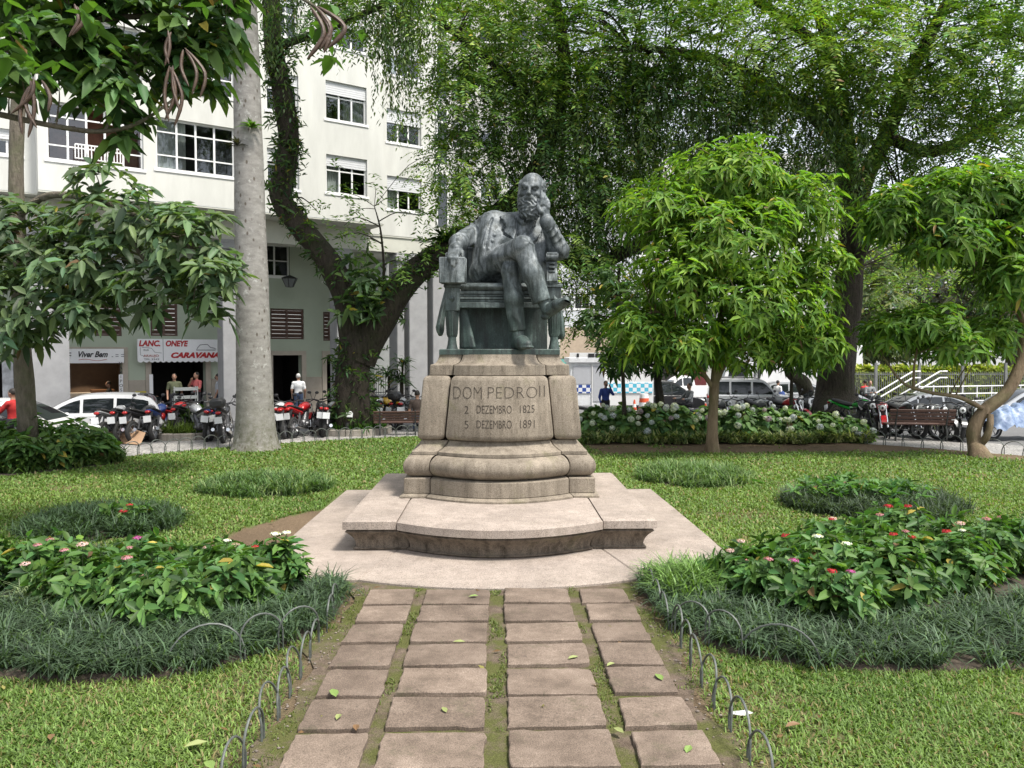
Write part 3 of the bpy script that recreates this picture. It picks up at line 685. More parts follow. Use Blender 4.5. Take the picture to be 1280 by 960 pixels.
# right arm (viewer's left) to the book
B.cone(S(358, 285, 11.97), S(262, 345, 11.98), .175, .15, .08, fold=(.028, 4, 2))
B.cone(S(262, 345, 11.98), S(198, 380, 11.5), .15, .122, .06, fold=(.03, 4.2, 5))
B.cone(S(208, 375, 11.52), S(194, 384, 11.42), .135, .138, .012)
B.cone(S(190, 388, 11.42), S(182, 408, 11.22), .085, .098, .03, flat=((0, 0, 1), .75))
for k, (x0, x1, y1) in enumerate([(160, 152, 462), (172, 163, 482), (184, 176, 488), (197, 188, 470)]):
    a = S(x0, 408, 11.22); b = S(x0-4, 432, 11.05); c = S(x1, 452, 10.955); e = S(x1, y1, 10.96)
    B.chain([a, b, c, e], [.035, .031, .027, .022], .012)
B.chain([S(198, 400, 11.3), S(212, 425, 11.15), S(214, 446, 11.1)], [.035, .032, .026], .015)
# left arm (viewer's right), elbow on the chair arm, hand at the temple
B.cone(S(592, 305, 11.97), S(662, 418, 11.62), .165, .14, .08, fold=(.028, 4, 3))
B.cone(S(662, 418, 11.62), S(604, 290, 11.45), .14, .098, .06, fold=(.028, 4.5, 7))
B.cone(S(607, 297, 11.45), S(602, 284, 11.44), .106, .108, .008)
B.cone(S(598, 275, 11.44), S(592, 232, 11.42), .07, .078, .025, flat=((0, 1, .1), .62))
for a, b, c in [((577, 205), (580, 175), (579, 146)), ((590, 203), (596, 178), (592, 158)), ((602, 208), (607, 190), (598, 172)), ((609, 218), (611, 203), (604, 190))]:
    B.chain([S(*a, 11.40), S(*b, 11.40), S(*c, 11.47)], [.034, .03, .024], .01)
B.chain([S(578, 240, 11.38), S(566, 218, 11.40), S(566, 196, 11.44)], [.036, .033, .027], .015)
# legs
B.cone(S(318, 515, 11.9), S(405, 455, 11.4), .21, .19, .08, fold=(.024, 3, 1))
B.cone(S(405, 455, 11.4), S(492, 400, 11.02), .19, .155, .08, fold=(.024, 3, 3))
B.cone(S(492, 402, 11.02), S(538, 525, 10.96), .145, .142, .06, fold=(.013, .5, 2))
B.cone(S(538, 525, 10.96), S(592, 685, 10.96), .142, .132, .06, fold=(.013, .5, 2.3))
B.cone(S(520, 520, 11.9), S(436, 512, 11.2), .20, .135, .04, fold=(.018, 2, 4))
B.cone(S(438, 508, 11.2), S(452, 640, 11.12), .13, .135, .06, fold=(.014, .5, 5))
B.cone(S(452, 640, 11.12), S(470, 800, 11.12), .135, .118, .06, fold=(.014, .6, 5.2))
AX = unit(S(592, 685, 10.96)-S(538, 525, 10.96)); hm = S(579, 648, 10.96); rg = B.region(hm-.26, hm+.26); dd_ = (rg[1]-hm)@AX; B.put(rg[0], np.maximum(-(dd_-.02), np.sqrt(((rg[1]-hm-AX*.14)**2).sum(-1))-.2), .006, op='sub')
AX2 = unit(S(470, 800, 11.12)-S(452, 640, 11.12)); hm2 = S(468, 782, 11.12); rg = B.region(hm2-.26, hm2+.26); dd_ = (rg[1]-hm2)@AX2; B.put(rg[0], np.maximum(-(dd_-.02), np.sqrt(((rg[1]-hm2-AX2*.14)**2).sum(-1))-.2), .006, op='sub')
# shoes
B.cone(S(575, 630, 10.96), S(602, 690, 10.93), .075, .075, .004); B.cone(S(604, 694, 10.93), S(652, 668, 10.78), .075, .078, .03); B.cone(S(652, 668, 10.78), S(692, 646, 10.68), .078, .052, .03)
B.cone(S(592, 722, 10.95), S(604, 720, 10.92), .05, .05, .01); B.cone(S(612, 712, 10.88), S(696, 654, 10.655), .07, .072, .008, flat=((.45, .1, .9), .3))
B.cone(S(466, 765, 11.12), S(472, 812, 11.1), .085, .085, .004)
zb = 2.545
def fl(p, dz): return np.array([p[0], p[1], zb+dz])
B.cone(fl(S(468, 825, 11.15), .085), fl(S(492, 830, 10.96), .085), .095, .10, .03); B.cone(fl(S(492, 830, 10.96), .09), fl(S(514, 835, 10.78), .06), .098, .065, .03)
B.cone(fl(S(466, 825, 11.18), .025), fl(S(516, 835, 10.79), .025), .09, .085, .008, flat=((0, 0, 1), .35))
# coat tails hanging over the chair sides, cloth under the seat
B.cone(S(140, 600, 11.9), S(110, 775, 11.7), .05, .13, .03, fold=(.02, .5, 3), flat=((1, .15, .1), .5))
B.cone(S(656, 620, 11.8), S(664, 800, 11.7), .06, .10, .03, fold=(.02, .5, 3), flat=((1, .3, .1), .75))
for k in range(5): B.cone(S(205+k*6, 690, 11.42), S(215+k*13, 862, 11.36-.02*k), .028, .032+.004*(k % 2), .02)
# head
hc = S(534, 142, 11.72); hf = np.array([-.20, -.975, -.09]); hf /= np.linalg.norm(hf); hr = np.cross(hf, [.10, 0, 1]); hr /= np.linalg.norm(hr); hu = np.cross(hr, hf)
HR = np.stack([hr, hf, hu], 1)
def h(a, b, c): return hc+a*hr+b*hf+c*hu
B.ell(h(0, -.03, .06), (.185, .225, .205), .03, rot=HR)
B.ell(h(0, .07, -.06), (.15, .145, .20), .05, rot=HR)
B.cone(h(-.095, .175, .058), h(.095, .175, .058), .042, .042, .025)
for s in (-1, 1):
    B.ell(h(s*.07, .235, .012), (.05, .05, .034), .02, rot=HR, op='sub'); B.ell(h(s*.07, .185, .01), (.032, .028, .022), .006, rot=HR)
    B.cone(h(s*.035, .215, .045), h(s*.115, .18, .052), .024, .018, .012)
    B.ell(h(s*.09, .145, -.065), (.06, .06, .05), .03, rot=HR)
    B.cone(h(s*.015, .235, -.115), h(s*.115, .195, -.155), .036, .026, .012, fold=(.005, 3, s)); B.cone(h(s*.115, .195, -.155), h(s*.15, .15, -.19), .028, .015, .015)
    B.ell(h(s*.15, .06, -.12), (.055, .09, .13), .03, rot=HR, noise=(.012, 70, s))
    B.ell(h(s*.165, -.04, .05), (.05, .14, .11), .03, rot=HR, noise=(.010, 75, s+3))
    B.ell(h(s*.185, .01, -.02), (.025, .035, .055), .01, rot=HR)
B.cone(h(0, .205, .05), h(0, .262, -.06), .022, .032, .015); B.ell(h(0, .262, -.068), (.042, .03, .026), .012, rot=HR)
B.ell(h(0, .185, -.155), (.075, .03, .016), .01, rot=HR)
B.ell(h(-.015, .145, -.235), (.185, .13, .14), .03, rot=HR, noise=(.018, 62, 1)); B.ell(h(-.025, .155, -.33), (.15, .12, .13), .04, rot=HR, noise=(.02, 58, 5))
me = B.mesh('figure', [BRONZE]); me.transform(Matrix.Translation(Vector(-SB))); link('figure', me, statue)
# chair
def bx(X0, Y0, X1, Y1, d0, d1, bev=.01, mb=None):
    mb = mb or MB(); a = S(X0, Y1, d0); b = S(X1, Y0, d0); mb.box((a[0], d0+DO, a[2]), (b[0], d1+DO, b[2]), bev=bev); return mb
def leg(Xc, d, wy):
    p0 = S(Xc, 878, d); p1 = S(Xc, 700, d); hh = p1[2]-p0[2]; mb = MB()
    for z0, z1, r0, r1 in ((0, .06, .085, .07), (.06, .12, .07, .062), (.12, .19, .06, .058)): mb.lathe([(r0, z0), (r1, z1)], 16, M=Matrix.Translation(Vector((p0[0], d+DO, zb-.004))))
    prof = [(.07, .19), (.082, .22), (.1, hh-.06), (.102, hh-.02), (.085, hh)]; nn_ = 32; vv = []
    for r, z in prof:
        for k in range(nn_):
            a = 2*math.pi*k/nn_; rr = r*(1+(.0 if z > hh-.03 else -.09*(k % 2))); vv.append((p0[0]+rr*math.cos(a), d+DO+rr*math.sin(a), zb-.004+z))
    f = [(i*nn_+k, i*nn_+(k+1) % nn_, (i+1)*nn_+(k+1) % nn_, (i+1)*nn_+k) for i in range(len(prof)-1) for k in range(nn_)]+[tuple(4*nn_+k for k in range(nn_))]
    mb.add(vv, f); sbuild(mb, 'chair_leg', 30)
for Xc in (167, 637):
    leg(Xc, 11.27, 0); leg(Xc, 12.0, 0)
    mb = bx(Xc-34, 585, Xc+34, 698, 11.17, 11.37, .015); mb = bx(Xc-40, 572, Xc+40, 588, 11.15, 11.39, .01, mb); c0 = S(Xc, 640, 11.17)
    mb.add([(c0[0]-.055, c0[1]-.002, c0[2]), (c0[0], c0[1]-.002, c0[2]-.055), (c0[0]+.055, c0[1]-.002, c0[2]), (c0[0], c0[1]-.002, c0[2]+.055), (c0[0], c0[1]-.035, c0[2])], [(0, 1, 4), (1, 2, 4), (2, 3, 4), (3, 0, 4)])
    sbuild(mb, 'corner_post', 20); sbuild(bx(Xc-30, 598, Xc+30, 690, 11.9, 12.1, .015), 'corner_post', 20)
for i, (y0, y1, dd) in enumerate(((604, 618, 0), (620, 630, .02), (632, 643, 0), (645, 655, .02), (657, 682, -.01))): sbuild(bx(198, y0, 606, y1, 11.24+dd, 11.4, .006), 'seat_rail', 25)
mb = MB(); a = S(198, 602, 11.2); b = S(606, 566, 11.2); mb.box((a[0], 11.2+DO, a[2]), (b[0], 12.1+DO, b[2]), bev=.05); sbuild(mb, 'seat_cushion', 60)
sbuild(bx(200, 682, 606, 872, 11.72, 11.76, .005), 'panel', 20)
for Xc in (165, 627):                                                # scrolled arm supports and arms
    prof = [(11.18, 582), (11.13, 560), (11.14, 530), (11.20, 500), (11.20, 470), (11.13, 450), (11.12, 435), (11.20, 425), (11.36, 432), (11.38, 470), (11.33, 510), (11.34, 582)]
    x0 = S(Xc-24, 500, 11.2)[0]; x1 = S(Xc+24, 500, 11.2)[0]; mb = MB(); mb.prism([(d+DO, S(Xc, y, 11.2)[2]) for d, y in prof], x0, x1, axis='x')
    for y in (455, 475, 495, 515, 535): q = S(Xc, y, 11.16); mb.box((x0+.03, q[1]-.015, q[2]-.016), (x1-.03, q[1]+.08, q[2]+.016), bev=.006)
    q = S(Xc, 440, 11.14); mb.tube([(x0-.012, q[1]+.03, q[2]-.02), (x1+.012, q[1]+.03, q[2]-.02)], .055, 14); q = S(Xc, 572, 11.16); mb.tube([(x0-.01, q[1]+.03, q[2]+.02), (x1+.01, q[1]+.03, q[2]+.02)], .045, 14)
    sbuild(mb, 'arm_support', 30); mb = MB(); z = S(Xc, 440, 11.2)[2]; mb.box((x0-.01, 11.28+DO, z-.06), (x1+.01, 12.1+DO, z+.01), bev=.025); sbuild(mb, 'chair_arm', 40)
mb = MB(); a = S(215, 600, 12.1); b = S(600, 400, 12.1); mb.box((a[0], 12.08+DO, a[2]), (b[0], 12.17+DO, b[2]), bev=.03); sbuild(mb, 'chair_back', 40)
# book standing under the hand
mb = MB(); a = S(106, 568, 10.98); b = S(228, 447, 10.98); Rz = Matrix.Translation(Vector((a[0], 10.98+DO, a[2])))@Matrix.Rotation(R(-4), 4, 'Z')
w_, h_ = b[0]-a[0], b[2]-a[2]
mb.box((0, 0, 0), (w_, .028, h_), M=Rz, bev=.012); mb.box((0, .17, 0), (w_, .198, h_), M=Rz, bev=.012); mb.box((-.0, .01, .004), (.03, .188, h_-.004), M=Rz, bev=.012)
bk = sbuild(mb, 'book_cover', 40); mb = MB(); mb.box((.02, .03, .015), (w_-.015, .169, h_-.015), M=Rz); sbuild(mb, 'book_pages', False)
# ================================================================== foliage helpers
def leaf_arrays(C, D, N, L, Wd, droop=.15, fold=.12, mid=.42):
    """one folded leaf for each base point C: direction D, face normal N, length L, width Wd"""
    n = len(C); D = unit(D); Sd = unit(np.cross(D, N)); N2 = np.cross(Sd, D); L = np.asarray(L).reshape(-1, 1)*np.ones((n, 1)); Wd = np.asarray(Wd).reshape(-1, 1)*np.ones((n, 1))
    md = C+D*L*mid; t = C+D*L-np.array([0, 0, 1.])*L*droop
    V = np.stack([C, md+Sd*Wd*.5+N2*Wd*fold, t, md-Sd*Wd*.5+N2*Wd*fold], 1).reshape(-1, 3)
    return V, np.arange(4*n).reshape(-1, 4)
def leaf6(C, D, N, L, Wd, droop=.15, fold=.16):
    n = len(C); D = unit(D); Sd = unit(np.cross(D, N)); N2 = np.cross(Sd, D); L = np.asarray(L).reshape(-1, 1)*np.ones((n, 1)); Wd = np.asarray(Wd).reshape(-1, 1)*np.ones((n, 1)); dn = np.array([0, 0, 1.])
    a = C+D*L*.28-dn*L*droop*.06; b = C+D*L*.66-dn*L*droop*.4; t = C+D*L-dn*L*droop
    V = np.stack([C, a+Sd*Wd*.45+N2*Wd*fold, b+Sd*Wd*.40+N2*Wd*fold*.8, t, b-Sd*Wd*.40+N2*Wd*fold*.8, a-Sd*Wd*.45+N2*Wd*fold], 1).reshape(-1, 3); i = np.arange(n)[:, None]*6
    return V, np.stack([i+np.array([0, 1, 2, 3]), i+np.array([0, 3, 4, 5])], 1).reshape(-1, 4)
def tints(n, base, var=.25, hue=.15, rep=4, r=rng):
    b = np.array(base, float); k = np.clip(r.normal(1, var, (n, 1)), .35, 1.9); h = r.normal(0, hue, (n, 1))
    c = b*k*np.concatenate([1+h, 1+.35*h, 1-.6*h], 1); old = r.random((n, 1)); c = np.where(old < .009, np.array([.30, .24, .05])*k, np.where(old > .994, np.array([.12, .075, .035])*k, c)) if b[1] > b[0]*1.25 else c; return np.repeat(np.clip(c, .004, .9), rep, 0)
def sphere_dirs(n, r=rng): v = r.normal(size=(n, 3)); return unit(v)
def rosettes(C, O, k, L, Wd, tilt=.5, droop=.25, var=.34, r=rng, six=True):
    """k leaves around every cluster point C whose axis is O"""
    n = len(C); O = unit(O); ref = unit(r.normal(size=(n, 3))); e1 = unit(np.cross(O, ref)); e2 = np.cross(O, e1)
    a = (np.arange(k)*2*np.pi/k)[None]+r.uniform(0, 6.28, (n, 1))+r.normal(0, .25, (n, k)); tl = np.clip(tilt+r.normal(0, .28, (n, k)), -.6, 1.4)
    D = (np.cos(a)[..., None]*e1[:, None]+np.sin(a)[..., None]*e2[:, None])*np.cos(tl)[..., None]+O[:, None]*np.sin(tl)[..., None]
    N = O[:, None]*np.cos(tl)[..., None]-(np.cos(a)[..., None]*e1[:, None]+np.sin(a)[..., None]*e2[:, None])*np.sin(tl)[..., None]+r.normal(0, .2, (n, k, 3))
    CC = np.repeat(C, k, 0)+r.normal(0, .25, (n*k, 3))*np.mean(L)*.4
    l = L*np.clip(r.normal(1, var, n*k), .45, 1.6); return (leaf6 if six else leaf_arrays)(CC, D.reshape(-1, 3), N.reshape(-1, 3), l, l*(Wd/L), droop)
def fronds(C, D, ln, k, L, Wd, r=rng, bend=.5):
    """feathery leaves: k leaflets along each drooping rachis"""
    n = len(C); D = unit(D); t = (np.arange(k)+.5)/k; ln = np.asarray(ln).reshape(-1, 1)*np.ones((n, 1))
    Pp = C[:, None]+D[:, None]*(ln*t)[..., None]; Pp[..., 2] -= bend*(ln*t*t)
    T = np.repeat(D[:, None], k, 1).copy(); T[..., 2] -= 2*bend*t; T = unit(T); side = unit(np.cross(T, np.array([0, 0, 1.])+r.normal(0, .15, (n, 1, 3)))); sg = np.where(np.arange(k) % 2 == 0, 1., -1.)[None, :, None]
    d = unit(side*sg+T*.55+r.normal(0, .18, (n, k, 3))); N = np.cross(side, T)+r.normal(0, .2, (n, k, 3)); l = L*np.clip(r.normal(1, .2, n*k), .5, 1.5)*np.repeat(np.ones((n, 1)), k, 1).ravel()
    return leaf_arrays(Pp.reshape(-1, 3), d.reshape(-1, 3), N.reshape(-1, 3), l, l*(Wd/L), .1)
def strands(C, ln, sp, L, Wd, r=rng):
    """hanging vines: leaves along plumb strings"""
    out = []
    for c, l in zip(C, ln):
        k = max(3, int(l/sp)); z = -np.arange(k)*l/k; w = r.normal(0, .04, 2); p = np.stack([c[0]+w[0]*np.sin(z*1.7)*2+r.normal(0, .03, k), c[1]+r.normal(0, .03, k), c[2]+z], 1); out.append(p)
    Pp = np.concatenate(out); n = len(Pp); a = r.uniform(0, 6.28, n); D = np.stack([np.cos(a)*.5, np.sin(a)*.5, -np.ones(n)*.8], 1); N = np.stack([np.cos(a), np.sin(a), .6*np.ones(n)], 1)+r.normal(0, .3, (n, 3)); l = L*np.clip(r.normal(1, .25, n), .5, 1.6)
    return leaf_arrays(Pp, D, N, l, l*(Wd/L), .05)
def patchy(P_, T, rep, amt=.3, f=1.):
    """young and old growth: the leaf colour drifts from bough to bough"""
    a = nz2(P_[:, 0]+.7*P_[:, 1], P_[:, 2]-.5*P_[:, 1], f, 1.3); a = np.repeat(a, rep)[:, None]; a = np.repeat(a, len(T)//len(a), 0); return np.clip(T*(1+amt*a*np.array([1.25, 1., .6])), .004, .9)
def fix(p):
    V, F, T = p
    if len(T) != len(V): T = np.repeat(T[::4], 6, 0)
    return V, F, T
def merge(parts):
    """list of (V, F, tint)"""
    Vs, Fs, Ts = [], [], []; o = 0
    for V, F, T in map(fix, parts): Vs.append(V); Fs.append(F+o); Ts.append(T); o += len(V)
    return np.concatenate(Vs), np.concatenate(Fs), np.concatenate(Ts)
def foliage(name, parts, parent=None, mat=None, origin=None):
    parts = [fix(p) for p in parts]
    V, F, T = merge(parts)
    if origin is not None: V = V-np.asarray(origin)
    return link(name, np_mesh(name, V, F, mat or LEAF, tint=T), parent)
def lobe_points(lobes, r=rng, shell=.5):
    """lobes: (u, v, depth, half width px, half height px, half depth m, count) seen in the photograph; points and outward directions in the world"""
    Pp, O = [], []
    for (u, v, d, ru, rv, rd, n) in lobes:
        c = P(u, v, d); k = d/1000; q = sphere_dirs(n, r)*(shell+(1-shell)*r.random((n, 1))**.6); q *= 1+.14*np.sin(5*q[:, [0]]+u)+.12*np.sin(7*q[:, [2]]+v)
        Pp.append(c+q*np.array([ru*k, rd, rv*k])); O.append(q/np.array([ru*k, rd, rv*k])*ru*k)
    return np.concatenate(Pp), np.concatenate(O)
def bark_mat(name, c1, c2, moss=None, mossamt=.5, vs_=(1, 1, .25), sc_=14., bs=.9):
    m, t, b, o = nt(name); cv = coord(t, 'Object', vs_); c0 = coord(t, 'Object')
    n1 = node(t, 'ShaderNodeTexNoise', Scale=sc_, Detail=7.0, Roughness=.7); t.links.new(cv, n1.inputs['Vector'])
    n2 = node(t, 'ShaderNodeTexNoise', Scale=1.8, Detail=6.0, Roughness=.7); t.links.new(c0, n2.inputs['Vector'])
    c = ramp(t, n1.outputs[0], [(.3, c1), (.7, c2)]).outputs[0]
    if moss: c = mixc(t, c, moss, ramp(t, n2.outputs[0], [(.45, (0, 0, 0)), (.62, (mossamt,)*3)]).outputs[0])
    t.links.new(c, b.inputs['Base Color']); b.inputs['Roughness'].default_value = .9; b.inputs['Specular IOR Level'].default_value = .2
    bump(t, b, n1.outputs[0], bs, .12); return m
BARK_DARK = bark_mat('bark_dark', (.018, .015, .012), (.066, .054, .043), (.035, .042, .018), .5)
BARK_GREY = bark_mat('bark_grey', (.10, .085, .065), (.22, .19, .15), (.12, .13, .07), .6)
BARK_TAN = bark_mat('bark_tan', (.12, .085, .055), (.24, .18, .12), (.11, .11, .05), .5, sc_=9, bs=.5)
def trunk_tube(mb, pts, rads, n=14, sub=6, rough=.06, r=rng):
    pp = curve_pts(pts, sub); rr = np.interp(np.linspace(0, len(rads)-1, len(pp)), range(len(rads)), rads); b = len(mb.v); mb.tube(pp, list(rr), n)
    if rough:
        ph = r.uniform(0, 6, 4)
        for i in range(len(pp)):
            for k in range(n):
                a = 2*math.pi*k/n; s_ = 1+rough*(math.sin(3*a+ph[0]+.35*i)+.6*math.sin(5*a+ph[1]-.2*i)+.5*math.sin(.9*i+ph[2])); q = np.array(mb.v[b+i*n+k]); mb.v[b+i*n+k] = tuple(pp[i]+(q-pp[i])*s_)
    return pp
def make_tree(name, label, base, trunks, bark, crown_parts, leafmat=None, twigs=None, group=None, cat='tree'):
    """trunks: [(points, radii)] world; the first is the trunk, the others limbs; twigs: (targets, radius) thin shoots from the nearest limb"""
    base = np.array(base, float); root = empty(name, base); tag(root, label, cat, group); allp = []
    for i, (pts, rads) in enumerate(trunks):
        if i == 0: pts = [np.array(pts[0])-np.array([0, 0, .35])]+list(pts); rads = [rads[0]*1.12]+list(rads)
        mb = MB(); pp = trunk_tube(mb, pts, rads, 16 if rads[0] > .25 else 10); allp += [(p, q) for p, q in zip(pp, np.interp(np.linspace(0, len(rads)-1, len(pp)), range(len(rads)), rads))]
        mb.v = [tuple(np.array(p)-base) for p in mb.v]; mb.build('trunk' if i == 0 else 'limb', bark, root, 60)
    if twigs:
        tg, r0 = twigs; AP = np.array([p for p, _ in allp]); st = len(AP)//4; mb = MB()
        for t in tg:
            dd = np.linalg.norm(AP[st:]-t, axis=1)+.6*np.maximum(0, AP[st:, 2]-t[2]); j = st+int(np.argmin(dd)); a = AP[j]; m_ = (a+t)/2+np.array([0, 0, .12*np.linalg.norm(t-a)])+rng.normal(0, .06, 3)*np.linalg.norm(t-a)
            mb.tube(curve_pts([a, m_, t], 3), list(np.linspace(min(r0, allp[j][1]*.8), r0*.3, 7)), 5)
        mb.v = [tuple(np.array(p)-base) for p in mb.v]; tw = mb.build('branches', bark, root, 60); tag(tw, kind='stuff')
    if crown_parts: foliage('crown', crown_parts, root, leafmat, base)
    return root
GL = []   # handy colours (linear)
C_BRIGHT, C_MID, C_DARK, C_GREY = (.13, .225, .034), (.062, .125, .028), (.030, .065, .022), (.085, .115, .06)

# ================================================================== trees
# --- small tree with the bright round crown beside the right lawn
tA = G(890, 567)
lobA = [(905, 222, 19.3, 80, 45, 1.4, 300), (828, 265, 19.0, 62, 40, 1.2, 210), (985, 262, 19.3, 62, 52, 1.3, 240), (905, 300, 18.6, 105, 58, 1.5, 380), (1012, 345, 19.3, 52, 50, 1.2, 200), (850, 350, 18.6, 62, 48, 1.3, 230), (940, 375, 18.5, 85, 48, 1.5, 300), (795, 410, 18.9, 42, 34, 1.0, 110), (1005, 425, 19.0, 55, 36, 1.1, 160), (850, 428, 18.7, 62, 34, 1.2, 170), (925, 432, 19.2, 60, 32, 1.2, 130)]
lobA = [(*l[:6], int(l[6]*1.6)) for l in lobA]; pA, oA = lobe_points(lobA, shell=.3); oA = unit(oA)+np.array([0, 0, .75]); V, F = rosettes(pA, oA, 7, .205, .056, .15, .4)
d19 = lambda u, v, d=19.4: P(u, v, d)
make_tree('round_crowned_tree', 'small tree with bright round crown standing alone on the right lawn', tA,
    [([tA, d19(890, 540), d19(892, 505), d19(893, 476)], [.20, .13, .115, .12]), ([d19(893, 478), d19(905, 455), d19(925, 430, 19.0), d19(960, 390, 18.8), d19(1000, 350, 19.2)], [.11, .09, .075, .05, .02]), ([d19(893, 478), d19(896, 440), d19(902, 380), d19(905, 300), d19(905, 220)], [.10, .085, .07, .05, .02]),
     ([d19(892, 486), d19(872, 455, 19.2), d19(850, 420, 19.0), d19(825, 390, 18.8), d19(795, 400, 18.8)], [.06, .05, .045, .035, .015]), ([d19(897, 420), d19(870, 360, 19.0), d19(845, 300, 19.0), d19(828, 262, 19)], [.06, .05, .035, .015]), ([d19(903, 370), d19(950, 320, 19.3), d19(985, 265, 19.4)], [.05, .04, .015])],
    BARK_TAN, [(V, F, patchy(pA, tints(len(pA)*7, C_BRIGHT, .3, .16), 7, .28, 1.6))], LEAF, (pA[::22], .02))
# --- tree with the bent trunk at the right edge
tB = G(1226, 573); d18 = lambda u, v, d=18.8: P(u, v, d)
lobB = [(1106, 268, 18.4, 32, 36, .9, 110), (1170, 255, 18.4, 58, 40, 1.2, 220), (1235, 240, 18.6, 62, 36, 1.2, 230), (1285, 280, 18.6, 60, 60, 1.3, 250), (1185, 300, 18.2, 62, 30, 1.2, 180), (1262, 345, 18.3, 48, 42, 1.1, 160), (1150, 405, 18.3, 52, 24, 1.0, 110), (1190, 432, 18.2, 48, 20, .9, 80), (1110, 415, 18.6, 35, 22, .9, 60), (1335, 240, 18.9, 60, 70, 1.4, 160), (1240, 415, 18.6, 40, 26, .8, 60)]
lobB = [(*l[:6], int(l[6]*1.55)) for l in lobB]; pB, oB = lobe_points(lobB, shell=.3); oB = unit(oB)+np.array([0, 0, .75]); V, F = rosettes(pB, oB, 7, .22, .062, .15, .4)
make_tree('bent_tree', 'small tree with pale bent trunk by the hoop fence at the right edge', tB,
    [([tB, d18(1219, 556), d18(1217, 538), d18(1229, 515), d18(1258, 490), d18(1277, 450), d18(1283, 400), d18(1288, 330)], [.27, .17, .15, .145, .14, .13, .11, .07]), ([d18(1224, 556), d18(1232, 548, 18.6), d18(1237, 534, 18.55), d18(1238, 518, 18.6)], [.1, .085, .075, .07]),
     ([d18(1281, 405), d18(1262, 372, 18.6), d18(1225, 335, 18.5), d18(1185, 305, 18.3), d18(1120, 275, 18.4)], [.09, .075, .06, .04, .015]), ([d18(1284, 370), d18(1262, 300), d18(1236, 240)], [.07, .05, .02]), ([d18(1232, 513), d18(1200, 497, 18.5), d18(1160, 490, 18.4), d18(1128, 478, 18.4), d18(1104, 445, 18.5)], [.06, .05, .04, .03, .012]), ([d18(1142, 484, 18.4), d18(1143, 455, 18.3), d18(1150, 420, 18.3)], [.035, .025, .01]), ([d18(1286, 350), d18(1310, 290, 18.9), d18(1335, 240, 19)], [.06, .04, .02])],
    BARK_TAN, [(V, F, patchy(pB, tints(len(pB)*7, (.11, .20, .034), .3, .16), 7, .28, 1.6))], LEAF, (pB[::22], .02))
# --- the great dark tree on the right with feathery foliage
tC = np.array([*G(1045, 530)[:2], -.1]); d28 = lambda u, v, d=28.0: P(u, v, d)
lobC = [(700, 70, 25, 90, 80, 2.5, 170), (790, 50, 24, 110, 75, 2.5, 230), (905, 60, 24, 120, 85, 3, 280), (1020, 60, 24, 120, 80, 3, 280), (1140, 55, 23.5, 120, 75, 3, 280), (1250, 80, 23, 90, 80, 3, 220), (850, 150, 25, 95, 60, 2.5, 190), (980, 165, 25, 100, 60, 2.5, 220), (1110, 150, 24.5, 90, 60, 2.5, 190), (1230, 180, 24, 70, 60, 2.5, 150), (770, 160, 25.5, 80, 70, 2.5, 170), (720, -70, 24, 140, 80, 3, 130), (900, -80, 24, 150, 80, 3, 150), (1100, -80, 24, 150, 80, 3, 150), (1280, -50, 23, 110, 90, 3, 110), (1060, 240, 26, 60, 40, 2, 70), (1180, 330, 30, 60, 40, 2, 60), (1110, 340, 31, 40, 40, 2, 40)]
lobC = [(*l[:6], int(l[6]*1.85)) for l in lobC]; pC, oC = lobe_points(lobC, shell=.3); dC = unit(oC)*np.array([1, 1, .5])+rng.normal(0, .35, oC.shape)+np.array([0, 0, .25]); V1, F1 = fronds(pC, dC, rng.uniform(.7, 1.3, len(pC)), 22, .165, .056)
n1 = len(pC)*22
st = []
for (u, v, d, ru, n, l0, l1) in [(840, 110, 23.6, 120, 150, 1.2, 5.0), (960, 120, 23.4, 130, 150, 1.0, 4.5), (1090, 120, 23.6, 90, 70, .8, 3.0), (760, 130, 25, 70, 60, 1.5, 5), (880, 200, 25.5, 120, 50, 1.0, 2.6), (1010, 220, 26, 60, 25, .8, 2.0)]:
    for k in range(n): st.append((*P(u+rng.uniform(-ru, ru), v+rng.uniform(-60, 40), d+rng.uniform(-1.5, 2)), rng.uniform(l0, l1)))
st = np.array(st); V2, F2 = strands(st[:, :3], st[:, 3], .11, .17, .055)
make_tree('great_dark_tree', 'huge dark-trunked tree with feathery drooping foliage filling the upper right', tC,
    [([tC, d28(1045, 500), d28(1047, 460), d28(1056, 400), d28(1062, 340), d28(1066, 285), d28(1063, 245)], [1.05, .72, .6, .5, .45, .42, .40]), ([d28(1064, 262), d28(1058, 200, 27.5), d28(1050, 130, 26.5), d28(1035, 50, 25.5), d28(1000, -40, 25)], [.42, .36, .3, .22, .12]), ([d28(1066, 270), d28(1085, 215, 27.5), d28(1112, 160, 26.5), d28(1140, 90, 25.5), d28(1180, 10, 25), d28(1220, -60, 24.5)], [.36, .3, .26, .2, .16, .1]),
     ([d28(1108, 170, 26.6), d28(1160, 190, 26), d28(1215, 170, 25.5), d28(1275, 130, 25), d28(1330, 110, 24)], [.2, .2, .18, .15, .1]), ([d28(1057, 190, 27.4), d28(1010, 140, 26.5), d28(950, 100, 25.5), d28(880, 70, 25), d28(790, 60, 24.5)], [.24, .2, .17, .13, .07]), ([d28(1040, 70, 25.7), d28(960, 10, 25), d28(860, -40, 25), d28(740, -60, 25)], [.18, .15, .12, .06]), ([d28(1060, 345, 28), d28(1085, 300, 27), d28(1100, 270, 26.5), d28(1125, 235, 26)], [.2, .17, .14, .1])],
    BARK_DARK, [(V1, F1, patchy(pC, tints(n1, (.13, .21, .038), .38, .22), 22, .6, .55)), (V2, F2, tints(len(F2), (.075, .115, .05), .38, .14))], LEAF, (pC[::26], .035))
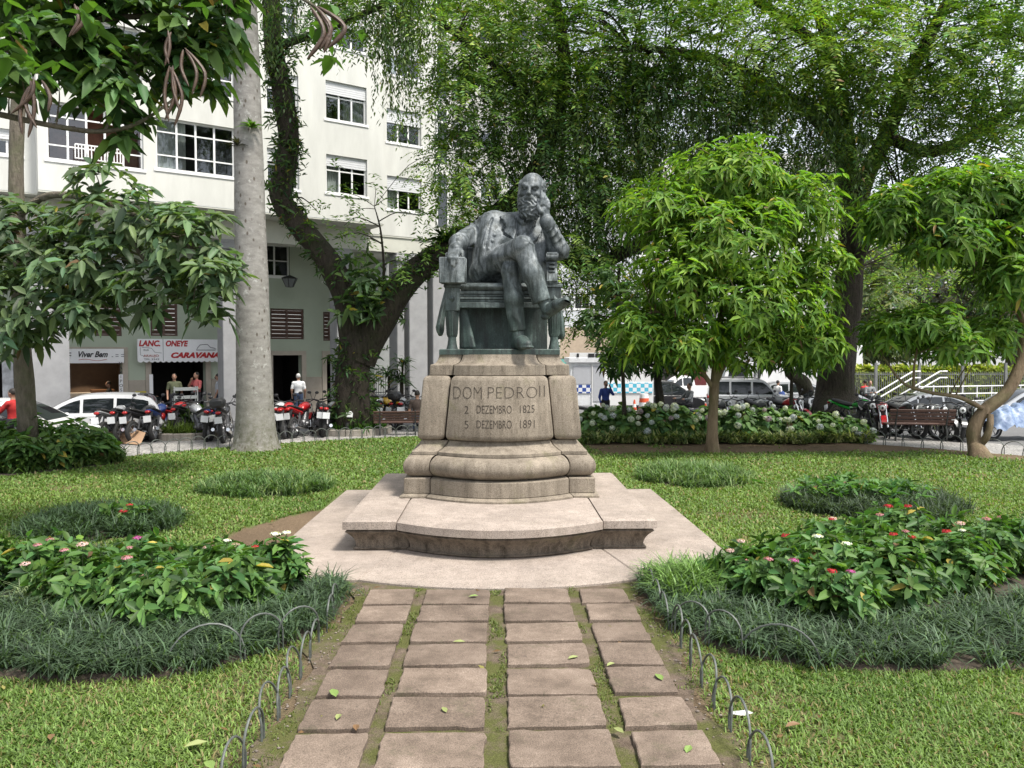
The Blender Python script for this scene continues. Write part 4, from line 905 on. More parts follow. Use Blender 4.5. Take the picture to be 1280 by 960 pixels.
# --- the forked tree in the round kerb bed, weeping over the statue
tD = G(441, 541); d24 = lambda u, v, d=24.2: P(u, v, d)
lobD = [(575, 45, 24, 60, 60, 2, 150), (650, 60, 24.5, 80, 75, 2, 190), (690, 150, 24.5, 80, 70, 2, 190), (585, 140, 24, 50, 55, 1.6, 110), (740, 240, 24.5, 60, 60, 2, 130), (620, 220, 24.5, 65, 45, 1.6, 85), (560, 210, 24, 40, 40, 1.4, 50), (700, 300, 24.5, 60, 50, 1.6, 90), (640, 285, 25, 50, 40, 1.5, 60), (600, 290, 24.6, 55, 30, 1.2, 50), (770, 330, 25, 50, 50, 1.6, 70), (740, 390, 25, 40, 40, 1.4, 50), (600, -60, 24, 130, 70, 2.5, 110), (450, -60, 22.5, 130, 60, 2, 90), (390, 20, 22.5, 60, 30, 1.4, 40), (480, 10, 22.5, 60, 35, 1.4, 70)]
lobD = [(*l[:6], int(l[6]*1.6)) for l in lobD]; pD, oD = lobe_points(lobD, shell=.25); dD = unit(oD)*np.array([1, 1, .4])+rng.normal(0, .35, oD.shape)+np.array([0, 0, .2]); V1, F1 = fronds(pD, dD, rng.uniform(.6, 1.2, len(pD)), 22, .155, .052, bend=.7); n1 = len(pD)*22
st = []
for (u, v, d, ru, n, l0, l1) in [(495, -10, 22.2, 30, 70, 2.0, 3.9), (455, -20, 22.5, 40, 24, 1.0, 2.5), (350, 0, 22.5, 28, 26, 1.0, 2.8), (380, -10, 22.5, 40, 14, .8, 2.0), (530, -10, 22.8, 25, 12, 1, 3), (600, 90, 24, 60, 45, 1.5, 4), (690, 120, 24.3, 70, 110, 2.0, 6.2), (740, 200, 24.6, 60, 90, 2.0, 4.6), (570, 180, 23.9, 30, 20, 1, 2.5), (700, 260, 24.6, 50, 40, 1.5, 3.2), (770, 280, 24.8, 50, 45, 1.5, 3.6)]:
    for k in range(n): st.append((*P(u+rng.normal(0, ru*.55), v+rng.uniform(-50, 30), d+rng.uniform(-1, 1.2)), rng.uniform(l0, l1)))
st = np.array(st); V2, F2 = strands(st[:, :3], st[:, 3], .10, .16, .05)
limbL = [d24(447, 450), d24(438, 385), d24(412, 330, 24), d24(372, 280, 23.8), d24(352, 245, 23.6), d24(358, 205, 23.5), d24(360, 165, 23.4), d24(352, 110, 23.3), d24(342, 60, 23.2), d24(340, 0, 23), d24(360, -80, 22.8)]
limbR = [d24(449, 450), d24(474, 400), d24(510, 350, 24.3), d24(548, 318, 24.5), d24(600, 285, 24.8), d24(650, 240, 25), d24(690, 170, 25), d24(705, 80, 25), d24(690, -30, 24.8)]
epi = []
for pts, spread, n in ((curve_pts(limbL[1:9], 10), .30, 950), (curve_pts(limbR[1:5], 10), .34, 700), (curve_pts([d24(441, 520), d24(446, 430)], 10), .55, 420)):
    pts = np.array(pts); c = pts[rng.integers(0, len(pts), n)]+rng.normal(0, spread*.6, (n, 3))*np.array([1, 1, .7]); epi.append(c)
eC = np.concatenate(epi); V3, F3 = rosettes(eC, np.tile([0, -.3, .6], (len(eC), 1))+rng.normal(0, .5, eC.shape), 5, .2, .05, .5, .3)
bC = np.concatenate([P(455, 350, 23.6)+rng.normal(0, 1, (45, 3))*np.array([.5, .3, .45]), P(465, 385, 23.5)+rng.normal(0, 1, (26, 3))*np.array([.4, .2, .3])]); V4, F4 = rosettes(bC, rng.normal(0, .5, bC.shape)+np.array([0, -.2, .7]), 6, .34, .11, .3, .35)
bsp = [d24(478, 398), d24(480, 340, 23.9), d24(476, 290, 23.7), d24(468, 258, 23.6)]; sp_t = [P(u, v, 23.6+rng.uniform(-.3, .3)) for u, v in ((425, 240), (400, 268), (445, 262), (505, 250), (520, 268), (545, 275), (430, 282), (415, 300), (500, 325), (530, 310), (560, 330), (470, 235), (515, 340), (452, 300))]
spC = np.concatenate([np.array(t)+rng.normal(0, .22, (7, 3)) for t in sp_t]); V5, F5 = fronds(spC, rng.normal(0, .6, spC.shape)+np.array([0, 0, .1]), .5, 10, .16, .05); n5 = len(spC)*10
fk = make_tree('forked_tree', 'mossy forked tree rising from the round kerbed bed behind the palm', tD,
    [([tD+np.array([0, 0, -.1]), d24(441, 510), d24(442, 470), d24(446, 435), d24(453, 398)], [.74, .54, .50, .55, .34]), (limbL, [.48, .42, .36, .33, .32, .3, .29, .28, .26, .22, .15]), (limbR, [.5, .46, .4, .36, .33, .28, .24, .2, .12]), ([d24(690, 170, 25), d24(650, 110, 24.5), d24(590, 60, 24), d24(540, 20, 23.8)], [.16, .12, .09, .05]), ([d24(342, 60, 23.2), d24(400, 40, 22.8), d24(470, 10, 22.5), d24(530, -20, 22.5)], [.13, .1, .08, .05]), ([d24(640, 255, 25), d24(720, 330, 25), d24(790, 310, 25.2), d24(840, 270, 25.5)], [.2, .22, .2, .14]), (bsp, [.05, .04, .03, .012])],
    BARK_DARK, [(V1, F1, patchy(pD, tints(n1, (.12, .20, .038), .38, .22), 22, .6, .6)), (V2, F2, tints(len(F2), (.075, .115, .046), .35, .14)), (V3, F3, tints(len(F3)//2, (.045, .085, .025), .35, .2)), (V4, F4, tints(len(F4)//2, (.05, .09, .035), .3, .1)), (V5, F5, tints(n5, (.10, .18, .035), .25, .15))], LEAF, (sp_t+list(pD[::30]), .03))
# large bromeliad sitting in the right limb, small ones on the palm
def bromeliad(name, c, L, n, label, colr):
    D = sphere_dirs(n); D[:, 2] = np.abs(D[:, 2])*.9+.15; V, F = leaf_arrays(np.tile([0, 0, 0.], (n, 1)), D, np.tile([0, 0, 1.], (n, 1))+rng.normal(0, .2, (n, 3)), L*rng.uniform(.7, 1.1, n), L*.13, .35)
    o = link(name, np_mesh(name, V, F, LEAF, tint=tints(n, colr, .3, .15)), None, c); tag(o, label, 'plant', 'epiphytes on the trunks'); return o
bromeliad('bromeliad', d24(556, 303, 24.1), .75, 60, 'large dark strap-leaved bromeliad on the limb behind the statue arm', (.035, .08, .02))

# --- royal palm trunk
tP = G(320, 563); dP = tP[1]
def palm_mat():
    m, t, b, o = nt('palm_trunk'); cv = coord(t, 'Object'); sx = coord(t, 'Object', (1.6, 1.6, 3.4))
    n1 = node(t, 'ShaderNodeTexNoise', Scale=2.2, Detail=6.0, Roughness=.7); t.links.new(sx, n1.inputs['Vector'])
    n2 = node(t, 'ShaderNodeTexNoise', Scale=4.5, Detail=6.0, Roughness=.75); t.links.new(cv, n2.inputs['Vector'])
    vo = node(t, 'ShaderNodeTexVoronoi', Scale=7.0); t.links.new(coord(t, 'Object', (1, 1, .55)), vo.inputs['Vector'])
    c = ramp(t, n1.outputs[0], [(.3, (.165, .155, .142)), (.7, (.30, .288, .268))]).outputs[0]
    c = mixc(t, c, (.42, .42, .395), ramp(t, n2.outputs[0], [(.58, (0, 0, 0)), (.68, (.85, .85, .85))]).outputs[0])
    c = mixc(t, c, (.075, .06, .045), ramp(t, vo.outputs['Distance'], [(.12, (.85, .85, .85)), (.24, (0, 0, 0))]).outputs[0])
    sz = t.nodes.new('ShaderNodeSeparateXYZ'); t.links.new(cv, sz.inputs[0]); mr = t.nodes.new('ShaderNodeMapRange'); mr.inputs[1].default_value = 1.9; mr.inputs[2].default_value = 0.; t.links.new(sz.outputs['Z'], mr.inputs[0])
    n3 = node(t, 'ShaderNodeTexNoise', Scale=6.0, Detail=6.0, Roughness=.75); t.links.new(cv, n3.inputs['Vector'])
    mm = t.nodes.new('ShaderNodeMath'); mm.operation = 'MULTIPLY'; t.links.new(mr.outputs[0], mm.inputs[0]); t.links.new(ramp(t, n3.outputs[0], [(.35, (0, 0, 0)), (.6, (.95, .95, .95))]).outputs[0], mm.inputs[1])
    c = mixc(t, c, (.10, .10, .065), mm.outputs[0])
    t.links.new(c, b.inputs['Base Color']); b.inputs['Roughness'].default_value = .9; b.inputs['Specular IOR Level'].default_value = .2
    bump(t, b, n2.outputs[0], .6, .03); return m
palm = empty('royal_palm', tP); tag(palm, 'royal palm with thick smooth grey trunk rising out of the picture', 'palm tree')
mb = MB(); zz = np.concatenate([[0, .08, .25, .5, .9, 1.4], np.linspace(2, 14, 40)]); lean = -.012
rz_ = np.interp(zz, [0, .1, .3, .6, 1.2, 2.0, 5.4, 9, 11.5, 14], [.66, .60, .54, .49, .46, .43, .385, .325, .29, .24])
trunk_tube(mb, [(lean*z, 0, z) for z in zz], list(rz_), 28, 2, .012); mb.build('trunk', palm_mat(), palm, 60)
for k in range(13):
    a = k*2.4+.3; el = rng.uniform(.1, .9); C0 = np.array([[-.17, 0, 14.0]]); D0 = np.array([[math.cos(a)*math.cos(el), math.sin(a)*math.cos(el), math.sin(el)]])
    V, F = fronds(C0, D0, 4.2, 90, .75, .05, bend=.75); link('frond', np_mesh('frond', V, F, LEAF, tint=tints(90, (.05, .10, .025), .2, .1)), palm)
for i, (u, v, L_, lb) in enumerate([(314, 160, .42, 'small green bromeliad high on the palm trunk'), (297, 182, .38, 'dry dark bromeliad on the left side of the palm trunk'), (300, 78, .3, 'tiny dark bromeliad at the top of the palm trunk')]):
    bromeliad('bromeliad', P(u, v, dP-.36), L_, 46, lb, ((.08, .16, .03), (.05, .05, .035), (.05, .06, .03))[i])

# --- broad-leaved tree on the left
tE = G(36, 579); tE = np.array([tE[0], 17.8, 0.]); tE[0] = P(36, 560, 17.8)[0]; d17 = lambda u, v, d=17.6: P(u, v, d)
lobE = [(40, 300, 16.6, 70, 55, 1.1, 150), (60, 370, 16.2, 72, 42, 1.1, 150), (150, 275, 16.3, 75, 42, 1.1, 150), (235, 300, 15.8, 55, 45, 1.0, 130), (265, 345, 15.6, 40, 30, .9, 80), (205, 360, 15.8, 52, 30, .9, 70), (262, 390, 15.6, 24, 16, .5, 16), (110, 330, 16.0, 60, 40, 1.0, 110), (130, 225, 16.2, 38, 20, .6, 26), (20, 415, 16.4, 50, 25, .9, 50), (115, 388, 16.0, 48, 22, .8, 46), (-50, 330, 16.5, 70, 80, 1.2, 120)]
lobE = [(*l[:6], int(l[6]*.62)) for l in lobE]; pE, oE = lobe_points(lobE, shell=.5); V, F = rosettes(pE, unit(oE)*.7+np.array([0, -.25, .8]), 7, .285, .105, .12, .3)
make_tree('broadleaf_tree', 'broad-leaved tree in the shrub bed at the left edge, slim pale trunk', tE,
    [([tE, d17(32, 500), d17(28, 430), d17(24, 330), d17(20, 230), d17(24, 120), d17(32, 20), d17(40, -80)], [.23, .185, .175, .16, .15, .14, .12, .08]), ([d17(22, 270), d17(60, 245, 17.2), d17(120, 250, 16.6), d17(190, 280, 16.1), d17(240, 310, 15.8)], [.09, .075, .06, .045, .02]), ([d17(140, 262, 16.4), d17(170, 310, 16.0), d17(205, 355, 15.8), d17(245, 395, 15.6)], [.045, .04, .03, .012]), ([d17(25, 330), d17(50, 310, 17), d17(75, 340, 16.4), d17(80, 380, 16.2)], [.06, .05, .04, .015]), ([d17(22, 290), d17(-20, 270, 17), d17(-60, 310, 16.5)], [.07, .05, .02])],
    BARK_GREY, [(V, F, tints(len(pE)*7, (.085, .135, .058), .35, .12))], LEAF_GLOSS, (pE[::6], .016))
# --- tree with long pods reaching in from outside the frame at the upper left
tF = np.array([-9.5, 8.5, 0.]); dF = lambda u, v, d=9.6: P(u, v, d)
lobF = [(30, 35, 9.5, 75, 45, .9, 90), (110, 70, 9.6, 80, 40, .9, 100), (180, 30, 10, 80, 45, .9, 110), (235, 85, 10.2, 55, 45, .7, 80), (20, 95, 9.0, 50, 28, .6, 36), (130, 115, 9.6, 50, 22, .5, 40), (270, 30, 10.2, 40, 50, .6, 60), (60, -40, 9.5, 150, 40, 1.2, 90), (230, -40, 10.0, 110, 40, 1.0, 70), (165, 150, 9.7, 26, 16, .3, 8), (150, 165, 9.7, 16, 26, .2, 7)]
lobF = [(*l[:6], int(l[6]*.72)) for l in lobF]; pF, oF = lobe_points(lobF, shell=.3); V, F = rosettes(pF, unit(oF)*.5+np.array([0, -.1, .8]), 5, .235, .115, .02, .4)
big = np.concatenate([P(u, v, 6.6)+rng.normal(0, .07, (k, 3)) for u, v, k in ((8, 60, 4), (40, 70, 4), (395, 25, 2), (420, 35, 3), (408, 58, 2), (260, 10, 3), (120, 18, 3), (20, 12, 3))]); Vb, Fb = rosettes(big, np.tile([.1, .1, .8], (len(big), 1)), 3, .15, .085, -.15, .4)
pods_tree = make_tree('pod_bearing_tree', 'overhanging tree with large leaves and long brown pods at the upper left', tF,
    [([tF, (-9.3, 8.6, 2.5), (-8.8, 8.8, 4.5), (-8.2, 9, 6.2)], [.3, .24, .2, .15]), ([(-8.8, 8.8, 4.4), dF(-60, 130, 9.2), dF(0, 143, 9.2), dF(70, 158, 9.3), dF(130, 164, 9.5), dF(180, 150, 9.6), dF(232, 112, 9.9)], [.1, .05, .034, .03, .026, .02, .01]), ([(-8.3, 9, 6.1), dF(20, 60, 9.4), dF(90, 30, 9.6), dF(200, 20, 9.9), dF(280, 30, 10.2)], [.1, .05, .04, .03, .012]), ([(-8.4, 8.9, 5.6), dF(0, -30, 8.2), dF(180, -30, 7.2), dF(330, -20, 6.7), dF(405, 15, 6.6)], [.08, .04, .03, .022, .008]), ([dF(130, 164, 9.5), dF(158, 120, 9.6), dF(170, 80, 9.7)], [.018, .014, .008])],
    BARK_GREY, [(V, F, tints(len(pF)*5, (.065, .125, .035), .38, .15)), (Vb, Fb, tints(len(big)*3, (.07, .15, .028), .2, .1))], LEAF_GLOSS, (pF[::9], .012))
POD = M('dry_pod', (.06, .034, .02), .55, .45, 20, bmp=.3)
def pods(specs):
    for (u, v, u1, v1, d, curl) in specs:
        d -= .9 if d > 8 else .25
        a, b = P(u, v, d), P(u1, v1, d-.05); m_ = (a+b)/2+np.array([curl*1.7, 0, 0]); mb = MB(); mb.tube([p-tF for p in curve_pts([a, m_, b], 5)], [.005, .013, .018, .020, .019, .021, .019, .020, .017, .012, .004], 6); mb.build('pod', POD, pods_tree, 60)
pods([(42, 98, 14, 142, 9.1, .05), (38, 100, 35, 172, 9.1, .03), (40, 104, 46, 160, 9.1, -.05), (52, 100, 60, 140, 9.1, .03), (36, 108, 28, 168, 9.1, -.03), (210, 38, 206, 82, 9.9, .02), (214, 40, 211, 80, 9.9, -.03), (212, 82, 211, 152, 9.9, -.03), (214, 84, 218, 158, 9.9, .06), (216, 82, 225, 140, 9.9, -.02), (213, 84, 206, 150, 9.9, .05), (232, 62, 240, 118, 9.9, .05), (231, 60, 250, 122, 9.9, .08), (229, 62, 236, 108, 9.9, -.03), (93, 5, 86, 46, 9.2, .04), (96, 8, 90, 44, 9.2, .05), (388, 8, 384, 74, 6.6, .07), (394, 8, 400, 62, 6.6, .06), (397, 8, 410, 60, 6.6, .10), (398, 12, 405, 66, 6.6, .04)])
# --- lesser trees
def small_tree(name, label, u, v, d, trunk_px, r0, lobes, kleaf, L_, Wd_, colr, bark=BARK_DARK, z0=None, group=None, tw=10, mat=None):
    base = P(u, v, d); base[2] = HZ(base[0], base[1]) if z0 is None else z0; pts = [base]+[P(a, b, d) for a, b in trunk_px]; rr = list(np.linspace(r0, r0*.35, len(pts)))
    pp, oo = lobe_points(lobes, shell=.3); V, F = rosettes(pp, unit(oo)+np.array([0, 0, .6]), kleaf, L_, Wd_, .2, .3)
    return make_tree(name, label, base, [(pts, rr)], bark, [(V, F, tints(len(pp)*kleaf, mul(colr, 1.35), .3, .14))], mat or LEAF, (pp[::tw], r0*.3), group)
small_tree('sapling', 'thin dark sapling standing in the hydrangeas nearest the pedestal', 781, 556, 22.0, [(780, 500), (777, 440), (772, 380), (775, 330)], .07, [(770, 420, 22, 30, 30, .6, 45), (745, 400, 22, 28, 24, .6, 30), (785, 375, 22, 35, 30, .7, 50), (760, 350, 22, 30, 26, .6, 40), (775, 445, 21.8, 22, 14, .4, 20)], 7, .2, .06, (.045, .085, .03))
small_tree('shade_tree', 'dark low-branched tree beyond the hydrangeas behind the parked rider', 826, 530, 30.0, [(825, 500), (822, 470), (830, 440)], .22, [(825, 435, 30, 45, 28, 1.4, 110), (790, 440, 30, 35, 24, 1.2, 70), (860, 450, 30, 40, 20, 1.2, 60), (820, 400, 30, 50, 26, 1.5, 90), (770, 455, 29, 25, 14, 1, 30)], 7, .34, .1, (.035, .075, .025), tw=12)
small_tree('young_tree', 'slim young tree between the parked motorbikes and the great dark tree', 990, 545, 24.5, [(989, 505), (990, 470), (992, 440)], .08, [(990, 435, 24.5, 38, 26, .9, 70), (1020, 445, 24.5, 35, 22, .8, 55), (965, 440, 24.5, 26, 16, .7, 30)], 8, .28, .075, (.05, .10, .028))
small_tree('crooked_tree', 'dark crooked trunk leaning beside the parked silver hatchback', 1022, 528, 36.0, [(1010, 495), (1003, 478), (990, 468), (985, 455), (990, 435)], .42, [(985, 420, 36, 50, 25, 2, 60), (1030, 410, 36, 40, 30, 2, 60)], 6, .4, .13, (.03, .065, .022))
for i, (u, d, lob, colr, lb) in enumerate([(1105, 52, [(1095, 385, 52, 50, 50, 3, 380), (1080, 430, 52, 40, 32, 2.5, 220), (1120, 420, 52, 45, 35, 3, 260), (1100, 330, 53, 45, 35, 3, 180)], (.085, .11, .05), 'grey-green tree beyond the railings, nearest the great dark trunk'), (1180, 56, [(1170, 360, 56, 60, 55, 4, 460), (1200, 400, 56, 50, 45, 3.5, 300), (1150, 320, 57, 50, 40, 3, 220), (1200, 310, 57, 50, 40, 3, 200)], (.10, .105, .085), 'silvery grey-leaved tree behind the yellow-green hedge'), (1262, 50, [(1262, 380, 50, 48, 55, 3.5, 320), (1240, 420, 50, 40, 32, 3, 190), (1290, 330, 50, 50, 50, 3, 200), (1240, 330, 52, 40, 40, 3, 160)], (.06, .10, .035), 'green tree behind the railings at the right edge')]):
    small_tree('background_tree', lb, u, 500, d, [(u, 470), (u+3, 430), (u, 390), (u-4, 350)], .4, lob, 7, .42, .14, colr, BARK_GREY, group='trees beyond the railings', tw=20)
# ================================================================== grass, beds, shrubs, hoops
def blades(x, y, z, L, Wd, lean, tint, curl=.5, r=rng, clump=0.):
    """arching strap blades in two segments: 5 corners folded into two quads"""
    n = len(x); a = r.uniform(0, 6.28, n)
    if clump:                                             # gather the blades into fountains
        k = max(1, n//clump); c = r.integers(0, k, n); off = r.normal(0, .035, (n, 2)); x = x[:k][c]+off[:, 0]; y = y[:k][c]+off[:, 1]; tl = r.uniform(.75, 1.3, k); tint = tint*tl[c][:, None]
        if np.ndim(z): z = np.asarray(z)[:k][c]
    D = np.stack([np.cos(a), np.sin(a), np.zeros(n)], 1); Sd = np.stack([-np.sin(a), np.cos(a), np.zeros(n)], 1)
    B0 = np.stack([x, y, z*np.ones(n)], 1); L = np.asarray(L).reshape(-1, 1)*np.ones((n, 1)); ln = np.clip(lean+r.normal(0, .25, n), .05, 1.45)[:, None]; up = np.array([0, 0, 1.])
    m = B0+(D*np.sin(ln*.6)+up*np.cos(ln*.6))*L*.55; t = m+(D*np.sin(np.minimum(ln*1.5, 2.2))+up*np.cos(np.minimum(ln*1.5, 2.2)))*L*.5; w = np.asarray(Wd).reshape(-1, 1)*np.ones((n, 1))*.5
    V = np.stack([B0-Sd*w, B0+Sd*w, m+Sd*w, m-Sd*w, t+Sd*w*.25, t-Sd*w*.25], 1).reshape(-1, 3); i = np.arange(n)[:, None]*6
    F = np.concatenate([i+np.array([0, 1, 2, 3]), i+np.array([3, 2, 4, 5])]); return V, F, np.repeat(tint, 6, 0)
def scatter(n, x0, x1, y0, y1): return rng.uniform(x0, x1, n), rng.uniform(y0, y1, n)
ALLBEDS = [BED_L, BED_R, LEFTBED, BACKBED]
def turf_keep(x, y):
    b = bare(x, y); k = rng.random(len(x)) > b*1.02; k &= np.hypot(x-GC[0], y-GC[1]) < GR-.03
    k &= ~((np.abs(x) < 2.76) & (y > 8.5) & (y < 14.05)) & ~((np.abs(x) < 1.45) & (y < 8.6))
    for p in ALLBEDS: k &= ~in_poly(x, y, p)
    for cx, cy_, rx, ry in TUFTS: k &= ((x-cx)/rx)**2+((y-cy_)/ry)**2 > .92
    k &= np.abs(x-.03*y) < .68*y+1.2
    return k
parts = []
for (n, x0, x1, y0, y1, L, Wd) in [(190000, -5.0, 5.2, 3.9, 7.2, .055, .010), (105000, -6.5, 6.5, 7.2, 10.5, .06, .015), (118000, -9.5, 11, 10.5, 15, .055, .02), (95000, -11.5, 14.5, 15, 24.2, .06, .03)]:
    x, y = scatter(n, x0, x1, y0, y1); k = turf_keep(x, y); x, y = x[k], y[k]; m = len(x); nn = nz2(x, y, .8, 3.)*.5+.5; n2 = nz2(x, y, 5., 7.)*.5+.5
    c = (np.array([.092, .162, .036])*(1-nn[:, None])+np.array([.155, .232, .056])*nn[:, None])*np.clip(rng.normal(1, .28, (m, 1)), .4, 1.8); dry = (rng.random(m) < .05+.09*n2+.22*n2*bare(x, y))[:, None]; c = np.where(dry, np.array([.24, .20, .09])*rng.uniform(.7, 1.2, (m, 1)), c)
    parts.append(blades(x, y, .03, L*rng.uniform(.6, 1.3, m), Wd, .85, c))
grass = foliage('grass', parts, None, BLADE); tag(grass, 'short green turf grass covering the lawn', 'grass', kind='stuff')
# dark mondo-grass borders of the two front beds
def mondo(name, bed, shr, label, n, area):
    x0, x1 = min(p[0] for p in bed), max(p[0] for p in bed); y0, y1 = min(p[1] for p in bed), max(p[1] for p in bed); x, y = scatter(n, x0, x1, y0, y1)
    shr2 = [np.array(p)*.94+np.mean(np.array(shr), 0)*.06 for p in shr]; k = in_poly(x, y, bed) & ~in_poly(x, y, shr2) & (np.abs(x) < .72*y+1); x, y = x[k], y[k]; m = len(x); tuft = nz2(x, y, 6., 2.)*.5+.5
    c = np.array([.055, .09, .048])*np.clip(rng.normal(1, .35, (m, 1)), .35, 2.2)*(.75+.6*tuft[:, None]); lt = (rng.random(m) < .06)[:, None]; c = np.where(lt, np.array([.11, .17, .07]), c)
    o = foliage(name, [blades(x, y, .03+.10*tuft*smooth(0, .1, tuft), rng.uniform(.16, .30, m), .012, 1.1, c, clump=26)], None, BLADE); tag(o, label, 'ground cover', kind='stuff')
    mb = MB(); cc = np.mean(np.array(bed), 0); N = len(bed)
    mb.add([(*p, .034) for p in bed]+[(*((np.array(p)-cc)*.96+cc), .075) for p in bed], [(i, (i+1) % N, N+(i+1) % N, N+i) for i in range(N)]+[tuple(range(N, 2*N))]); s = mb.build('bed_soil', M('bed_soil', (.055, .042, .03), .95, .4, 12, bmp=.6)); tag(s, 'dark soil of a planted bed', kind='structure')
mondo('mondo_grass', BED_L, SHR_L, 'dark blue-green mondo grass border of the left front bed', 52000, 1); mondo('mondo_grass', BED_R, SHR_R, 'dark blue-green mondo grass border of the right front bed', 52000, 1)
# flowering shrubs: stems with whorls of leaves and flat flower heads
def flower_head(r, colr, n=46, ball=False):
    q = sphere_dirs(n)
    if not ball: q[:, 2] = np.abs(q[:, 2])*.75
    C = q*np.array([r, r, r*(.85 if ball else .55)])*rng.uniform(.75, 1, (n, 1)); a = rng.normal(size=(n, 3)); D = unit(np.cross(q, a)); V, F = leaf_arrays(C-D*r*.16, D, q+rng.normal(0, .15, (n, 3)), r*.42, r*.30, 0, .05); return V, F, tints(n, colr, .14, .05)
HEADS = {}
for nm, c in (('pink', (.52, .24, .29)), ('white', (.78, .76, .72)), ('red', (.45, .04, .05)), ('magenta', (.45, .10, .30)), ('pale', (.70, .48, .48))):
    HEADS[nm] = []
    for j in range(2): V, F, T = flower_head(.075, c); HEADS[nm].append(np_mesh('flower_head', V, F, PETAL, tint=T))
STEM = M('green_stem', (.07, .10, .035), .7)
def shrub(name, label, x, y, h, r, heads, group, L=.125, Wd=.052, colr=(.07, .145, .036), ns=40, cat='shrub', headr=1., whorls=7, z0=.05):
    root = empty(name, (x, y, z0)); tag(root, label, cat, group); C, O, tops = [], [], []; mb = MB()
    for k in range(ns):
        a = rng.uniform(0, 6.28); q = math.sqrt(rng.random())*r; tx, ty = q*math.cos(a), q*math.sin(a); tz = h*(1-.45*(q/r)**2)*rng.uniform(.75, 1.08); b = np.array([tx*.35, ty*.35, 0]); t = np.array([tx, ty, tz]); tops.append(t)
        mb.tube([b, (b+t)/2+np.array([tx, ty, 0])*.12, t], [.008, .006, .004], 4)
        for s_ in np.linspace(.22, 1., whorls): C.append(b*(1-s_)+t*s_+rng.normal(0, .02, 3)); O.append(unit((t-b)+np.array([tx, ty, .15])*.5))
    mb.build('stems', STEM, root); C = np.array(C); V, F = rosettes(C, np.array(O), 5, L, Wd, .35, .22); foliage('leaves', [(V, F, tints(len(C)*5, colr, .3, .14))], root, LEAF_GLOSS)
    tops = sorted(tops, key=lambda t: -t[2]+.5*t[1])
    for i, hc_ in enumerate(heads):
        t = tops[i*2 % len(tops)]; e = rng.uniform(.02, .10); st_ = MB(); st_.tube([t, t+np.array([0, 0, e])], .004, 4); o = st_.build('flower_stalk', STEM, root)
        hd = link('flower_head', HEADS[hc_][i % 2], o, t+np.array([0, 0, e])); s_ = headr*rng.uniform(.5, .8); hd.scale = (s_,)*3
    return root
LSH = [(-2.2, 7.9, .60, .30, ['white', 'white', 'red'], 'white-flowered shrub nearest the monument in the left bed'), (-2.5, 7.75, .56, .38, ['white'], 'shrub with one white flower head at the front of the left bed'), (-2.95, 7.42, .50, .45, [], 'low leafy shrub in the middle front of the left bed'), (-3.35, 7.85, .56, .48, ['pink', 'pale', 'pink'], 'pink-flowered shrub in the middle of the left bed'), (-2.65, 8.35, .50, .45, ['pale'], 'shrub with a faded flower behind the middle of the left bed'),
       (-4.0, 8.0, .50, .48, ['pink', 'pale'], 'pink-flowered shrub towards the outer side of the left bed'), (-4.6, 8.45, .55, .5, ['pink', 'pale', 'pink'], 'shrub with several pink heads near the left edge'), (-5.3, 8.4, .55, .5, ['pink'], 'last shrub of the left bed at the picture edge'), (-3.8, 8.75, .48, .45, ['magenta', 'pink'], 'magenta-flowered shrub at the back of the left bed'), (-3.0, 8.75, .42, .4, ['pale'], 'small shrub at the back of the left bed facing the bare earth')]
for x, y, h_, r_, hd, lb in LSH: shrub('flowering_shrub', lb, x*1.0, y-.28*(x < -2.2), h_, r_, hd, 'flowering shrubs in the front beds')
RSH = [(2.5, 8.25, .44, .32, ['pale', 'pale', 'pink'], 'pale-flowered shrub nearest the monument in the right bed'), (2.75, 7.85, .50, .40, ['magenta', 'pink'], 'magenta-flowered shrub at the front of the right bed'), (3.05, 7.4, .52, .45, ['magenta', 'red'], 'shrub with magenta and red heads at the front corner of the right bed'), (3.3, 8.1, .68, .48, ['white', 'white'], 'white-flowered shrub in the middle of the right bed'), (3.75, 7.75, .60, .48, ['red'], 'shrub with one red head in the front of the right bed'),
       (4.0, 8.6, .68, .5, ['pink', 'red', 'pink'], 'pink-flowered shrub behind the middle of the right bed'), (4.6, 8.15, .62, .5, ['red'], 'leafy shrub with a red head on the outer side of the right bed'), (5.2, 8.7, .72, .55, ['pink', 'white', 'pink', 'pale'], 'tall shrub with pink and white heads near the right edge'), (5.9, 9.0, .62, .5, ['pink'], 'last shrub of the right bed at the picture edge'), (4.8, 9.5, .66, .5, ['red', 'red'], 'red-flowered shrub at the back of the right bed'), (3.15, 8.8, .44, .36, ['red'], 'small red-flowered shrub beside the apron'), (3.9, 9.4, .5, .45, ['red', 'pale'], 'low shrub at the back of the right bed facing the lawn')]
for x, y, h_, r_, hd, lb in RSH: shrub('flowering_shrub', lb, x, y-.25*(x > 2.2), h_, r_, hd, 'flowering shrubs in the front beds')
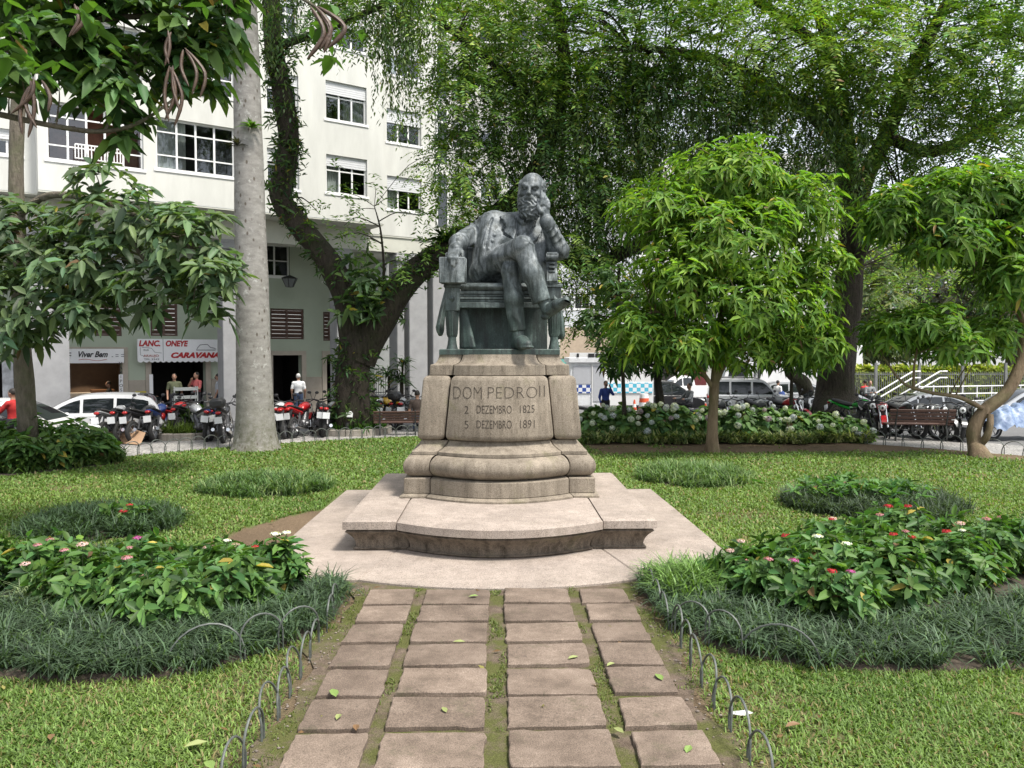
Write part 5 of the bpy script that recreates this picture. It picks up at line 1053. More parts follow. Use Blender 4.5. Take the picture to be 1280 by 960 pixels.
# spider plants, light strap leaves at the inner end of the right bed
def tuft(name, x, y, rx, ry, n, L, colr, label, dome=.12, w=.016, cat='plant', group=None, extra=None, lean=.75, z0=.03):
    a = rng.uniform(0, 6.28, n); q = np.sqrt(rng.random(n)); px, py = q*np.cos(a)*rx, q*np.sin(a)*ry; c = np.array(colr)*np.clip(rng.normal(1, .3, (n, 1)), .4, 1.9)
    ps = [blades(px, py, dome*(1-q*q), L*rng.uniform(.6, 1.25, n), w, lean+.25, c, clump=18)]
    if extra: ps += extra
    V, F, T = merge(ps); o = link(name, np_mesh(name, V, F, BLADE, tint=T), None, (x, y, z0)); tag(o, label, cat, group); return o
tuft('strap_leaf_clump', 1.95, 8.0, .42, .5, 1500, .34, (.13, .22, .06), 'bright green strap-leaved clump at the path end of the right bed', .1, .014)
tuft('strap_leaf_clump', -4.4, 7.6, .3, .22, 260, .34, (.20, .26, .13), 'pale variegated strap-leaved clump at the left edge of the left bed', .06, .016)
TL = ['round low bed of striped grass on the left lawn behind the bare earth', 'round low bed of striped grass on the right lawn', 'round dark leafy bed with one red flower on the left lawn', 'largest round grey-green bed on the right lawn with a leafy mound on top']
for i, (cx, cy_, rx, ry) in enumerate(TUFTS):
    ex = None; c = [(.085, .15, .05), (.095, .16, .055), (.055, .095, .045), (.06, .09, .05)][i]; n = [5200, 4800, 5200, 8500][i]
    if i == 0 or i == 1: 
        m = 900; a = rng.uniform(0, 6.28, m); q = np.sqrt(rng.random(m)); ex = [blades(q*np.cos(a)*rx, q*np.sin(a)*ry, .1*(1-q*q), .24*rng.uniform(.7, 1.2, m), .02, .8, np.array([.22, .29, .12])*rng.uniform(.7, 1.2, (m, 1)))]
    if i == 3: Cc = rng.normal(0, 1, (150, 3))*np.array([.45, .35, .05])+np.array([-.15, .1, .30]); V, F = rosettes(Cc, np.tile([0, 0, 1.], (150, 1))+rng.normal(0, .3, (150, 3)), 6, .14, .05, .4, .2); ex = [(V, F, tints(900, (.07, .15, .04), .3, .12))]
    o = tuft('round_grass_bed', cx, cy_, rx, ry, n, [.25, .25, .26, .27][i], c, TL[i], .12, .016, 'flower bed', 'round beds on the lawn', ex, .7)
    o = MB().add([(rx*1.04*math.cos(t), ry*1.04*math.sin(t), .012) for t in np.linspace(0, 6.283, 30)[:-1]], [tuple(range(29))]).build('bed_floor', M('bed_soil', (.055, .042, .03)), o)
fl = shrub('flowering_shrub', 'small plant with a red flower in the round bed on the left lawn', -5.2, 11.2, .38, .3, ['red', 'red'], 'flowering shrubs in the front beds', ns=16, headr=1.2)
# hydrangea hedge
hyd = []
for j in range(3):
    V, F, T = flower_head(.135, [(.52, .54, .50), (.44, .46, .54), (.38, .30, .38)][j], 150, True); V[:, 2] += .0; hyd.append(np_mesh('flower_head', V, F, PETAL, tint=T))
hx = np.linspace(2.75, 9.9, 10); ordn = ['first', 'second', 'third', 'fourth', 'fifth', 'sixth', 'seventh', 'eighth', 'ninth', 'tenth']
for i, x in enumerate(hx):
    y = 22.25+.12*math.sin(i*2.1); nh = [9, 8, 10, 9, 9, 9, 9, 8, 6, 4][i]; root = empty('hydrangea_bush', (x, y, .03)); tag(root, 'pale-flowered hydrangea bush, %s of the row counted from the pedestal' % ordn[i], 'shrub', 'hydrangea hedge behind the lawn')
    n = 300; q = sphere_dirs(n); q[:, 2] = np.abs(q[:, 2]); rr = .55+.45*rng.random((n, 1))**.5; hgt = [.95, .98, 1.0, .95, .9, .95, .9, .85, .75, .6][i]; C = q*rr*np.array([.58, .6, hgt]); C[:, 2] = np.maximum(C[:, 2], .08); V, F = rosettes(C, q+np.array([0, -.2, .6]), 4, .19, .12, .25, .25); foliage('leaves', [(V, F, tints(n*4, (.075, .145, .04), .33, .14))], root, LEAF_GLOSS)
    mb = MB()
    for k in range(9): a = k*.7; mb.tube([(.1*math.cos(a), .1*math.sin(a), -.03), (.35*math.cos(a), .35*math.sin(a), hgt*.75)], [.014, .007], 5)
    mb.build('stems', STEM, root)
    for k in range(nh):
        a = rng.uniform(math.pi, 2*math.pi); e = rng.uniform(.25, 1.25); d = np.array([math.cos(a)*math.cos(e)*.70, math.sin(a)*math.cos(e)*.78, math.sin(e)*(hgt+.10)]); o = link('flower_head', hyd[0 if rng.random() < .6 else (2 if rng.random() < .12 else 1)], root, d); s_ = rng.uniform(.5, .85); o.scale = (s_,)*3; o.rotation_euler = (.5*rng.normal(), .5*rng.normal(), rng.uniform(0, 6))
n = 5200; x = rng.uniform(2.3, 10.2, n); y = 21.42+rng.normal(0, .12, n)+.1*np.sin(x*2.2)+.12*(x > 8.5)*(x-8.5); c = np.where((rng.random(n) < .45)[:, None], np.array([.26, .28, .12]), np.array([.09, .14, .045]))*np.clip(rng.normal(1, .25, (n, 1)), .5, 1.6)
tag(foliage('edging_plants', [blades(x, y, .04+.06*rng.random(n), rng.uniform(.22, .42, n), .04, 1.0, c, clump=16)], None, BLADE), 'variegated strap-leaved edging along the hydrangeas', 'ground cover', kind='stuff')
mb = MB(); mb.add([(*p, .042) for p in BACKBED], [tuple(range(len(BACKBED)))]); tag(mb.build('bed_soil', M('bed_soil', (.055, .042, .03))), 'dark soil under the hydrangeas', kind='structure')
# shrub bed under the left tree
LB = [(-9.3, 17.3, .8, .55), (-9.9, 16.6, .75, .6), (-10.7, 16.9, .9, .65), (-10.3, 17.9, 1.0, .6), (-9.5, 18.2, .95, .55), (-11.3, 16.2, .8, .6), (-11.6, 17.3, 1.0, .65), (-8.95, 17.9, .7, .45)]
for i, (x, y, h_, r_) in enumerate(LB):
    shrub('leafy_shrub', 'leafy shrub under the left tree, '+['at the corner of the bed nearest the lawn', 'at the front of the bed', 'in front of the trunk', 'right behind the trunk', 'nearest the cardboard', 'at the picture edge in front', 'at the picture edge behind', 'smallest, beside the hoop fence'][i], x, y, h_, r_, [], 'shrubs under the left tree', .24, .085, (.08, .155, .04), 22, whorls=6)
n = 3000; x, y = scatter(n*4, -13, -8.3, 15, 18.5); k = in_poly(x, y, LEFTBED) & ~in_poly(x-.35, y+.6, LEFTBED); k |= in_poly(x, y, LEFTBED) & (rng.random(len(x)) < .25); x, y = x[k], y[k]; n = len(x); c = np.where((rng.random(n) < .3)[:, None], np.array([.15, .20, .07]), np.array([.06, .11, .03]))*np.clip(rng.normal(1, .25, (n, 1)), .5, 1.6)
tag(foliage('edging_plants', [blades(x, y, .05, rng.uniform(.25, .45, n), .04, 1.0, c, clump=16)], None, BLADE), 'strap-leaved ground cover under the left tree', 'ground cover', kind='stuff')
mb = MB(); mb.add([(*p, .042) for p in LEFTBED], [tuple(range(len(LEFTBED)))]); tag(mb.build('bed_soil', M('bed_soil', (.055, .042, .03))), 'dark soil under the left tree', kind='structure')
# kerbed round beds on the pavement
KERB = granite('kerb_stone', (.34, .31, .27), (.10, .09, .07), .4, .6)
def kerb_ring(name, label, c, r0, nst, sub_n, colr, L, h=.2, ry=1., zl=0.):
    root = empty(name, (c[0], c[1], 0)); tag(root, label, 'planter')
    for k in range(nst):
        a0, a1 = 2*math.pi*k/nst+.01, 2*math.pi*(k+1)/nst-.01; mb = MB(); aa = np.linspace(a0, a1, 5); v = []
        for (rr, z) in ((r0, zl), (r0, h-.02), (r0-.02, h), (r0-.16, h), (r0-.18, h-.02), (r0-.18, zl)): v += [(rr*math.cos(a), rr*ry*math.sin(a), z) for a in aa]
        f = [(i*5+j, i*5+j+1, (i+1)*5+j+1, (i+1)*5+j) for i in range(5) for j in range(4)]+[tuple(i*5 for i in range(6)), tuple(i*5+4 for i in range(6))]; mb.add(v, f); mb.build('kerb_stone', KERB, root, 30)
    mb = MB(); mb.add([((r0-.17)*math.cos(t), (r0-.17)*ry*math.sin(t), h*.75) for t in np.linspace(0, 6.283, 25)[:-1]], [tuple(range(24))]); mb.build('soil', M('bed_soil', (.055, .042, .03)), root)
    n = sub_n; a = rng.uniform(0, 6.28, n); q = np.sqrt(rng.random(n))*(r0-.2); V, F, T = blades(q*np.cos(a), q*np.sin(a)*ry, h*.78, L*rng.uniform(.6, 1.3, n), .022, .7, np.array(colr)*np.clip(rng.normal(1, .3, (n, 1)), .4, 1.8)); o = link('grass', np_mesh('grass', V, F, BLADE, tint=T), root); tag(o, kind='stuff'); return root
kerb_ring('round_planter', 'round kerbed bed of bright grass at the foot of the forked tree', tD, 1.2, 12, 5200, (.07, .17, .03), .26)
pl = G(236, 546); kr = kerb_ring('round_planter', 'round kerbed bed of yellow-green plants in front of the snack bar', pl, 1.15, 12, 3400, (.13, .19, .045), .34)
shrub('leafy_shrub', 'dark shrub growing in the kerbed bed in front of the snack bar', pl[0]+.15, pl[1], .75, .5, [], 'shrubs in kerbed beds', .2, .07, (.05, .10, .03), 20, z0=.15)
kerb_ring('round_planter', 'large kerbed bed round the foot of the great dark tree', (tC[0]-.1, tC[1]+.3), 2.3, 18, 2600, (.06, .13, .03), .3, .24, 1., -.7)
# low iron hoop fences
IRON = M('hoop_iron', (.10, .11, .10), .6, .3, 30, metal=.3)
def hoop_fence(label, pts, w, h, r=.008, z=.03, jit=.02):
    pts = [np.array(p, float) for p in pts]; root = empty('hoop_fence', (*pts[0], z)); tag(root, label, 'fence', 'low hoop fences')
    for i in range(len(pts)-1):
        a, b = pts[i], pts[i+1]; L = np.linalg.norm(b-a); n = max(1, round(L/w))
        for k in range(n):
            p = a+(b-a)*(k/n)-pts[0]; q = a+(b-a)*((k+1.12)/n)-pts[0]; hh = h*rng.uniform(.9, 1.08); tl = rng.normal(0, jit, 2); path_ = []
            for t in np.linspace(0, 1, 13):
                ang = math.pi*t; rr = np.linalg.norm(q-p)/2; xx = (1-math.cos(ang))/2
                path_.append((p[0]+(q[0]-p[0])*xx+tl[0]*math.sin(ang), p[1]+(q[1]-p[1])*xx+tl[1]*math.sin(ang), (hh-rr)+rr*math.sin(ang)))
            path_ = [(p[0], p[1], -.04)]+path_+[(q[0], q[1], -.04)]; mb = MB(); mb.tube(path_, r, 6); mb.build('hoop', IRON, root, 60)
hoop_fence('hoop fence along the left edge of the path', [(-1.50, 4.3), (-1.47, 5.3), (-1.5, 6.65)], .34, .30); hoop_fence('hoop fence along the right edge of the path', [(1.52, 4.3), (1.50, 5.4), (1.53, 6.85)], .34, .30)
hoop_fence('hoop fence in front of the mondo grass of the left bed', [(-1.52, 6.75), (-2.0, 6.3), (-2.5, 6.15)], .42, .34); hoop_fence('hoop fence in front of the mondo grass of the right bed', [(1.55, 6.85), (1.95, 6.35), (2.45, 6.1)], .42, .34)
hoop_fence('hoop fence at the path end of the right bed', [(1.53, 7.0), (1.56, 8.2)], .36, .26); hoop_fence('hoop fence at the path end of the left bed', [(-1.5, 7.0), (-1.53, 7.7)], .36, .26)
def garden_arc(a0, a1, n): return [(GC[0]+(GR+.02)*math.sin(a), GC[1]+(GR+.02)*math.cos(a)) for a in np.linspace(a0, a1, n)]
hoop_fence('long hoop fence along the back of the left lawn', garden_arc(R(-60), R(-5), 14), .33, .33, .011); hoop_fence('long hoop fence along the back of the right lawn', garden_arc(R(35), R(70), 10), .38, .36, .011)

# pebbles, moss and weeds along the path
peb = []; n = 260; px_ = np.where(rng.random(n) < .5, -1, 1)*(1.42+rng.normal(0, .09, n)); py_ = rng.uniform(4.2, 8.3, n); mb = MB()
for x, y in zip(px_, py_): r_ = rng.uniform(.003, .012); mb.ball((x, y, .055+r_*.3), (r_*rng.uniform(.8, 1.4), r_, r_*.7), 6, 4)
tag(mb.build('pebbles', M('pebble', (.17, .14, .115), .8, .5, 3), None, 60), 'small pebbles and crumbs of earth along the path edges', 'pebbles', kind='stuff')
n = 9000; x = np.concatenate([rng.normal(0, .04, 2600), rng.normal(-.78, .035, 1500), rng.normal(.78, .035, 1500), np.where(rng.random(3400) < .5, -1, 1)*(1.42+rng.normal(0, .08, 3400))]); y = rng.uniform(4.2, 8.2, len(x)); k = nz2(x*3, y, 2.2, 4.) > .05; x, y = x[k], y[k]; n = len(x)
tag(foliage('moss', [blades(x, y, .052, rng.uniform(.012, .035, n), .007, .8, np.array([.11, .14, .035])*np.clip(rng.normal(1, .3, (n, 1)), .4, 1.8))], None, BLADE), 'moss and tiny weeds in the joints of the path', 'moss', kind='stuff')
p = G(925, 893, .06); mb = MB(); mb.add([(-.08, -.01, .01), (.02, -.02, .0), (.09, .0, .01), (.05, .025, .02), (-.05, .02, .012), (.0, .0, .022)], [(0, 1, 5), (1, 2, 5), (2, 3, 5), (3, 4, 5), (4, 0, 5)]); tag(mb.build('paper_scrap', M('paper_white', (.5, .5, .5)), None, False, p), 'crumpled white paper scrap by the right hoops of the path', 'litter')
n = 420; x, y = scatter(n*2, -8, 9, 4.2, 19); k = (~((np.abs(x) < 2.8) & (y > 8.5) & (y < 14)))[:]; x, y = x[k][:n], y[k][:n]; n = len(x); a = rng.uniform(0, 6.28, n); V, F = leaf_arrays(np.stack([x, y, np.full(n, .075)], 1), np.stack([np.cos(a), np.sin(a), rng.normal(.1, .15, n)], 1), np.tile([0, 0, 1.], (n, 1))+rng.normal(0, .25, (n, 3)), rng.uniform(.04, .1, n), .028, 0); tc = np.where((rng.random(n) < .6)[:, None], np.array([.17, .10, .045]), np.array([.26, .24, .08]))*rng.uniform(.6, 1.2, (n, 1))
tag(foliage('leaf_litter', [(V, F, np.repeat(tc, 4, 0))], None, BLADE), 'scattered small dry leaves on the lawn and path', 'litter', kind='stuff')
# ================================================================== buildings
WHITE = M('white_render', (.56, .56, .525), .8, .12, 1.4, bmp=.15, bscale=30, stretch=(1, 1, .22)); CREAM = M('cream_render', (.50, .50, .44), .8, .12, 1.0, bmp=.15); GREENW = M('green_render', (.40, .45, .36), .85, .08, .8, bmp=.15); STONE = M('beige_stone_cladding', (.36, .32, .27), .75, .12, 3, bmp=.2)
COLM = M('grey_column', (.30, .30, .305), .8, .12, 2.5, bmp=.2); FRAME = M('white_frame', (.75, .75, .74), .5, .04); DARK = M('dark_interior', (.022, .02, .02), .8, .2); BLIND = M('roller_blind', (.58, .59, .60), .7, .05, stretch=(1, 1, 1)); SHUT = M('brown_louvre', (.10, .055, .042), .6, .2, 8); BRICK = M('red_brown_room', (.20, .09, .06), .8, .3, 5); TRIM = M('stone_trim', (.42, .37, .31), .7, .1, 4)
AF = math.atan2(.557, .83)
class Facade:
    def __init__(s, p, ang): s.p = np.array([p[0], p[1], 0.]); s.u = np.array([math.cos(ang), math.sin(ang), 0]); s.n = np.array([-math.sin(ang), math.cos(ang), 0])
    def at(s, u, v, y):
        d = ray(u, v); t = np.dot(s.p+s.n*y-CAM, s.n)/np.dot(d, s.n); q = CAM+d*t; return float(np.dot(q-s.p, s.u)), float(q[2])
def wall_holes(mb, s0, s1, z0, z1, y, holes, depth=.3, mi=0):
    xs = sorted({s0, s1, *[min(max(h[i], s0), s1) for h in holes for i in (0, 1)]}); zs = sorted({z0, z1, *[min(max(h[i], z0), z1) for h in holes for i in (2, 3)]})
    for i in range(len(xs)-1):
        for j in range(len(zs)-1):
            cx, cz = (xs[i]+xs[i+1])/2, (zs[j]+zs[j+1])/2
            if any(h[0] < cx < h[1] and h[2] < cz < h[3] for h in holes): continue
            mb.add([(xs[i], y, zs[j]), (xs[i+1], y, zs[j]), (xs[i+1], y, zs[j+1]), (xs[i], y, zs[j+1])], [(0, 1, 2, 3)], mi)
    for h in holes:
        a, b, c, d = h; mb.add([(a, y, c), (b, y, c), (b, y, d), (a, y, d), (a, y+depth, c), (b, y+depth, c), (b, y+depth, d), (a, y+depth, d)], [(0, 1, 5, 4), (1, 2, 6, 5), (2, 3, 7, 6), (3, 0, 4, 7)], mi)
def window(root, a, b, c, d, y, cols, rows=(1.,), blind=0., fw=.06, open_cols=(), room=None, glass=None):
    """frame is the part; panes and blind its pieces"""
    mb = MB(); yy = y+.12
    for lo, hi in (((a-.07, y-.03, c-.09), (b+.07, y+.10, c)), ((a, yy, d-fw), (b, yy+.07, d)), ((a, yy, c), (b, yy+.07, c+fw)), ((a, yy, c+fw), (a+fw, yy+.07, d-fw)), ((b-fw, yy, c+fw), (b, yy+.07, d-fw))): mb.box(lo, hi)
    xs = np.linspace(a+fw, b-fw, cols+1); zs = [c+fw]+[c+fw+(d-c-2*fw)*r_ for r_ in np.cumsum(rows)/sum(rows)]
    for x in xs[1:-1]: mb.box((x-.03, yy+.005, c+fw), (x+.03, yy+.065, d-fw))
    for z in zs[1:-1]: mb.box((a+fw, yy+.01, z-.022), (b-fw, yy+.06, z+.022))
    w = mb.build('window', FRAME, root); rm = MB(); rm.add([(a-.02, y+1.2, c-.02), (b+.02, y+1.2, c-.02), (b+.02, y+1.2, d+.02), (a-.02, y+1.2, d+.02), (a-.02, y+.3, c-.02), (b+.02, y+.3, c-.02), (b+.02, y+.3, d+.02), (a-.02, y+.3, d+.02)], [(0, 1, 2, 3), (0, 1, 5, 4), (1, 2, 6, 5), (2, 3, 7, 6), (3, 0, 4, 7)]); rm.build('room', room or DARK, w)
    for i in range(cols):
        if i in open_cols: continue
        for j in range(len(zs)-1):
            p = MB(); p.add([(xs[i]+.02, yy+.035, zs[j]+.01), (xs[i+1]-.02, yy+.035, zs[j]+.01), (xs[i+1]-.02, yy+.035+.004*((i+j) % 3-1), zs[j+1]-.01), (xs[i]+.02, yy+.035, zs[j+1]-.01)], [(0, 1, 2, 3)]); p.build('pane', glass or PANE, w)
    if random.random() < .55 and not open_cols:
        q = MB(); x0, x1 = (a, a+(b-a)*random.uniform(.2, .5)) if random.random() < .5 else (b-(b-a)*random.uniform(.2, .6), b); nf = 14; q.add([(x0+(x1-x0)*k/nf, yy+.16+.03*(k % 2), z) for k in range(nf+1) for z in (c+.02, d-.02)], [(2*k, 2*k+2, 2*k+3, 2*k+1) for k in range(nf)]); q.build('curtain', M('curtain', (.5, .49, .46), .9), w)
    if blind > 0:
        p = MB(); h_ = (d-c)*blind; k = int(h_/.07)
        for q in range(k): p.box((a+.01, yy-.05, d-h_*(q+1)/k+.008), (b-.01, yy-.02-.006*(q % 2), d-h_*q/k))
        p.build('roller_blind', BLIND, w)
    return w
pf = P(171, 440, 26.0); FB = Facade(pf, AF)
b1 = empty('arcade_building', FB.p, AF); tag(b1, 'white apartment building over a tall shop arcade, left behind the trees', 'building')
sof = FB.at(171, 249, 0)[1]; sM0 = FB.at(48, 240, 0)[0]; sM1 = FB.at(480, 288, 0)[0]; TOP = 26.
z1a, z1b = FB.at(430, 243, 0)[1], FB.at(430, 195, 0)[1]; z2a = FB.at(430, 152, 0)[1]; ST = z2a-z1a
def rect(u0, u1, v0, v1, y): a = FB.at(u0, (v0+v1)/2, y)[0]; b = FB.at(u1, (v0+v1)/2, y)[0]; m = (u0+u1)/2; return a, b, FB.at(m, v1, y)[1], FB.at(m, v0, y)[1]
bigA = rect(58, 179, 134, 205, 0); bigB = rect(195, 294, 153, 216, 0); w3 = rect(334, 374, 187, 235, 0); w4 = rect(408, 459, 196, 243, 0)
holes = []; wins = []
for k in range(6):
    for nm, w in (('A', bigA), ('B', bigB), ('3', w3), ('4', w4)):
        q = (w[0], w[1], w[2]+ST*k, w[3]+ST*k)
        if q[3] < TOP-.4: holes.append(q); wins.append((nm, k, q))
mb = MB(); wall_holes(mb, sM0, sM1, sof, TOP, 0, holes); mb.add([(sM1, 0, sof), (sM1, 1.3, sof), (sM1, 1.3, TOP), (sM1, 0, TOP)], [(0, 1, 2, 3)]); mb.add([(sM0, 0, sof), (sM0, 1.3, sof), (sM0, 1.3, TOP), (sM0, 0, TOP)], [(0, 1, 2, 3)])
mb.box((sM0-12, -.0, TOP), (sM1+8, 9, TOP+.4)); mb.build('wall', WHITE, b1)
for nm, k, q in wins:
    if nm == 'A': window(b1, *q, 0, 5, (1, 2.2, .9), 0, .06, (2, 3) if k == 0 else (), BRICK if k % 2 == 0 else DARK)
    elif nm == 'B': window(b1, *q, 0, 4, (1.1, 2, 1) if k != 1 else (1, 2), 0, .06, (), BRICK if k == 1 else None)
    else: window(b1, *q, 0, 3, (1.6, 1), [.30, .34, .45, .2][(k+(nm == '3')) % 4])
# balcony rail across the open window
rl = MB(); a, b, c, d = bigA; x0, x1 = a+(b-a)*.28, a+(b-a)*.78
rl.box((x0, -.03, c+.52), (x1, .0, c+.56)); rl.box((x0, -.03, c+.10), (x1, .0, c+.13))
for x in np.linspace(x0, x1, 16): rl.box((x-.015, -.026, c+.1), (x+.015, -.004, c+.54))
rl.build('balcony_rail', FRAME, b1)
# recessed wings
yl = .7; mb = MB(); lw = rect(-25, 27, 160, 192, yl); hl = [(lw[0], lw[1], lw[2]+ST*k, lw[3]+ST*k) for k in range(5)]; wall_holes(mb, sM0-14, sM0, sof, TOP, yl, hl); mb.build('wall', WHITE, b1)
for k, q in enumerate(hl): window(b1, *q, yl, 3, (1.5, 1), .4)
yr = 1.2; rw = rect(484, 527, 222, 263, yr); sR1 = FB.at(541, 290, yr)[0]; sofR = FB.at(505, 296, yr)[1]; hr_ = [(rw[0], rw[1], rw[2]+ST*k, rw[3]+ST*k) for k in range(5)]; mb = MB(); wall_holes(mb, sM1, sR1, sofR, TOP, yr, hr_)
for k in range(10):                                                 # rounded corner
    a0, a1 = math.pi/2*k/10, math.pi/2*(k+1)/10; r_ = 1.6; p0 = (sR1+r_*math.sin(a0), yr+r_*(1-math.cos(a0))); p1 = (sR1+r_*math.sin(a1), yr+r_*(1-math.cos(a1))); mb.add([(*p0, sofR), (*p1, sofR), (*p1, TOP), (*p0, TOP)], [(0, 1, 2, 3)])
mb.add([(sR1+1.6, yr+1.6, sofR), (sR1+1.6, 14, sofR), (sR1+1.6, 14, TOP), (sR1+1.6, yr+1.6, TOP)], [(0, 1, 2, 3)]); mb.build('wall', WHITE, b1, 30)
for k, q in enumerate(hr_): window(b1, *q, yr, 3, (1.6, 1), .42)
for k in range(4):                                                  # narrow corner windows and curved balcony rails
    zc = rw[2]+ST*k-.5; mb = MB(); mb.box((sR1+.15, yr-.05, zc), (sR1+.22, yr+.05, zc+2.2)); mb.box((sR1+.75, yr+.1, zc), (sR1+.82, yr+.2, zc+2.2)); mb.box((sR1+.15, yr-.04, zc+1.6), (sR1+.8, yr+.12, zc+1.67)); w = mb.build('window', FRAME, b1); p = MB(); p.add([(sR1+.2, yr-.01, zc), (sR1+.78, yr+.14, zc), (sR1+.78, yr+.14, zc+2.2), (sR1+.2, yr-.01, zc+2.2)], [(0, 1, 2, 3)]); p.build('pane', GLASS, w)
    mb = MB()
    for z in (zc+1.0, zc+.5): mb.tube([(sR1+.9+1.2*math.sin(t), yr+.2+1.4*(1-math.cos(t))-.3*math.sin(t), z) for t in np.linspace(0, 1.5, 8)], .03, 6)
    mb.build('balcony_rail', COLM, b1)
# soffit, beam, columns, arcade wall
yS = 4.2; mb = MB(); mb.box((sM0-14, .71, sof-.05), (sM0, yS, sof+.0)); mb.box((sM0, .01, sof-.06), (sM1, yS, sof-.002)); mb.box((sM1, yr+.01, sofR-.06), (sR1+1.5, 9, sofR-.002)); mb.build('soffit', CREAM, b1)
zb_ = FB.at(320, 302, 1.25)[1]; mb = MB(); mb.box((sM0-14, 1.25, zb_), (sR1+1.0, 1.9, sof-.062)); mb.build('beam', CREAM, b1)
colpx = [58, 291, 427, 497, 519, 547]
for i, u in enumerate(colpx):
    s_ = FB.at(u, 440, 1.5)[0]; w_ = [.62, .42, .30, .16, .42, .38][i]; mb = MB(); mb.box((s_-w_, 1.2, 0), (s_+w_, 1.95, zb_-.35), bev=.02); mb.box((s_-w_-.08, 1.1, zb_-.347), (s_+w_+.08, 2.05, zb_-.12), bev=.02); mb.box((s_-w_-.03, 1.16, zb_-.118), (s_+w_+.03, 2.0, zb_-.002)); mb.build('column', COLM, b1, 30)
def R4(u0, u1, v0, v1): return rect(u0, u1, v0, v1, yS)
z_dado = FB.at(230, 474, yS)[1]; sW1 = FB.at(468, 440, yS)[0]; sW0 = sM0-14
doors = {k: (FB.at(a, 480, yS)[0], FB.at(b, 480, yS)[0], .02, FB.at((a+b)/2, v, yS)[1]) for k, (a, b, v) in {'poster': (-40, 38, 452), 'bem': (80, 153, 440), 'bar': (189, 257, 452), 'store': (341, 377, 444), 'narrow': (408, 421, 444)}.items()}
mez = [R4(118, 152, 378, 420), R4(188, 222, 378, 420), R4(338, 380, 386, 424), R4(404, 421, 390, 426)]; upw = [R4(112, 160, 300, 332), R4(326, 362, 306, 345), R4(404, 421, 318, 352)]
mb = MB(); wall_holes(mb, sW0, sW1, 0, sof, yS, list(doors.values())+mez+upw, .35); mb.add([(sW1, yS, 0), (sW1, yS+5, 0), (sW1, yS+5, sof), (sW1, yS, sof)], [(0, 1, 2, 3)]); mb.build('arcade_wall', GREENW, b1)
sdo = sorted(doors.values()); edges = [sW0]+[e for q in sdo for e in (q[0]-.2, q[1]+.2)]+[sW1]
for i in range(0, len(edges), 2):
    a, b = edges[i], edges[i+1]; n = max(1, round((b-a)/1.1))
    for k in range(n): mb = MB(); mb.box((a+(b-a)*k/n+.004, yS-.05, 0), (a+(b-a)*(k+1)/n-.004, yS-.003, z_dado)); mb.build('dado_slab', STONE, b1)
for nm, (a, b, c, d) in doors.items():
    mb = MB(); mb.box((a-.19, yS-.07, 0), (a, yS+.04, d+.18)); mb.box((b, yS-.07, 0), (b+.19, yS+.04, d+.18)); mb.box((a, yS-.07, d), (b, yS+.04, d+.18)); mb.build('door_surround', TRIM, b1)
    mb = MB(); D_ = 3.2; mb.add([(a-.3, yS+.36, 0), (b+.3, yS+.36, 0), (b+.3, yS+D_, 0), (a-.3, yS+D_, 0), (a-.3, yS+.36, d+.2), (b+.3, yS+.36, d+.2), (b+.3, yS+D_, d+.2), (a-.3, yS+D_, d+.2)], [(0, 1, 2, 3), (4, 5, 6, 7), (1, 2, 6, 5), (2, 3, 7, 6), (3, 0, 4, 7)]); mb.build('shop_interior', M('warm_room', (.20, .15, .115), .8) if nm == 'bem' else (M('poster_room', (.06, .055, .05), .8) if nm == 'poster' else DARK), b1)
for i, q in enumerate(mez):                                          # louvred shutters, every slat a piece of its shutter
    a, b, c, d = q; mb = MB(); f_ = .07
    for lo, hi in (((a, yS+.06, c), (a+f_, yS+.14, d)), ((b-f_, yS+.06, c), (b, yS+.14, d)), ((a+f_, yS+.06, c), (b-f_, yS+.14, c+f_)), ((a+f_, yS+.06, d-f_), (b-f_, yS+.14, d)), (((a+b)/2-.04, yS+.06, c+f_), ((a+b)/2+.04, yS+.14, d-f_))): mb.box(lo, hi)
    sh = mb.build('shutter', SHUT, b1)
    for k in range(7):
        z = c+f_+(d-c-2*f_)*(k+.5)/7
        for x0, x1 in ((a+f_, (a+b)/2-.04), ((a+b)/2+.04, b-f_)): p = MB(); p.box((x0, -.012, -.075), (x1, .012, .075), M=Matrix.Translation(Vector((0, yS+.1, z)))@Matrix.Rotation(R(24), 4, 'X')); p.build('slat', SHUT, sh)
for q in upw: window(b1, *q, yS, 2, (1, 1), 0, .05)
# arcade end: far wall, planting fence
e0 = FB.at(466, 470, 5.6)[0]; e1 = FB.at(560, 470, 5.6)[0]; mb = MB(); mb.box((sW1, 8.6, 0), (e1+2.0, 8.8, sof)); mb.build('end_wall', M('pale_wall', (.26, .27, .265), .8, .1), b1)
mb = MB(); mb.box((e0, 5.5, .0), (e1, 5.7, .55)); mb.build('low_wall', COLM, b1)
fence_g = empty('arcade_fence', FB.p, AF); tag(fence_g, 'grey upright bar fence at the end of the arcade', 'fence')
for i, x in enumerate(np.linspace(e0+.05, e1-.05, 34)): mb = MB(); mb.box((x-.012, 5.59, .55), (x+.012, 5.61, 1.75)); mb.build('bar', M('grey_iron', (.07, .075, .075), .5), fence_g)
mb = MB(); mb.box((e0, 5.585, 1.70), (e1, 5.615, 1.74)); mb.box((e0, 5.585, .62), (e1, 5.615, .66)); mb.build('rail', M('grey_iron', (.07, .075, .075)), fence_g)
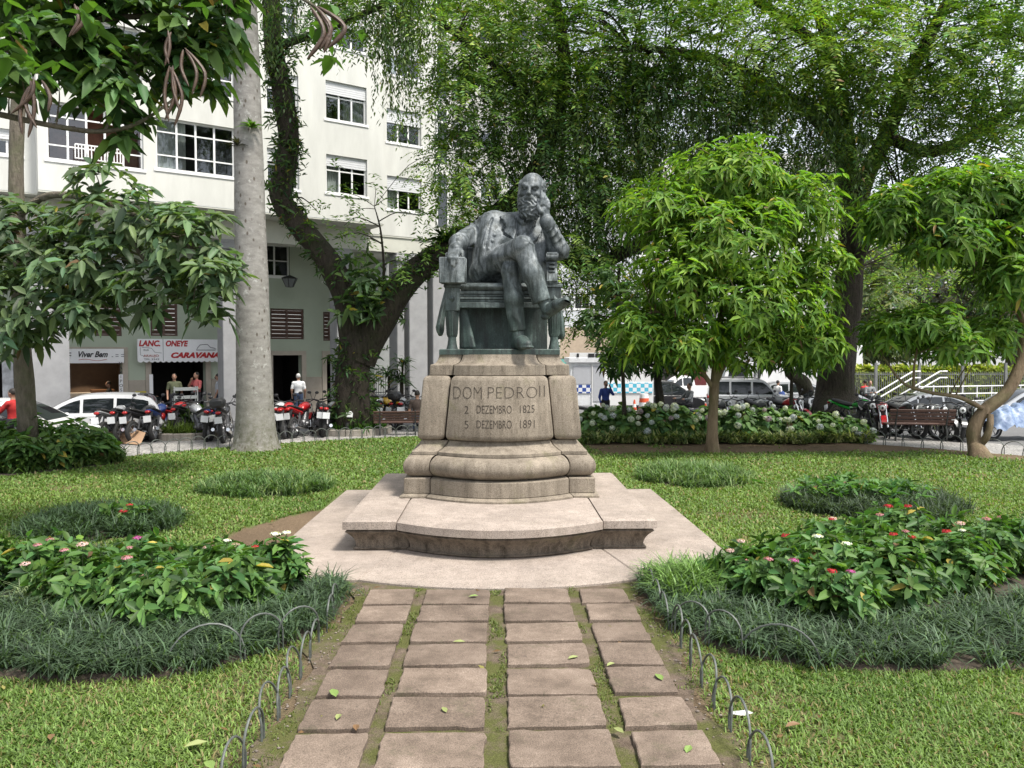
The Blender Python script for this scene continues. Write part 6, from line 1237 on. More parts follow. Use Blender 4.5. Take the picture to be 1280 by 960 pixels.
for i, (u, v, L_) in enumerate([(486, 470, .9), (501, 478, .9), (503, 455, .7)]):
    c = P(u, v, P(500, 480, 31)[1]); n = 60; D = sphere_dirs(n); D[:, 2] = np.abs(D[:, 2]); C = np.tile([0, 0, 0.], (n, 1))+rng.normal(0, .1, (n, 3)); V, F = leaf_arrays(C, D, np.tile([0, 0, 1.], (n, 1))+rng.normal(0, .2, (n, 3)), L_*rng.uniform(.6, 1, n), .09, .4); root = empty('potted_palm', (c[0], c[1], 0)); tag(root, 'dark strap-leaved plant behind the arcade fence, '+['nearest the forked tree', 'nearest the grey column', 'tallest of the three'][i], 'plant', 'plants behind the arcade fence'); V[:, 2] += c[2]; link('leaves', np_mesh('leaves', V, F, LEAF, tint=tints(n, (.03, .06, .022), .3, .1)), root); mb = MB(); mb.tube([(0, 0, 0), (0, 0, c[2])], [.06, .04], 7); mb.build('stem', BARK_DARK, root)
# hanging lantern
lp = FB.at(362, 352, 2.9); lan = empty('hanging_lantern', FB.p+FB.u*lp[0]+FB.n*2.9+np.array([0, 0, lp[1]]), AF); tag(lan, 'dark iron lantern hanging under the arcade between the windows', 'lantern')
mb = MB(); mb.lathe([(.14, -.22), (.16, -.2), (.30, .10), (.30, .13), (.2, .16), (.03, .22)], 6); mb.build('cage', M('lantern_glass', (.16, .17, .17), .2), lan); mb = MB()
for k in range(6): a = k*math.pi/3; mb.tube([(.15*math.cos(a), .15*math.sin(a), -.21), (.31*math.cos(a), .31*math.sin(a), .12)], .018, 5)
mb.lathe([(.32, .10), (.33, .14), (.2, .19), (.03, .25)], 6); mb.build('frame', M('black_iron', (.02, .02, .02), .5), lan); mb = MB(); mb.tube([(0, 0, .2), (0, 0, sof-lp[1]-.05)], .012, 5); mb.build('rod', M('black_iron', (.02, .02, .02)), lan)
# shop signs
SG = M('sign_white', (.78, .78, .80), .4, .03); RED = M('sign_red', (.42, .015, .02), .5, .05); BLK = M('sign_black', (.015, .015, .02), .5)
def sign(name, label, u0, u1, v0, v1, y, texts, frame=None):
    a, b, c, d = rect(u0, u1, v0, v1, y); root = empty(name, FB.p+FB.u*(a+b)/2+FB.n*y+np.array([0, 0, (c+d)/2]), AF); tag(root, label, 'sign'); w, h_ = b-a, d-c; mb = MB(); mb.box((-w/2, 0, -h_/2), (w/2, .12, h_/2), bev=.01); mb.build('board', SG, root)
    for (body, tx, tz, ww, hh, mat, shear, off) in texts:
        me = text_mesh('lettering', body, 1, mat, .004, shear, off); co = np.array([v.co for v in me.vertices]); x0, x1, q0, q1 = co[:, 0].min(), co[:, 0].max(), co[:, 1].min(), co[:, 1].max()
        for v, c_ in zip(me.vertices, co): v.co = ((tx-.5)*w+(c_[0]-(x0+x1)/2)/(x1-x0)*ww*w, -.006-c_[2], (tz-.5)*h_+(c_[1]-(q0+q1)/2)/(q1-q0)*hh*h_)
        link('lettering', me, root)
    return root, w, h_
s1, w, h_ = sign('shop_sign', 'white shop sign with black handwriting reading Viver Bem', 75, 155, 436, 454, 3.95, [('Viver Bem', .51, .62, .46, .42, BLK, .35, .03), ('= =', .12, .62, .1, .25, BLK, 0, 0), ('- = =', .9, .52, .2, .2, M('sign_grey', (.2, .2, .22)), 0, 0)])
mb = MB(); mb.tube([((-.22+.44*t)*w, -.008, -.27*h_+.05*h_*math.sin(t*7)) for t in np.linspace(0, 1, 14)], .008, 5); mb.build('flourish', RED, s1)
s2, w, h_ = sign('snack_bar_sign', 'large white snack bar sign with red lettering and scalloped lower edge', 172, 275, 424, 451, 3.75, [('LANC.', .14, .80, .25, .28, RED, .2, .045), ('ONEYE', .465, .80, .27, .28, RED, .2, .045), ('CARAVANA', .69, .26, .60, .27, RED, .3, .06), ('ARAUJO', .155, .22, .18, .14, M('sign_rust', (.35, .05, .03)), 0, .01), ('RUA', .10, .5, .06, .08, BLK, 0, 0), ('TEL 2242', .16, .08, .18, .07, BLK, 0, 0)])
mb = MB(); mb.box((-.205*w, -.004, -.5*h_), (-.199*w, .0, .5*h_)); mb.tube([(-.47*w, -.006, .12*h_), (-.47*w, -.006, -.22*h_), (-.42*w, -.006, -.3*h_)], .008, 4); mb.tube([(-.45*w, -.006, .12*h_), (-.34*w, -.006, .08*h_), (-.3*w, -.006, -.1*h_), (-.22*w, -.006, -.14*h_)], .008, 4); mb.build('ruled_line', M('sign_grey', (.2, .2, .22)), s2)
mb = MB()                                                           # cartouche of a car drawn beside the lettering
mb.tube([(.22*w, -.006, .12*h_), (.25*w, -.006, .24*h_), (.34*w, -.006, .27*h_), (.38*w, -.006, .12*h_), (.44*w, -.006, .08*h_), (.44*w, -.006, -.0*h_), (.2*w, -.006, -.0*h_), (.22*w, -.006, .12*h_)], .014, 4); mb.build('drawn_car', M('sign_grey', (.2, .2, .22)), s2)
mb = MB(); ns_ = 15
for k in range(ns_): x0 = -.5*w+w*k/ns_; mb.prism([(x0+w/ns_*t, -.5*h_-.06*math.sin(math.pi*t)-.0) for t in np.linspace(0, 1, 7)], -.004, .03, axis='y')
mb.build('scallop', SG, s2)
for nm, lb, u0, u1, v0, v1, txt in [('banner', 'narrow white banner with black letters on the right jamb of the health shop', 149, 154, 468, 512, 'M\nA\nR\nI\nP\nO\nS'), ('banner', 'narrow white banner on the left jamb of the snack bar', 187, 191.5, 468, 512, None), ('banner', 'narrow white banner on the left jamb of the health shop', 78.5, 81.5, 468, 512, None), ('poster', 'tall grey poster in the window of the leftmost shop', 3, 17, 452, 510, None)]:
    a, b, c, d = rect(u0, u1, v0, v1, 3.9); root = empty(nm, FB.p+FB.u*(a+b)/2+FB.n*3.9+np.array([0, 0, (c+d)/2]), AF); tag(root, lb, nm); mb = MB(); mb.box((-(b-a)/2, 0, -(d-c)/2), ((b-a)/2, .03, (d-c)/2)); mb.build('board', SG if nm == 'banner' else M('poster_grey', (.45, .46, .48), .5, .5, 3), root)
    if txt: me = text_mesh('lettering', txt, .16, BLK, .003); me.transform(Matrix.Translation(Vector((0, -.005, .55)))@Matrix.Rotation(R(90), 4, 'X')); link('lettering', me, root)
a, b, c, d = rect(169.5, 183, 489, 506, 3.95); bb = empty('menu_board', FB.p+FB.u*(a+b)/2+FB.n*3.95+np.array([0, 0, (c+d)/2]), AF); tag(bb, 'small dark menu board with a yellow top beside the snack bar door', 'sign'); mb = MB(); mb.box((-(b-a)/2, 0, -(d-c)/2), ((b-a)/2, .04, (d-c)/2*.7)); mb.build('board', M('board_dark', (.04, .045, .05)), bb); mb = MB(); mb.box((-(b-a)/2, 0, (d-c)/2*.7), ((b-a)/2, .04, (d-c)/2)); mb.build('heading', M('board_yellow', (.5, .42, .05)), bb)
# lit downlight, counter in the health shop
a, b, c, d = doors['bem']; ct = empty('shop_counter', FB.p+FB.u*(a+(b-a)*.6)+FB.n*(yS+2.0), AF); tag(ct, 'pale counter with a wooden top inside the health shop', 'counter'); mb = MB(); mb.box((-1.0, 0, 0), (-.02, .5, .95), bev=.01); mb.build('cabinet', M('pale_panel', (.5, .48, .45)), ct); mb = MB(); mb.box((.0, 0, 0), (.8, .5, 1.05), bev=.01); mb.build('wood_cabinet', M('wood_panel', (.2, .1, .05)), ct)
lo = FB.p+FB.u*(a+(b-a)*.55)+FB.n*(yS+1.7)+np.array([0, 0, d+.12]); dl = empty('downlight', lo); tag(dl, 'small lit ceiling downlight in the health shop', 'lamp'); mb = MB(); mb.lathe([(0, 0), (.09, 0), (.1, .03)], 14); em = nt('lamp_glow'); em[2].inputs['Emission Color'].default_value = (1, .75, .45, 1); em[2].inputs['Emission Strength'].default_value = 6; mb.build('lamp_glass', em[0], dl)
ld = bpy.data.lights.new('downlight_lamp', 'SPOT'); ld.energy = 90; ld.color = (1, .75, .5); ld.spot_size = R(95); ld.shadow_soft_size = .06; lo_ = bpy.data.objects.new('downlight_lamp', ld); col.objects.link(lo_); lo_.location = (0, 0, -.03); lo_.parent = dl

# ---- buildings behind the trees
def block(name, label, u0, u1, d, vtop, wallm, nx, nz, z0, wsz, ang=0., depth=10, lower=None, blind=.35, glass=GLASS):
    a, b = P(u0, 440, d), P(u1, 440, d); w = b[0]-a[0]; h_ = P(640, vtop, d)[2]; root = empty(name, (a[0], d, HZ(a[0], d)), ang); tag(root, label, 'building', 'buildings behind the trees'); holes = []; st_ = (h_-z0)/nz
    for i in range(nx):
        for j in range(nz): cx = w*(i+.5)/nx; holes.append((cx-wsz[0]/2, cx+wsz[0]/2, z0+st_*j+.9, z0+st_*j+.9+wsz[1]))
    mb = MB(); wall_holes(mb, 0, w, 0, h_, 0, holes, .2); mb.add([(0, 0, 0), (0, depth, 0), (0, depth, h_), (0, 0, h_)], [(0, 1, 2, 3)]); mb.add([(w, 0, 0), (w, depth, 0), (w, depth, h_), (w, 0, h_)], [(0, 1, 2, 3)]); mb.add([(0, 0, h_), (w, 0, h_), (w, depth, h_), (0, depth, h_)], [(0, 1, 2, 3)]); mb.build('wall', wallm, root)
    for q in holes: window(root, *q, 0, 2, (1.4, 1), blind if random.random() < .5 else 0, .05)
    if lower:
        for (x0, x1, za, zb2, m_, nm) in lower: mb = MB(); mb.box((x0*w, -.12, za), (x1*w, -.003, zb2)); mb.build(nm, m_, root)
    return root
block('apartment_block', 'white apartment block seen through the weeping foliage behind the statue', 560, 700, 44, -60, WHITE, 4, 7, 4.2, (1.1, 1.4))
block('apartment_block', 'pale block with an ochre band and teal ledge beside the police booth', 690, 815, 52, 60, M('pale_grey_render', (.52, .54, .57), .8, .08), 5, 5, 4.6, (1.0, 1.5), lower=[(0, 1, 2.3, 4.3, M('ochre_band', (.40, .32, .24), .8), 'band'), (0, 1, 1.95, 2.25, M('teal_ledge', (.12, .33, .30), .6), 'ledge')])
block('white_hall', 'long white building front closing the street behind the truck', 800, 1075, 62, 180, WHITE, 8, 4, 4.5, (1.3, 1.5), lower=[(.02, .16, .3, 3.3, M('dark_shop', (.03, .025, .025), .5), 'shopfront'), (.2, .3, .2, 3.1, M('red_shop', (.12, .02, .02), .6), 'shopfront')])
block('grey_house', 'pale grey house behind the trees and hedge at the right', 1085, 1420, 70, 230, M('house_grey', (.50, .51, .50), .8, .08), 9, 4, 2.0, (1.3, 1.7), blind=0)
# ================================================================== vehicles
RUB = M('tyre_rubber', (.018, .018, .018), .85, .2); RIM = M('alloy', (.45, .45, .46), .3, .1, metal=.8); BLKP = M('black_plastic', (.025, .025, .027), .5, .2); CHR = M('chrome', (.6, .6, .6), .15, .05, metal=1.); STEEL = M('dark_steel', (.12, .12, .125), .45, .3, 20, metal=.7); SEATM = M('black_vinyl', (.02, .02, .02), .6); LENS = M('clear_lens', (.6, .62, .62), .1, .1, spec=.8); REDL = M('red_lens', (.35, .015, .015), .15); PLATE = M('number_plate', (.62, .63, .64), .5, .1)
def paint(name, c, rough=.3, metal=0.): return M('paint_'+name, c, rough, .04, 2, metal=metal, coat=.6)
PW, PS, PGR, PRED, PBK, PGN, PYL, PBL = paint('white', (.72, .72, .72)), paint('silver', (.42, .43, .44), .35, .5), paint('grey', (.36, .37, .38), .35, .4), paint('red', (.40, .012, .015)), paint('black', (.014, .014, .016)), paint('green', (.03, .42, .05)), paint('yellow', (.6, .35, .02)), paint('blue', (.02, .05, .2))
def wheel_meshes(r, w, tag_):
    t = MB(); t.lathe([(r-.085, -w/2), (r-.03, -w/2), (r, -w/4), (r, w/4), (r-.03, w/2), (r-.085, w/2), (r-.085, -w/2)], 24, M=Matrix.Rotation(R(90), 4, 'X')); tm = t.mesh('tyre', RUB, 40)
    q = MB(); q.lathe([(r-.085, -w*.4), (r-.11, -w*.4), (r-.11, w*.4), (r-.085, w*.4)], 24, M=Matrix.Rotation(R(90), 4, 'X')); q.lathe([(.0, -w*.45), (.05, -w*.45), (.05, w*.45), (0, w*.45)], 12, M=Matrix.Rotation(R(90), 4, 'X'))
    for k in range(6): a = k*math.pi/3; c, s = math.cos(a), math.sin(a); q.tube([(c*.03, 0, s*.03), (c*(r-.1), 0, s*(r-.1))], .016, 5)
    return tm, q.mesh('rim', RIM, 40)
def add_wheel(root, ms, loc, extra=None):
    t = link('tyre', ms[0], None); w = empty('wheel', loc); w.parent = root; t.parent = w; link('rim', ms[1], w)
    if extra is not None: link('disc', extra, w)
    return w
BW = wheel_meshes(.31, .11, 'b')
def make_bike(name, kind='street'):
    root = empty(name); add_wheel(root, BW, (.66, 0, .31)); add_wheel(root, BW, (-.66, 0, .31))
    mb = MB()
    mb.tube([(.45, 0, .92), (.2, 0, .72), (-.25, 0, .66), (-.6, 0, .74)], .035, 7); mb.tube([(.45, 0, .9), (.28, 0, .4), (-.2, 0, .32), (-.3, 0, .6)], .03, 7)
    for s in (-1, 1): mb.tube([(-.25, s*.08, .42), (-.66, s*.09, .31)], .025, 6); mb.tube([(-.62, s*.12, .34), (-.42, s*.12, .72)], .024, 6)
    mb.build('frame', STEEL, root, 50); mb = MB(); mb.box((-.2, -.14, .28), (.2, .14, .5), bev=.05); mb.tube([(.05, 0, .45), (.2, 0, .68)], [.11, .1], 10); mb.box((-.12, -.2, .3), (.08, .2, .44), bev=.05); mb.build('engine', STEEL, root, 40)
    # tank: lofted shell
    rings = []
    for x, w, z0, z1 in ((-.12, .09, .76, .86), (-.05, .12, .74, .93), (.1, .15, .74, 1.0), (.25, .16, .76, 1.02), (.38, .12, .80, .98), (.45, .05, .84, .92)):
        rings.append([(x, w*math.cos(a)*(1 if abs(math.cos(a)) < .9 else .96), (z0+z1)/2+(z1-z0)/2*math.sin(a)) for a in np.linspace(0, 2*math.pi, 15)[:-1]])
    def loft(rings, nm, mat): mb = MB(); n = len(rings[0]); mb.add([p for r_ in rings for p in r_], [(i*n+k, i*n+(k+1) % n, (i+1)*n+(k+1) % n, (i+1)*n+k) for i in range(len(rings)-1) for k in range(n)]+[tuple(range(n)), tuple((len(rings)-1)*n+k for k in range(n))]); return mb.build(nm, mat, root, 50)
    loft(rings, 'tank', PRED)
    rings = [[(x, w*math.cos(a), z+h_*math.sin(a)) for a in np.linspace(0, 2*math.pi, 13)[:-1]] for x, w, z, h_ in ((-.1, .1, .80, .05), (-.25, .14, .82, .06), (-.45, .15, .86, .06), (-.65, .13, .92, .05), (-.8, .08, .95, .04))]; loft(rings, 'seat', SEATM)
    rings = [[(x, w*math.cos(a), z+h_*math.sin(a)) for a in np.linspace(0, 2*math.pi, 11)[:-1]] for x, w, z, h_ in ((-.2, .13, .70, .07), (-.5, .13, .78, .07), (-.8, .09, .88, .05), (-.92, .06, .90, .03))]; loft(rings, 'tail_fairing', PRED)
    mb = MB()
    for s in (-1, 1): mb.tube([(.66, s*.085, .31), (.42, s*.085, .95)], .028, 8)
    mb.box((.38, -.11, .90), (.46, .11, .95), bev=.01); mb.build('fork', CHR, root, 40)
    mb = MB(); mb.tube([(.25, -.38, 1.03), (.36, -.25, 1.06), (.42, -.08, 1.0), (.42, .08, 1.0), (.36, .25, 1.06), (.25, .38, 1.03)], .016, 7)
    for s in (-1, 1): mb.tube([(.27, s*.35, 1.035), (.22, s*.45, 1.01)], .024, 7)
    mb.build('handlebar', BLKP, root, 40)
    for s in (-1, 1): mb = MB(); mb.tube([(.33, s*.26, 1.06), (.36, s*.33, 1.22)], .008, 5); mb.ball((.36, s*.36, 1.25), (.02, .065, .045), 10, 6); mb.build('mirror', BLKP, root, 40)
    mb = MB(); mb.ball((.5, 0, .88), (.1, .1, .1), 12, 8); mb.build('headlight_shell', BLKP, root, 40); mb = MB(); mb.lathe([(.0, .03), (.05, .022), (.085, 0)], 16, M=Matrix.Translation(Vector((.565, 0, .88)))@Matrix.Rotation(R(90), 4, 'Y')); mb.build('headlight', LENS, root, 60)
    mb = MB(); n = 12; v = []
    for k in range(n+1): a = R(20+130*k/n); v += [(.66+.36*math.cos(a), -.07, .31+.36*math.sin(a)), (.66+.36*math.cos(a), .07, .31+.36*math.sin(a)), (.66+.345*math.cos(a), .07, .31+.345*math.sin(a)), (.66+.345*math.cos(a), -.07, .31+.345*math.sin(a))]
    mb.add(v, [(4*k+i, 4*k+(i+1) % 4, 4*k+4+(i+1) % 4, 4*k+4+i) for k in range(n) for i in range(4)]); mb.build('front_mudguard', PRED, root, 40)
    mb = MB(); mb.add([(-.78, -.09, .86), (-.78, .09, .86), (-1.02, .08, .58), (-1.02, -.08, .58), (-.76, -.09, .84), (-.76, .09, .84), (-1.0, .08, .56), (-1.0, -.08, .56)], [(0, 1, 2, 3), (4, 5, 6, 7), (0, 1, 5, 4), (1, 2, 6, 5), (2, 3, 7, 6), (3, 0, 4, 7)]); mb.build('rear_mudguard', BLKP, root)
    mb = MB(); mb.box((-1.045, -.1, .58), (-1.03, .1, .76), M=Matrix.Translation(Vector((0, 0, 0)))@Matrix.Rotation(0, 4, 'Y')); mb.build('number_plate', PLATE, root); mb = MB(); mb.ball((-.93, 0, .86), (.05, .08, .045), 10, 6); mb.build('tail_light', REDL, root, 60)
    mb = MB(); mb.tube([(.2, -.13, .45), (.15, -.15, .25), (-.25, -.17, .25), (-.85, -.19, .38)], [.022, .024, .045, .05], 9); mb.build('exhaust', CHR, root, 40); mb = MB(); mb.tube([(-.05, .12, .28), (-.12, .3, .01)], .012, 5); mb.build('side_stand', STEEL, root)
    return root
BIKE = make_bike('motorbike'); bike_used = [False]
def set_mat(o, m):
    if o.material_slots: o.material_slots[0].link = 'OBJECT'; o.material_slots[0].material = m
TOPCASE = MB().box((-.98, -.2, .98), (-.6, .2, 1.26), bev=.08).mesh('top_case', BLKP, 40)
def bike(label, x, y, head, colr, sc_=1., topcase=False, lean=.1, tailc=None, group='motorbikes parked along the pavement'):
    o = BIKE if not bike_used[0] else copy_tree(BIKE); bike_used[0] = True; z = float(HZ(x, y)); o.location = (x, y, z); o.rotation_euler = (lean, 0, head); o.scale = (sc_,)*3; tag(o, label, 'motorbike', group)
    for ch in o.children:
        b = ch.name.split('.')[0]
        if b in ('tank', 'front_mudguard'): set_mat(ch, colr)
        if b == 'tail_fairing': set_mat(ch, tailc or colr)
    if topcase: link('top_case', TOPCASE, o)
    return o
def bx_px(u, v): p = G(u, v); return p[0], p[1]
away = R(90)
BL = [(150, 552, 84, PGR, 0, 'grey motorbike next to the cardboard'), (166, 551, 88, PBK, 0, 'black motorbike beside the white hatchback tail'), (186, 551, 80, PBK, 0, 'black motorbike with pale plate, second from the white hatchback'), (203, 549, 95, PBL, 0, 'dark blue motorbike third from the white hatchback'), (223, 545, 70, PRED, 0, 'red-tanked motorbike behind the planter in front of the snack bar'), (252, 549, 130, PS, 0, 'silver and black motorbike leaning behind the planter'), (284, 551, 100, PBK, 1, 'tall black motorbike showing its plate just left of the palm'),
      (346, 545, 100, PW, 0, 'white motorbike half hidden by the palm trunk'), (363, 546, 92, PRED, 0, 'bright red motorbike right of the palm'), (381, 545, 78, PRED, 0, 'second red motorbike in front of the man in white'), (399, 544, 110, PBK, 0, 'black motorbike left of the forked tree'), (420, 542, 120, PBK, 1, 'black motorbike with a top case against the forked tree'), (459, 537, 95, PRED, 0, 'red motorbike just right of the forked tree'), (474, 536, 75, PS, 0, 'silver motorbike behind the left bench'), (489, 535, 120, PYL, 0, 'yellow motorbike behind the left bench'), (508, 535, 60, PBK, 1, 'black motorbike nearest the pedestal'), (240, 545, 84, PBK, 0, 'black motorbike among the row behind the planter shrub'), (268, 549, 92, PBL, 0, 'dark blue motorbike second from the palm on its left'), (411, 543, 85, PS, 0, 'silver motorbike between the black ones left of the forked tree'), (467, 536, 105, PBK, 0, 'black motorbike between the red and silver ones behind the left bench'), (499, 535, 95, PGR, 0, 'grey motorbike second from the pedestal')]
for u, v, hd, c, tc, lb in BL: x, y = bx_px(u, v); bike(lb, x, y, R(hd), c, 1., bool(tc), rng.choice([-1, 1])*.1)
BRt = [(1072, 537, -50, PGN, 'bright green sports motorbike beside the great dark trunk'), (1088, 541, -100, PBK, 'black motorbike behind the iron bollard'), (1107, 545, -115, PRED, 'red motorbike left of the right bench'), (1124, 546, -70, PBK, 'black motorbike behind the left end of the right bench'), (1145, 547, -60, PS, 'silver motorbike behind the middle of the right bench'), (1165, 548, -75, PGR, 'grey motorbike behind the slats of the right bench'), (1190, 549, -105, PBK, 'black motorbike with a round headlight at the right end of the right bench'), (1210, 550, -110, PBK, 'black motorbike leaning towards the bent tree')]
for u, v, hd, c, lb in BRt: x, y = bx_px(u, v); bike(lb, x, y, R(hd), c, 1., False, rng.choice([-1, 1])*.12, PBK if c is not PGN else PGN)
for u, d, hd, c, lb in [(905, 27.3, -80, PGR, 'grey motorbike behind the hydrangeas in front of the silver off-roader'), (928, 27.6, -110, PBK, 'black motorbike behind the hydrangeas under the off-roader door'), (952, 27.4, -70, PS, 'silver motorbike behind the hydrangeas near the off-roader wheel'), (985, 26.8, -60, PRED, 'red motorbike behind the last hydrangeas'), (1005, 27.2, -120, PBK, 'black motorbike left of the great dark trunk'), (862, 31.0, -160, PBK, 'dark motorbike ridden by the person in grey')]:
    p = P(u, 500, d); bike(lb, p[0], p[1], R(hd), c, 1., False, .08, PBK)
p = G(14, 568); bike('dark motorbike ridden by the person in red at the left edge', p[0], 19.4, R(170), PBK, 1., False, 0.)

CWm = wheel_meshes(.32, .20, 'c')
def car(name, label, loc, head, L, Wd, H, kind, body, wr=1., cat='car', group='parked cars', z=None):
    z = float(HZ(loc[0], loc[1])) if z is None else z; root = empty(name, (loc[0], loc[1], z), head); tag(root, label, cat, group); h2 = Wd/2
    belt = {'hatch': .92, 'sedan': .90, 'suv': 1.08, 'pickup': .98}[kind]
    lp = {'hatch': [(-.5, .42), (-.495, .62), (-.475, belt/1), (-.2, belt), (.22, belt-.02), (.42, belt-.17), (.485, .62), (.5, .42), (.485, .24), (-.485, .24)],
          'sedan': [(-.5, .45), (-.498, .7), (-.47, belt+.03), (-.3, belt+.04), (.2, belt-.02), (.42, belt-.17), (.49, .60), (.5, .42), (.485, .22), (-.485, .24)],
          'suv': [(-.5, .5), (-.5, .8), (-.49, belt), (-.2, belt), (.2, belt-.0), (.44, belt-.10), (.49, .85), (.5, .5), (.485, .30), (-.485, .30)],
          'pickup': [(-.5, .5), (-.5, .8), (-.49, belt), (-.2, belt), (.2, belt-.02), (.44, belt-.12), (.49, .8), (.5, .5), (.485, .28), (-.485, .28)]}[kind]
    lp = [(x*L, z_) for x, z_ in lp]
    for _ in range(2): lp = [tuple(np.array(lp[i])*(1-t)+np.array(lp[(i+1) % len(lp)])*t) for i in range(len(lp)) for t in (.2, .8)]
    n = len(lp); cz = .6; rows = []
    for y, s_ in ((-h2, .90), (-h2+.03, .965), (-h2+.12, 1.), (h2-.12, 1.), (h2-.03, .965), (h2, .90)): rows.append([(x*(.97+.03*(s_-.9)/.1), y, cz+(z_-cz)*s_) for x, z_ in lp])
    mb = MB(); mb.add([p for r_ in rows for p in r_], [(i*n+k, i*n+(k+1) % n, (i+1)*n+(k+1) % n, (i+1)*n+k) for i in range(5) for k in range(n)]+[tuple(range(n)), tuple(5*n+k for k in range(n))]); mb.build('body', body, root, 35)
    ol = {'hatch': [(-.47, 0), (-.455, .35), (-.40, .80), (-.30, .95), (-.12, 1.), (.04, .96), (.13, .78), (.24, .36), (.335, 0)], 'sedan': [(-.40, 0), (-.31, .45), (-.22, .83), (-.12, .97), (0., 1.), (.09, .93), (.17, .70), (.27, .30), (.335, 0)], 'suv': [(-.49, 0), (-.485, .4), (-.47, .85), (-.42, .98), (-.2, 1.), (.02, .98), (.08, .85), (.14, .45), (.22, 0)], 'pickup': [(-.12, 0), (-.11, .4), (-.095, .85), (-.06, .98), (0., 1.), (.06, .97), (.11, .80), (.19, .36), (.27, 0)]}[kind]
    zb_, zt = belt-.03, H; oc = [(float(q[0]), float(q[1])) for q in curve_pts([(x*L, zb_+(zt-zb_)*t, 0) for x, t in ol], 3)]; ox = np.array([q[0] for q in oc]); oz = np.maximum.accumulate(np.array([q[1] for q in oc])) if False else np.array([q[1] for q in oc])
    def hw(z_): t = np.clip((z_-zb_)/(zt-zb_), 0, 1); return h2-.035-.17*t**1.5
    mb = MB(); v = []; m_ = len(oc)
    for sd in (-1, 1): v += [(x, sd*hw(z_), z_) for x, z_ in oc]
    mid = [(x, 0, z_+.035*np.clip((z_-zb_)/(zt-zb_), 0, 1)) for x, z_ in oc]; q4 = [(x, -.55*hw(z_), z_+.028*np.clip((z_-zb_)/(zt-zb_), 0, 1)) for x, z_ in oc]; q6 = [(x, -y, z_) for x, y, z_ in q4]; rows2 = [v[:m_], q4, mid, q6, v[m_:]]
    f = [(r_*m_+k, r_*m_+k+1, (r_+1)*m_+k+1, (r_+1)*m_+k) for r_ in range(4) for k in range(m_-1)]+[tuple(range(m_)), tuple(4*m_+k for k in range(m_))]; mb.add([p for r_ in rows2 for p in r_], f); mb.build('cabin', body, root, 35)
    top = lambda x: float(np.interp(x, ox, oz)); x0_, x1_ = ox[0], ox[-1]; ln = x1_-x0_
    xb1 = x1_; segs = {'hatch': [(.10, .36), (.385, .63), (.655, .90)], 'sedan': [(.14, .27), (.295, .56), (.585, .88)], 'suv': [(.05, .30), (.33, .60), (.63, .90)], 'pickup': [(.1, .42), (.46, .88)]}[kind]
    for sd in (-1, 1):
        for i, (s0, s1) in enumerate(segs):
            mb = MB(); N_ = 7; v = []; zl = zb_+.07
            for x in np.linspace(x0_+ln*s0, x0_+ln*s1, N_):
                tz = max(top(x)-.10, zl+.015)
                for fz in (0, .5, 1): z_ = zl+(tz-zl)*fz; v.append((x, sd*(hw(z_)+.006), z_))
            mb.add(v, [(3*k+j, 3*k+j+1, 3*k+j+4, 3*k+j+3) for k in range(N_-1) for j in (0, 1)]); mb.build('side_window', CARGLASS, root, 60)
        for x in (-.31*L, .31*L):
            add_wheel(root, CWm, (x, sd*(h2-.11), .32*wr)).scale = (wr,)*3; mb = MB(); mb.add([(x, sd*(h2+.003), .32*wr)]+[(x+.39*wr*math.cos(a), sd*(h2-.015+.02), .32*wr+.39*wr*math.sin(a)) for a in np.linspace(-.3, math.pi+.3, 17)], [(0, k, k+1) for k in range(1, 17)]); mb.v = [(a, b-sd*.012, c) for a, b, c in mb.v]; mb.build('wheel_arch', BLKP, root)
        mb = MB(); mb.ball((L*.47, sd*(h2-.2), belt-.28), (.13, .2, .08), 12, 8); mb.build('headlight', LENS, root, 60); mb = MB(); mb.ball((-L*.485, sd*(h2-.15), belt-.12), (.07, .16, .11), 12, 8); mb.build('tail_light', REDL, root, 60)
        mb = MB(); mb.ball((xb1-.22, sd*(h2+.06), belt+.05), (.07, .09, .06), 10, 6); mb.build('door_mirror', body, root, 60); mb = MB(); 
        for x in (-.05*L, .14*L): mb.box((x, sd*h2-.03, belt-.16), (x+.16, sd*h2+.012, belt-.13))
        mb.build('door_handles', BLKP, root)
    for nm, lo_, hi_ in (('windscreen', .97, .70), ('rear_window', .03, .20 if kind != 'sedan' else .30)):
        mb = MB(); v = []; N_ = 6; o = .012*(1 if nm == 'windscreen' else -1)
        for x in np.linspace(x0_+ln*lo_, x0_+ln*hi_, N_):
            z_ = top(x)
            for fy in (-.86, -.5, 0, .5, .86): v.append((x+o, fy*hw(z_), z_+.034*np.clip((z_-zb_)/(zt-zb_), 0, 1)*(1-fy*fy)+.012))
        mb.add(v, [(5*k+j, 5*k+j+1, 5*k+j+6, 5*k+j+5) for k in range(N_-1) for j in range(4)]); mb.build(nm, CARGLASS, root, 60)
    for x0, x1 in ((L*.47, L*.497), (-L*.5, -L*.47)): mb = MB(); mb.box((x0, -h2+.2, .30), (x1, h2-.2, .44), bev=.03); mb.build('bumper', BLKP if kind == 'suv' else body, root)
    for x in (L*.504, -L*.508): mb = MB(); mb.box((x-.008, -.2, .46), (x+.008, .2, .58)); mb.build('number_plate', PLATE, root)
    if kind == 'suv':
        for sd in (-1, 1): mb = MB(); yr_ = sd*(h2-.30); mb.tube([(-.42*L, yr_, H+.02), (-.38*L, yr_, H+.085), (-.02*L, yr_, H+.085), (.02*L, yr_, H+.01)], .024, 6); mb.build('roof_rail', STEEL, root)
    return root
def cpos(u, d): q = P(u, 500, d); return (q[0], q[1])
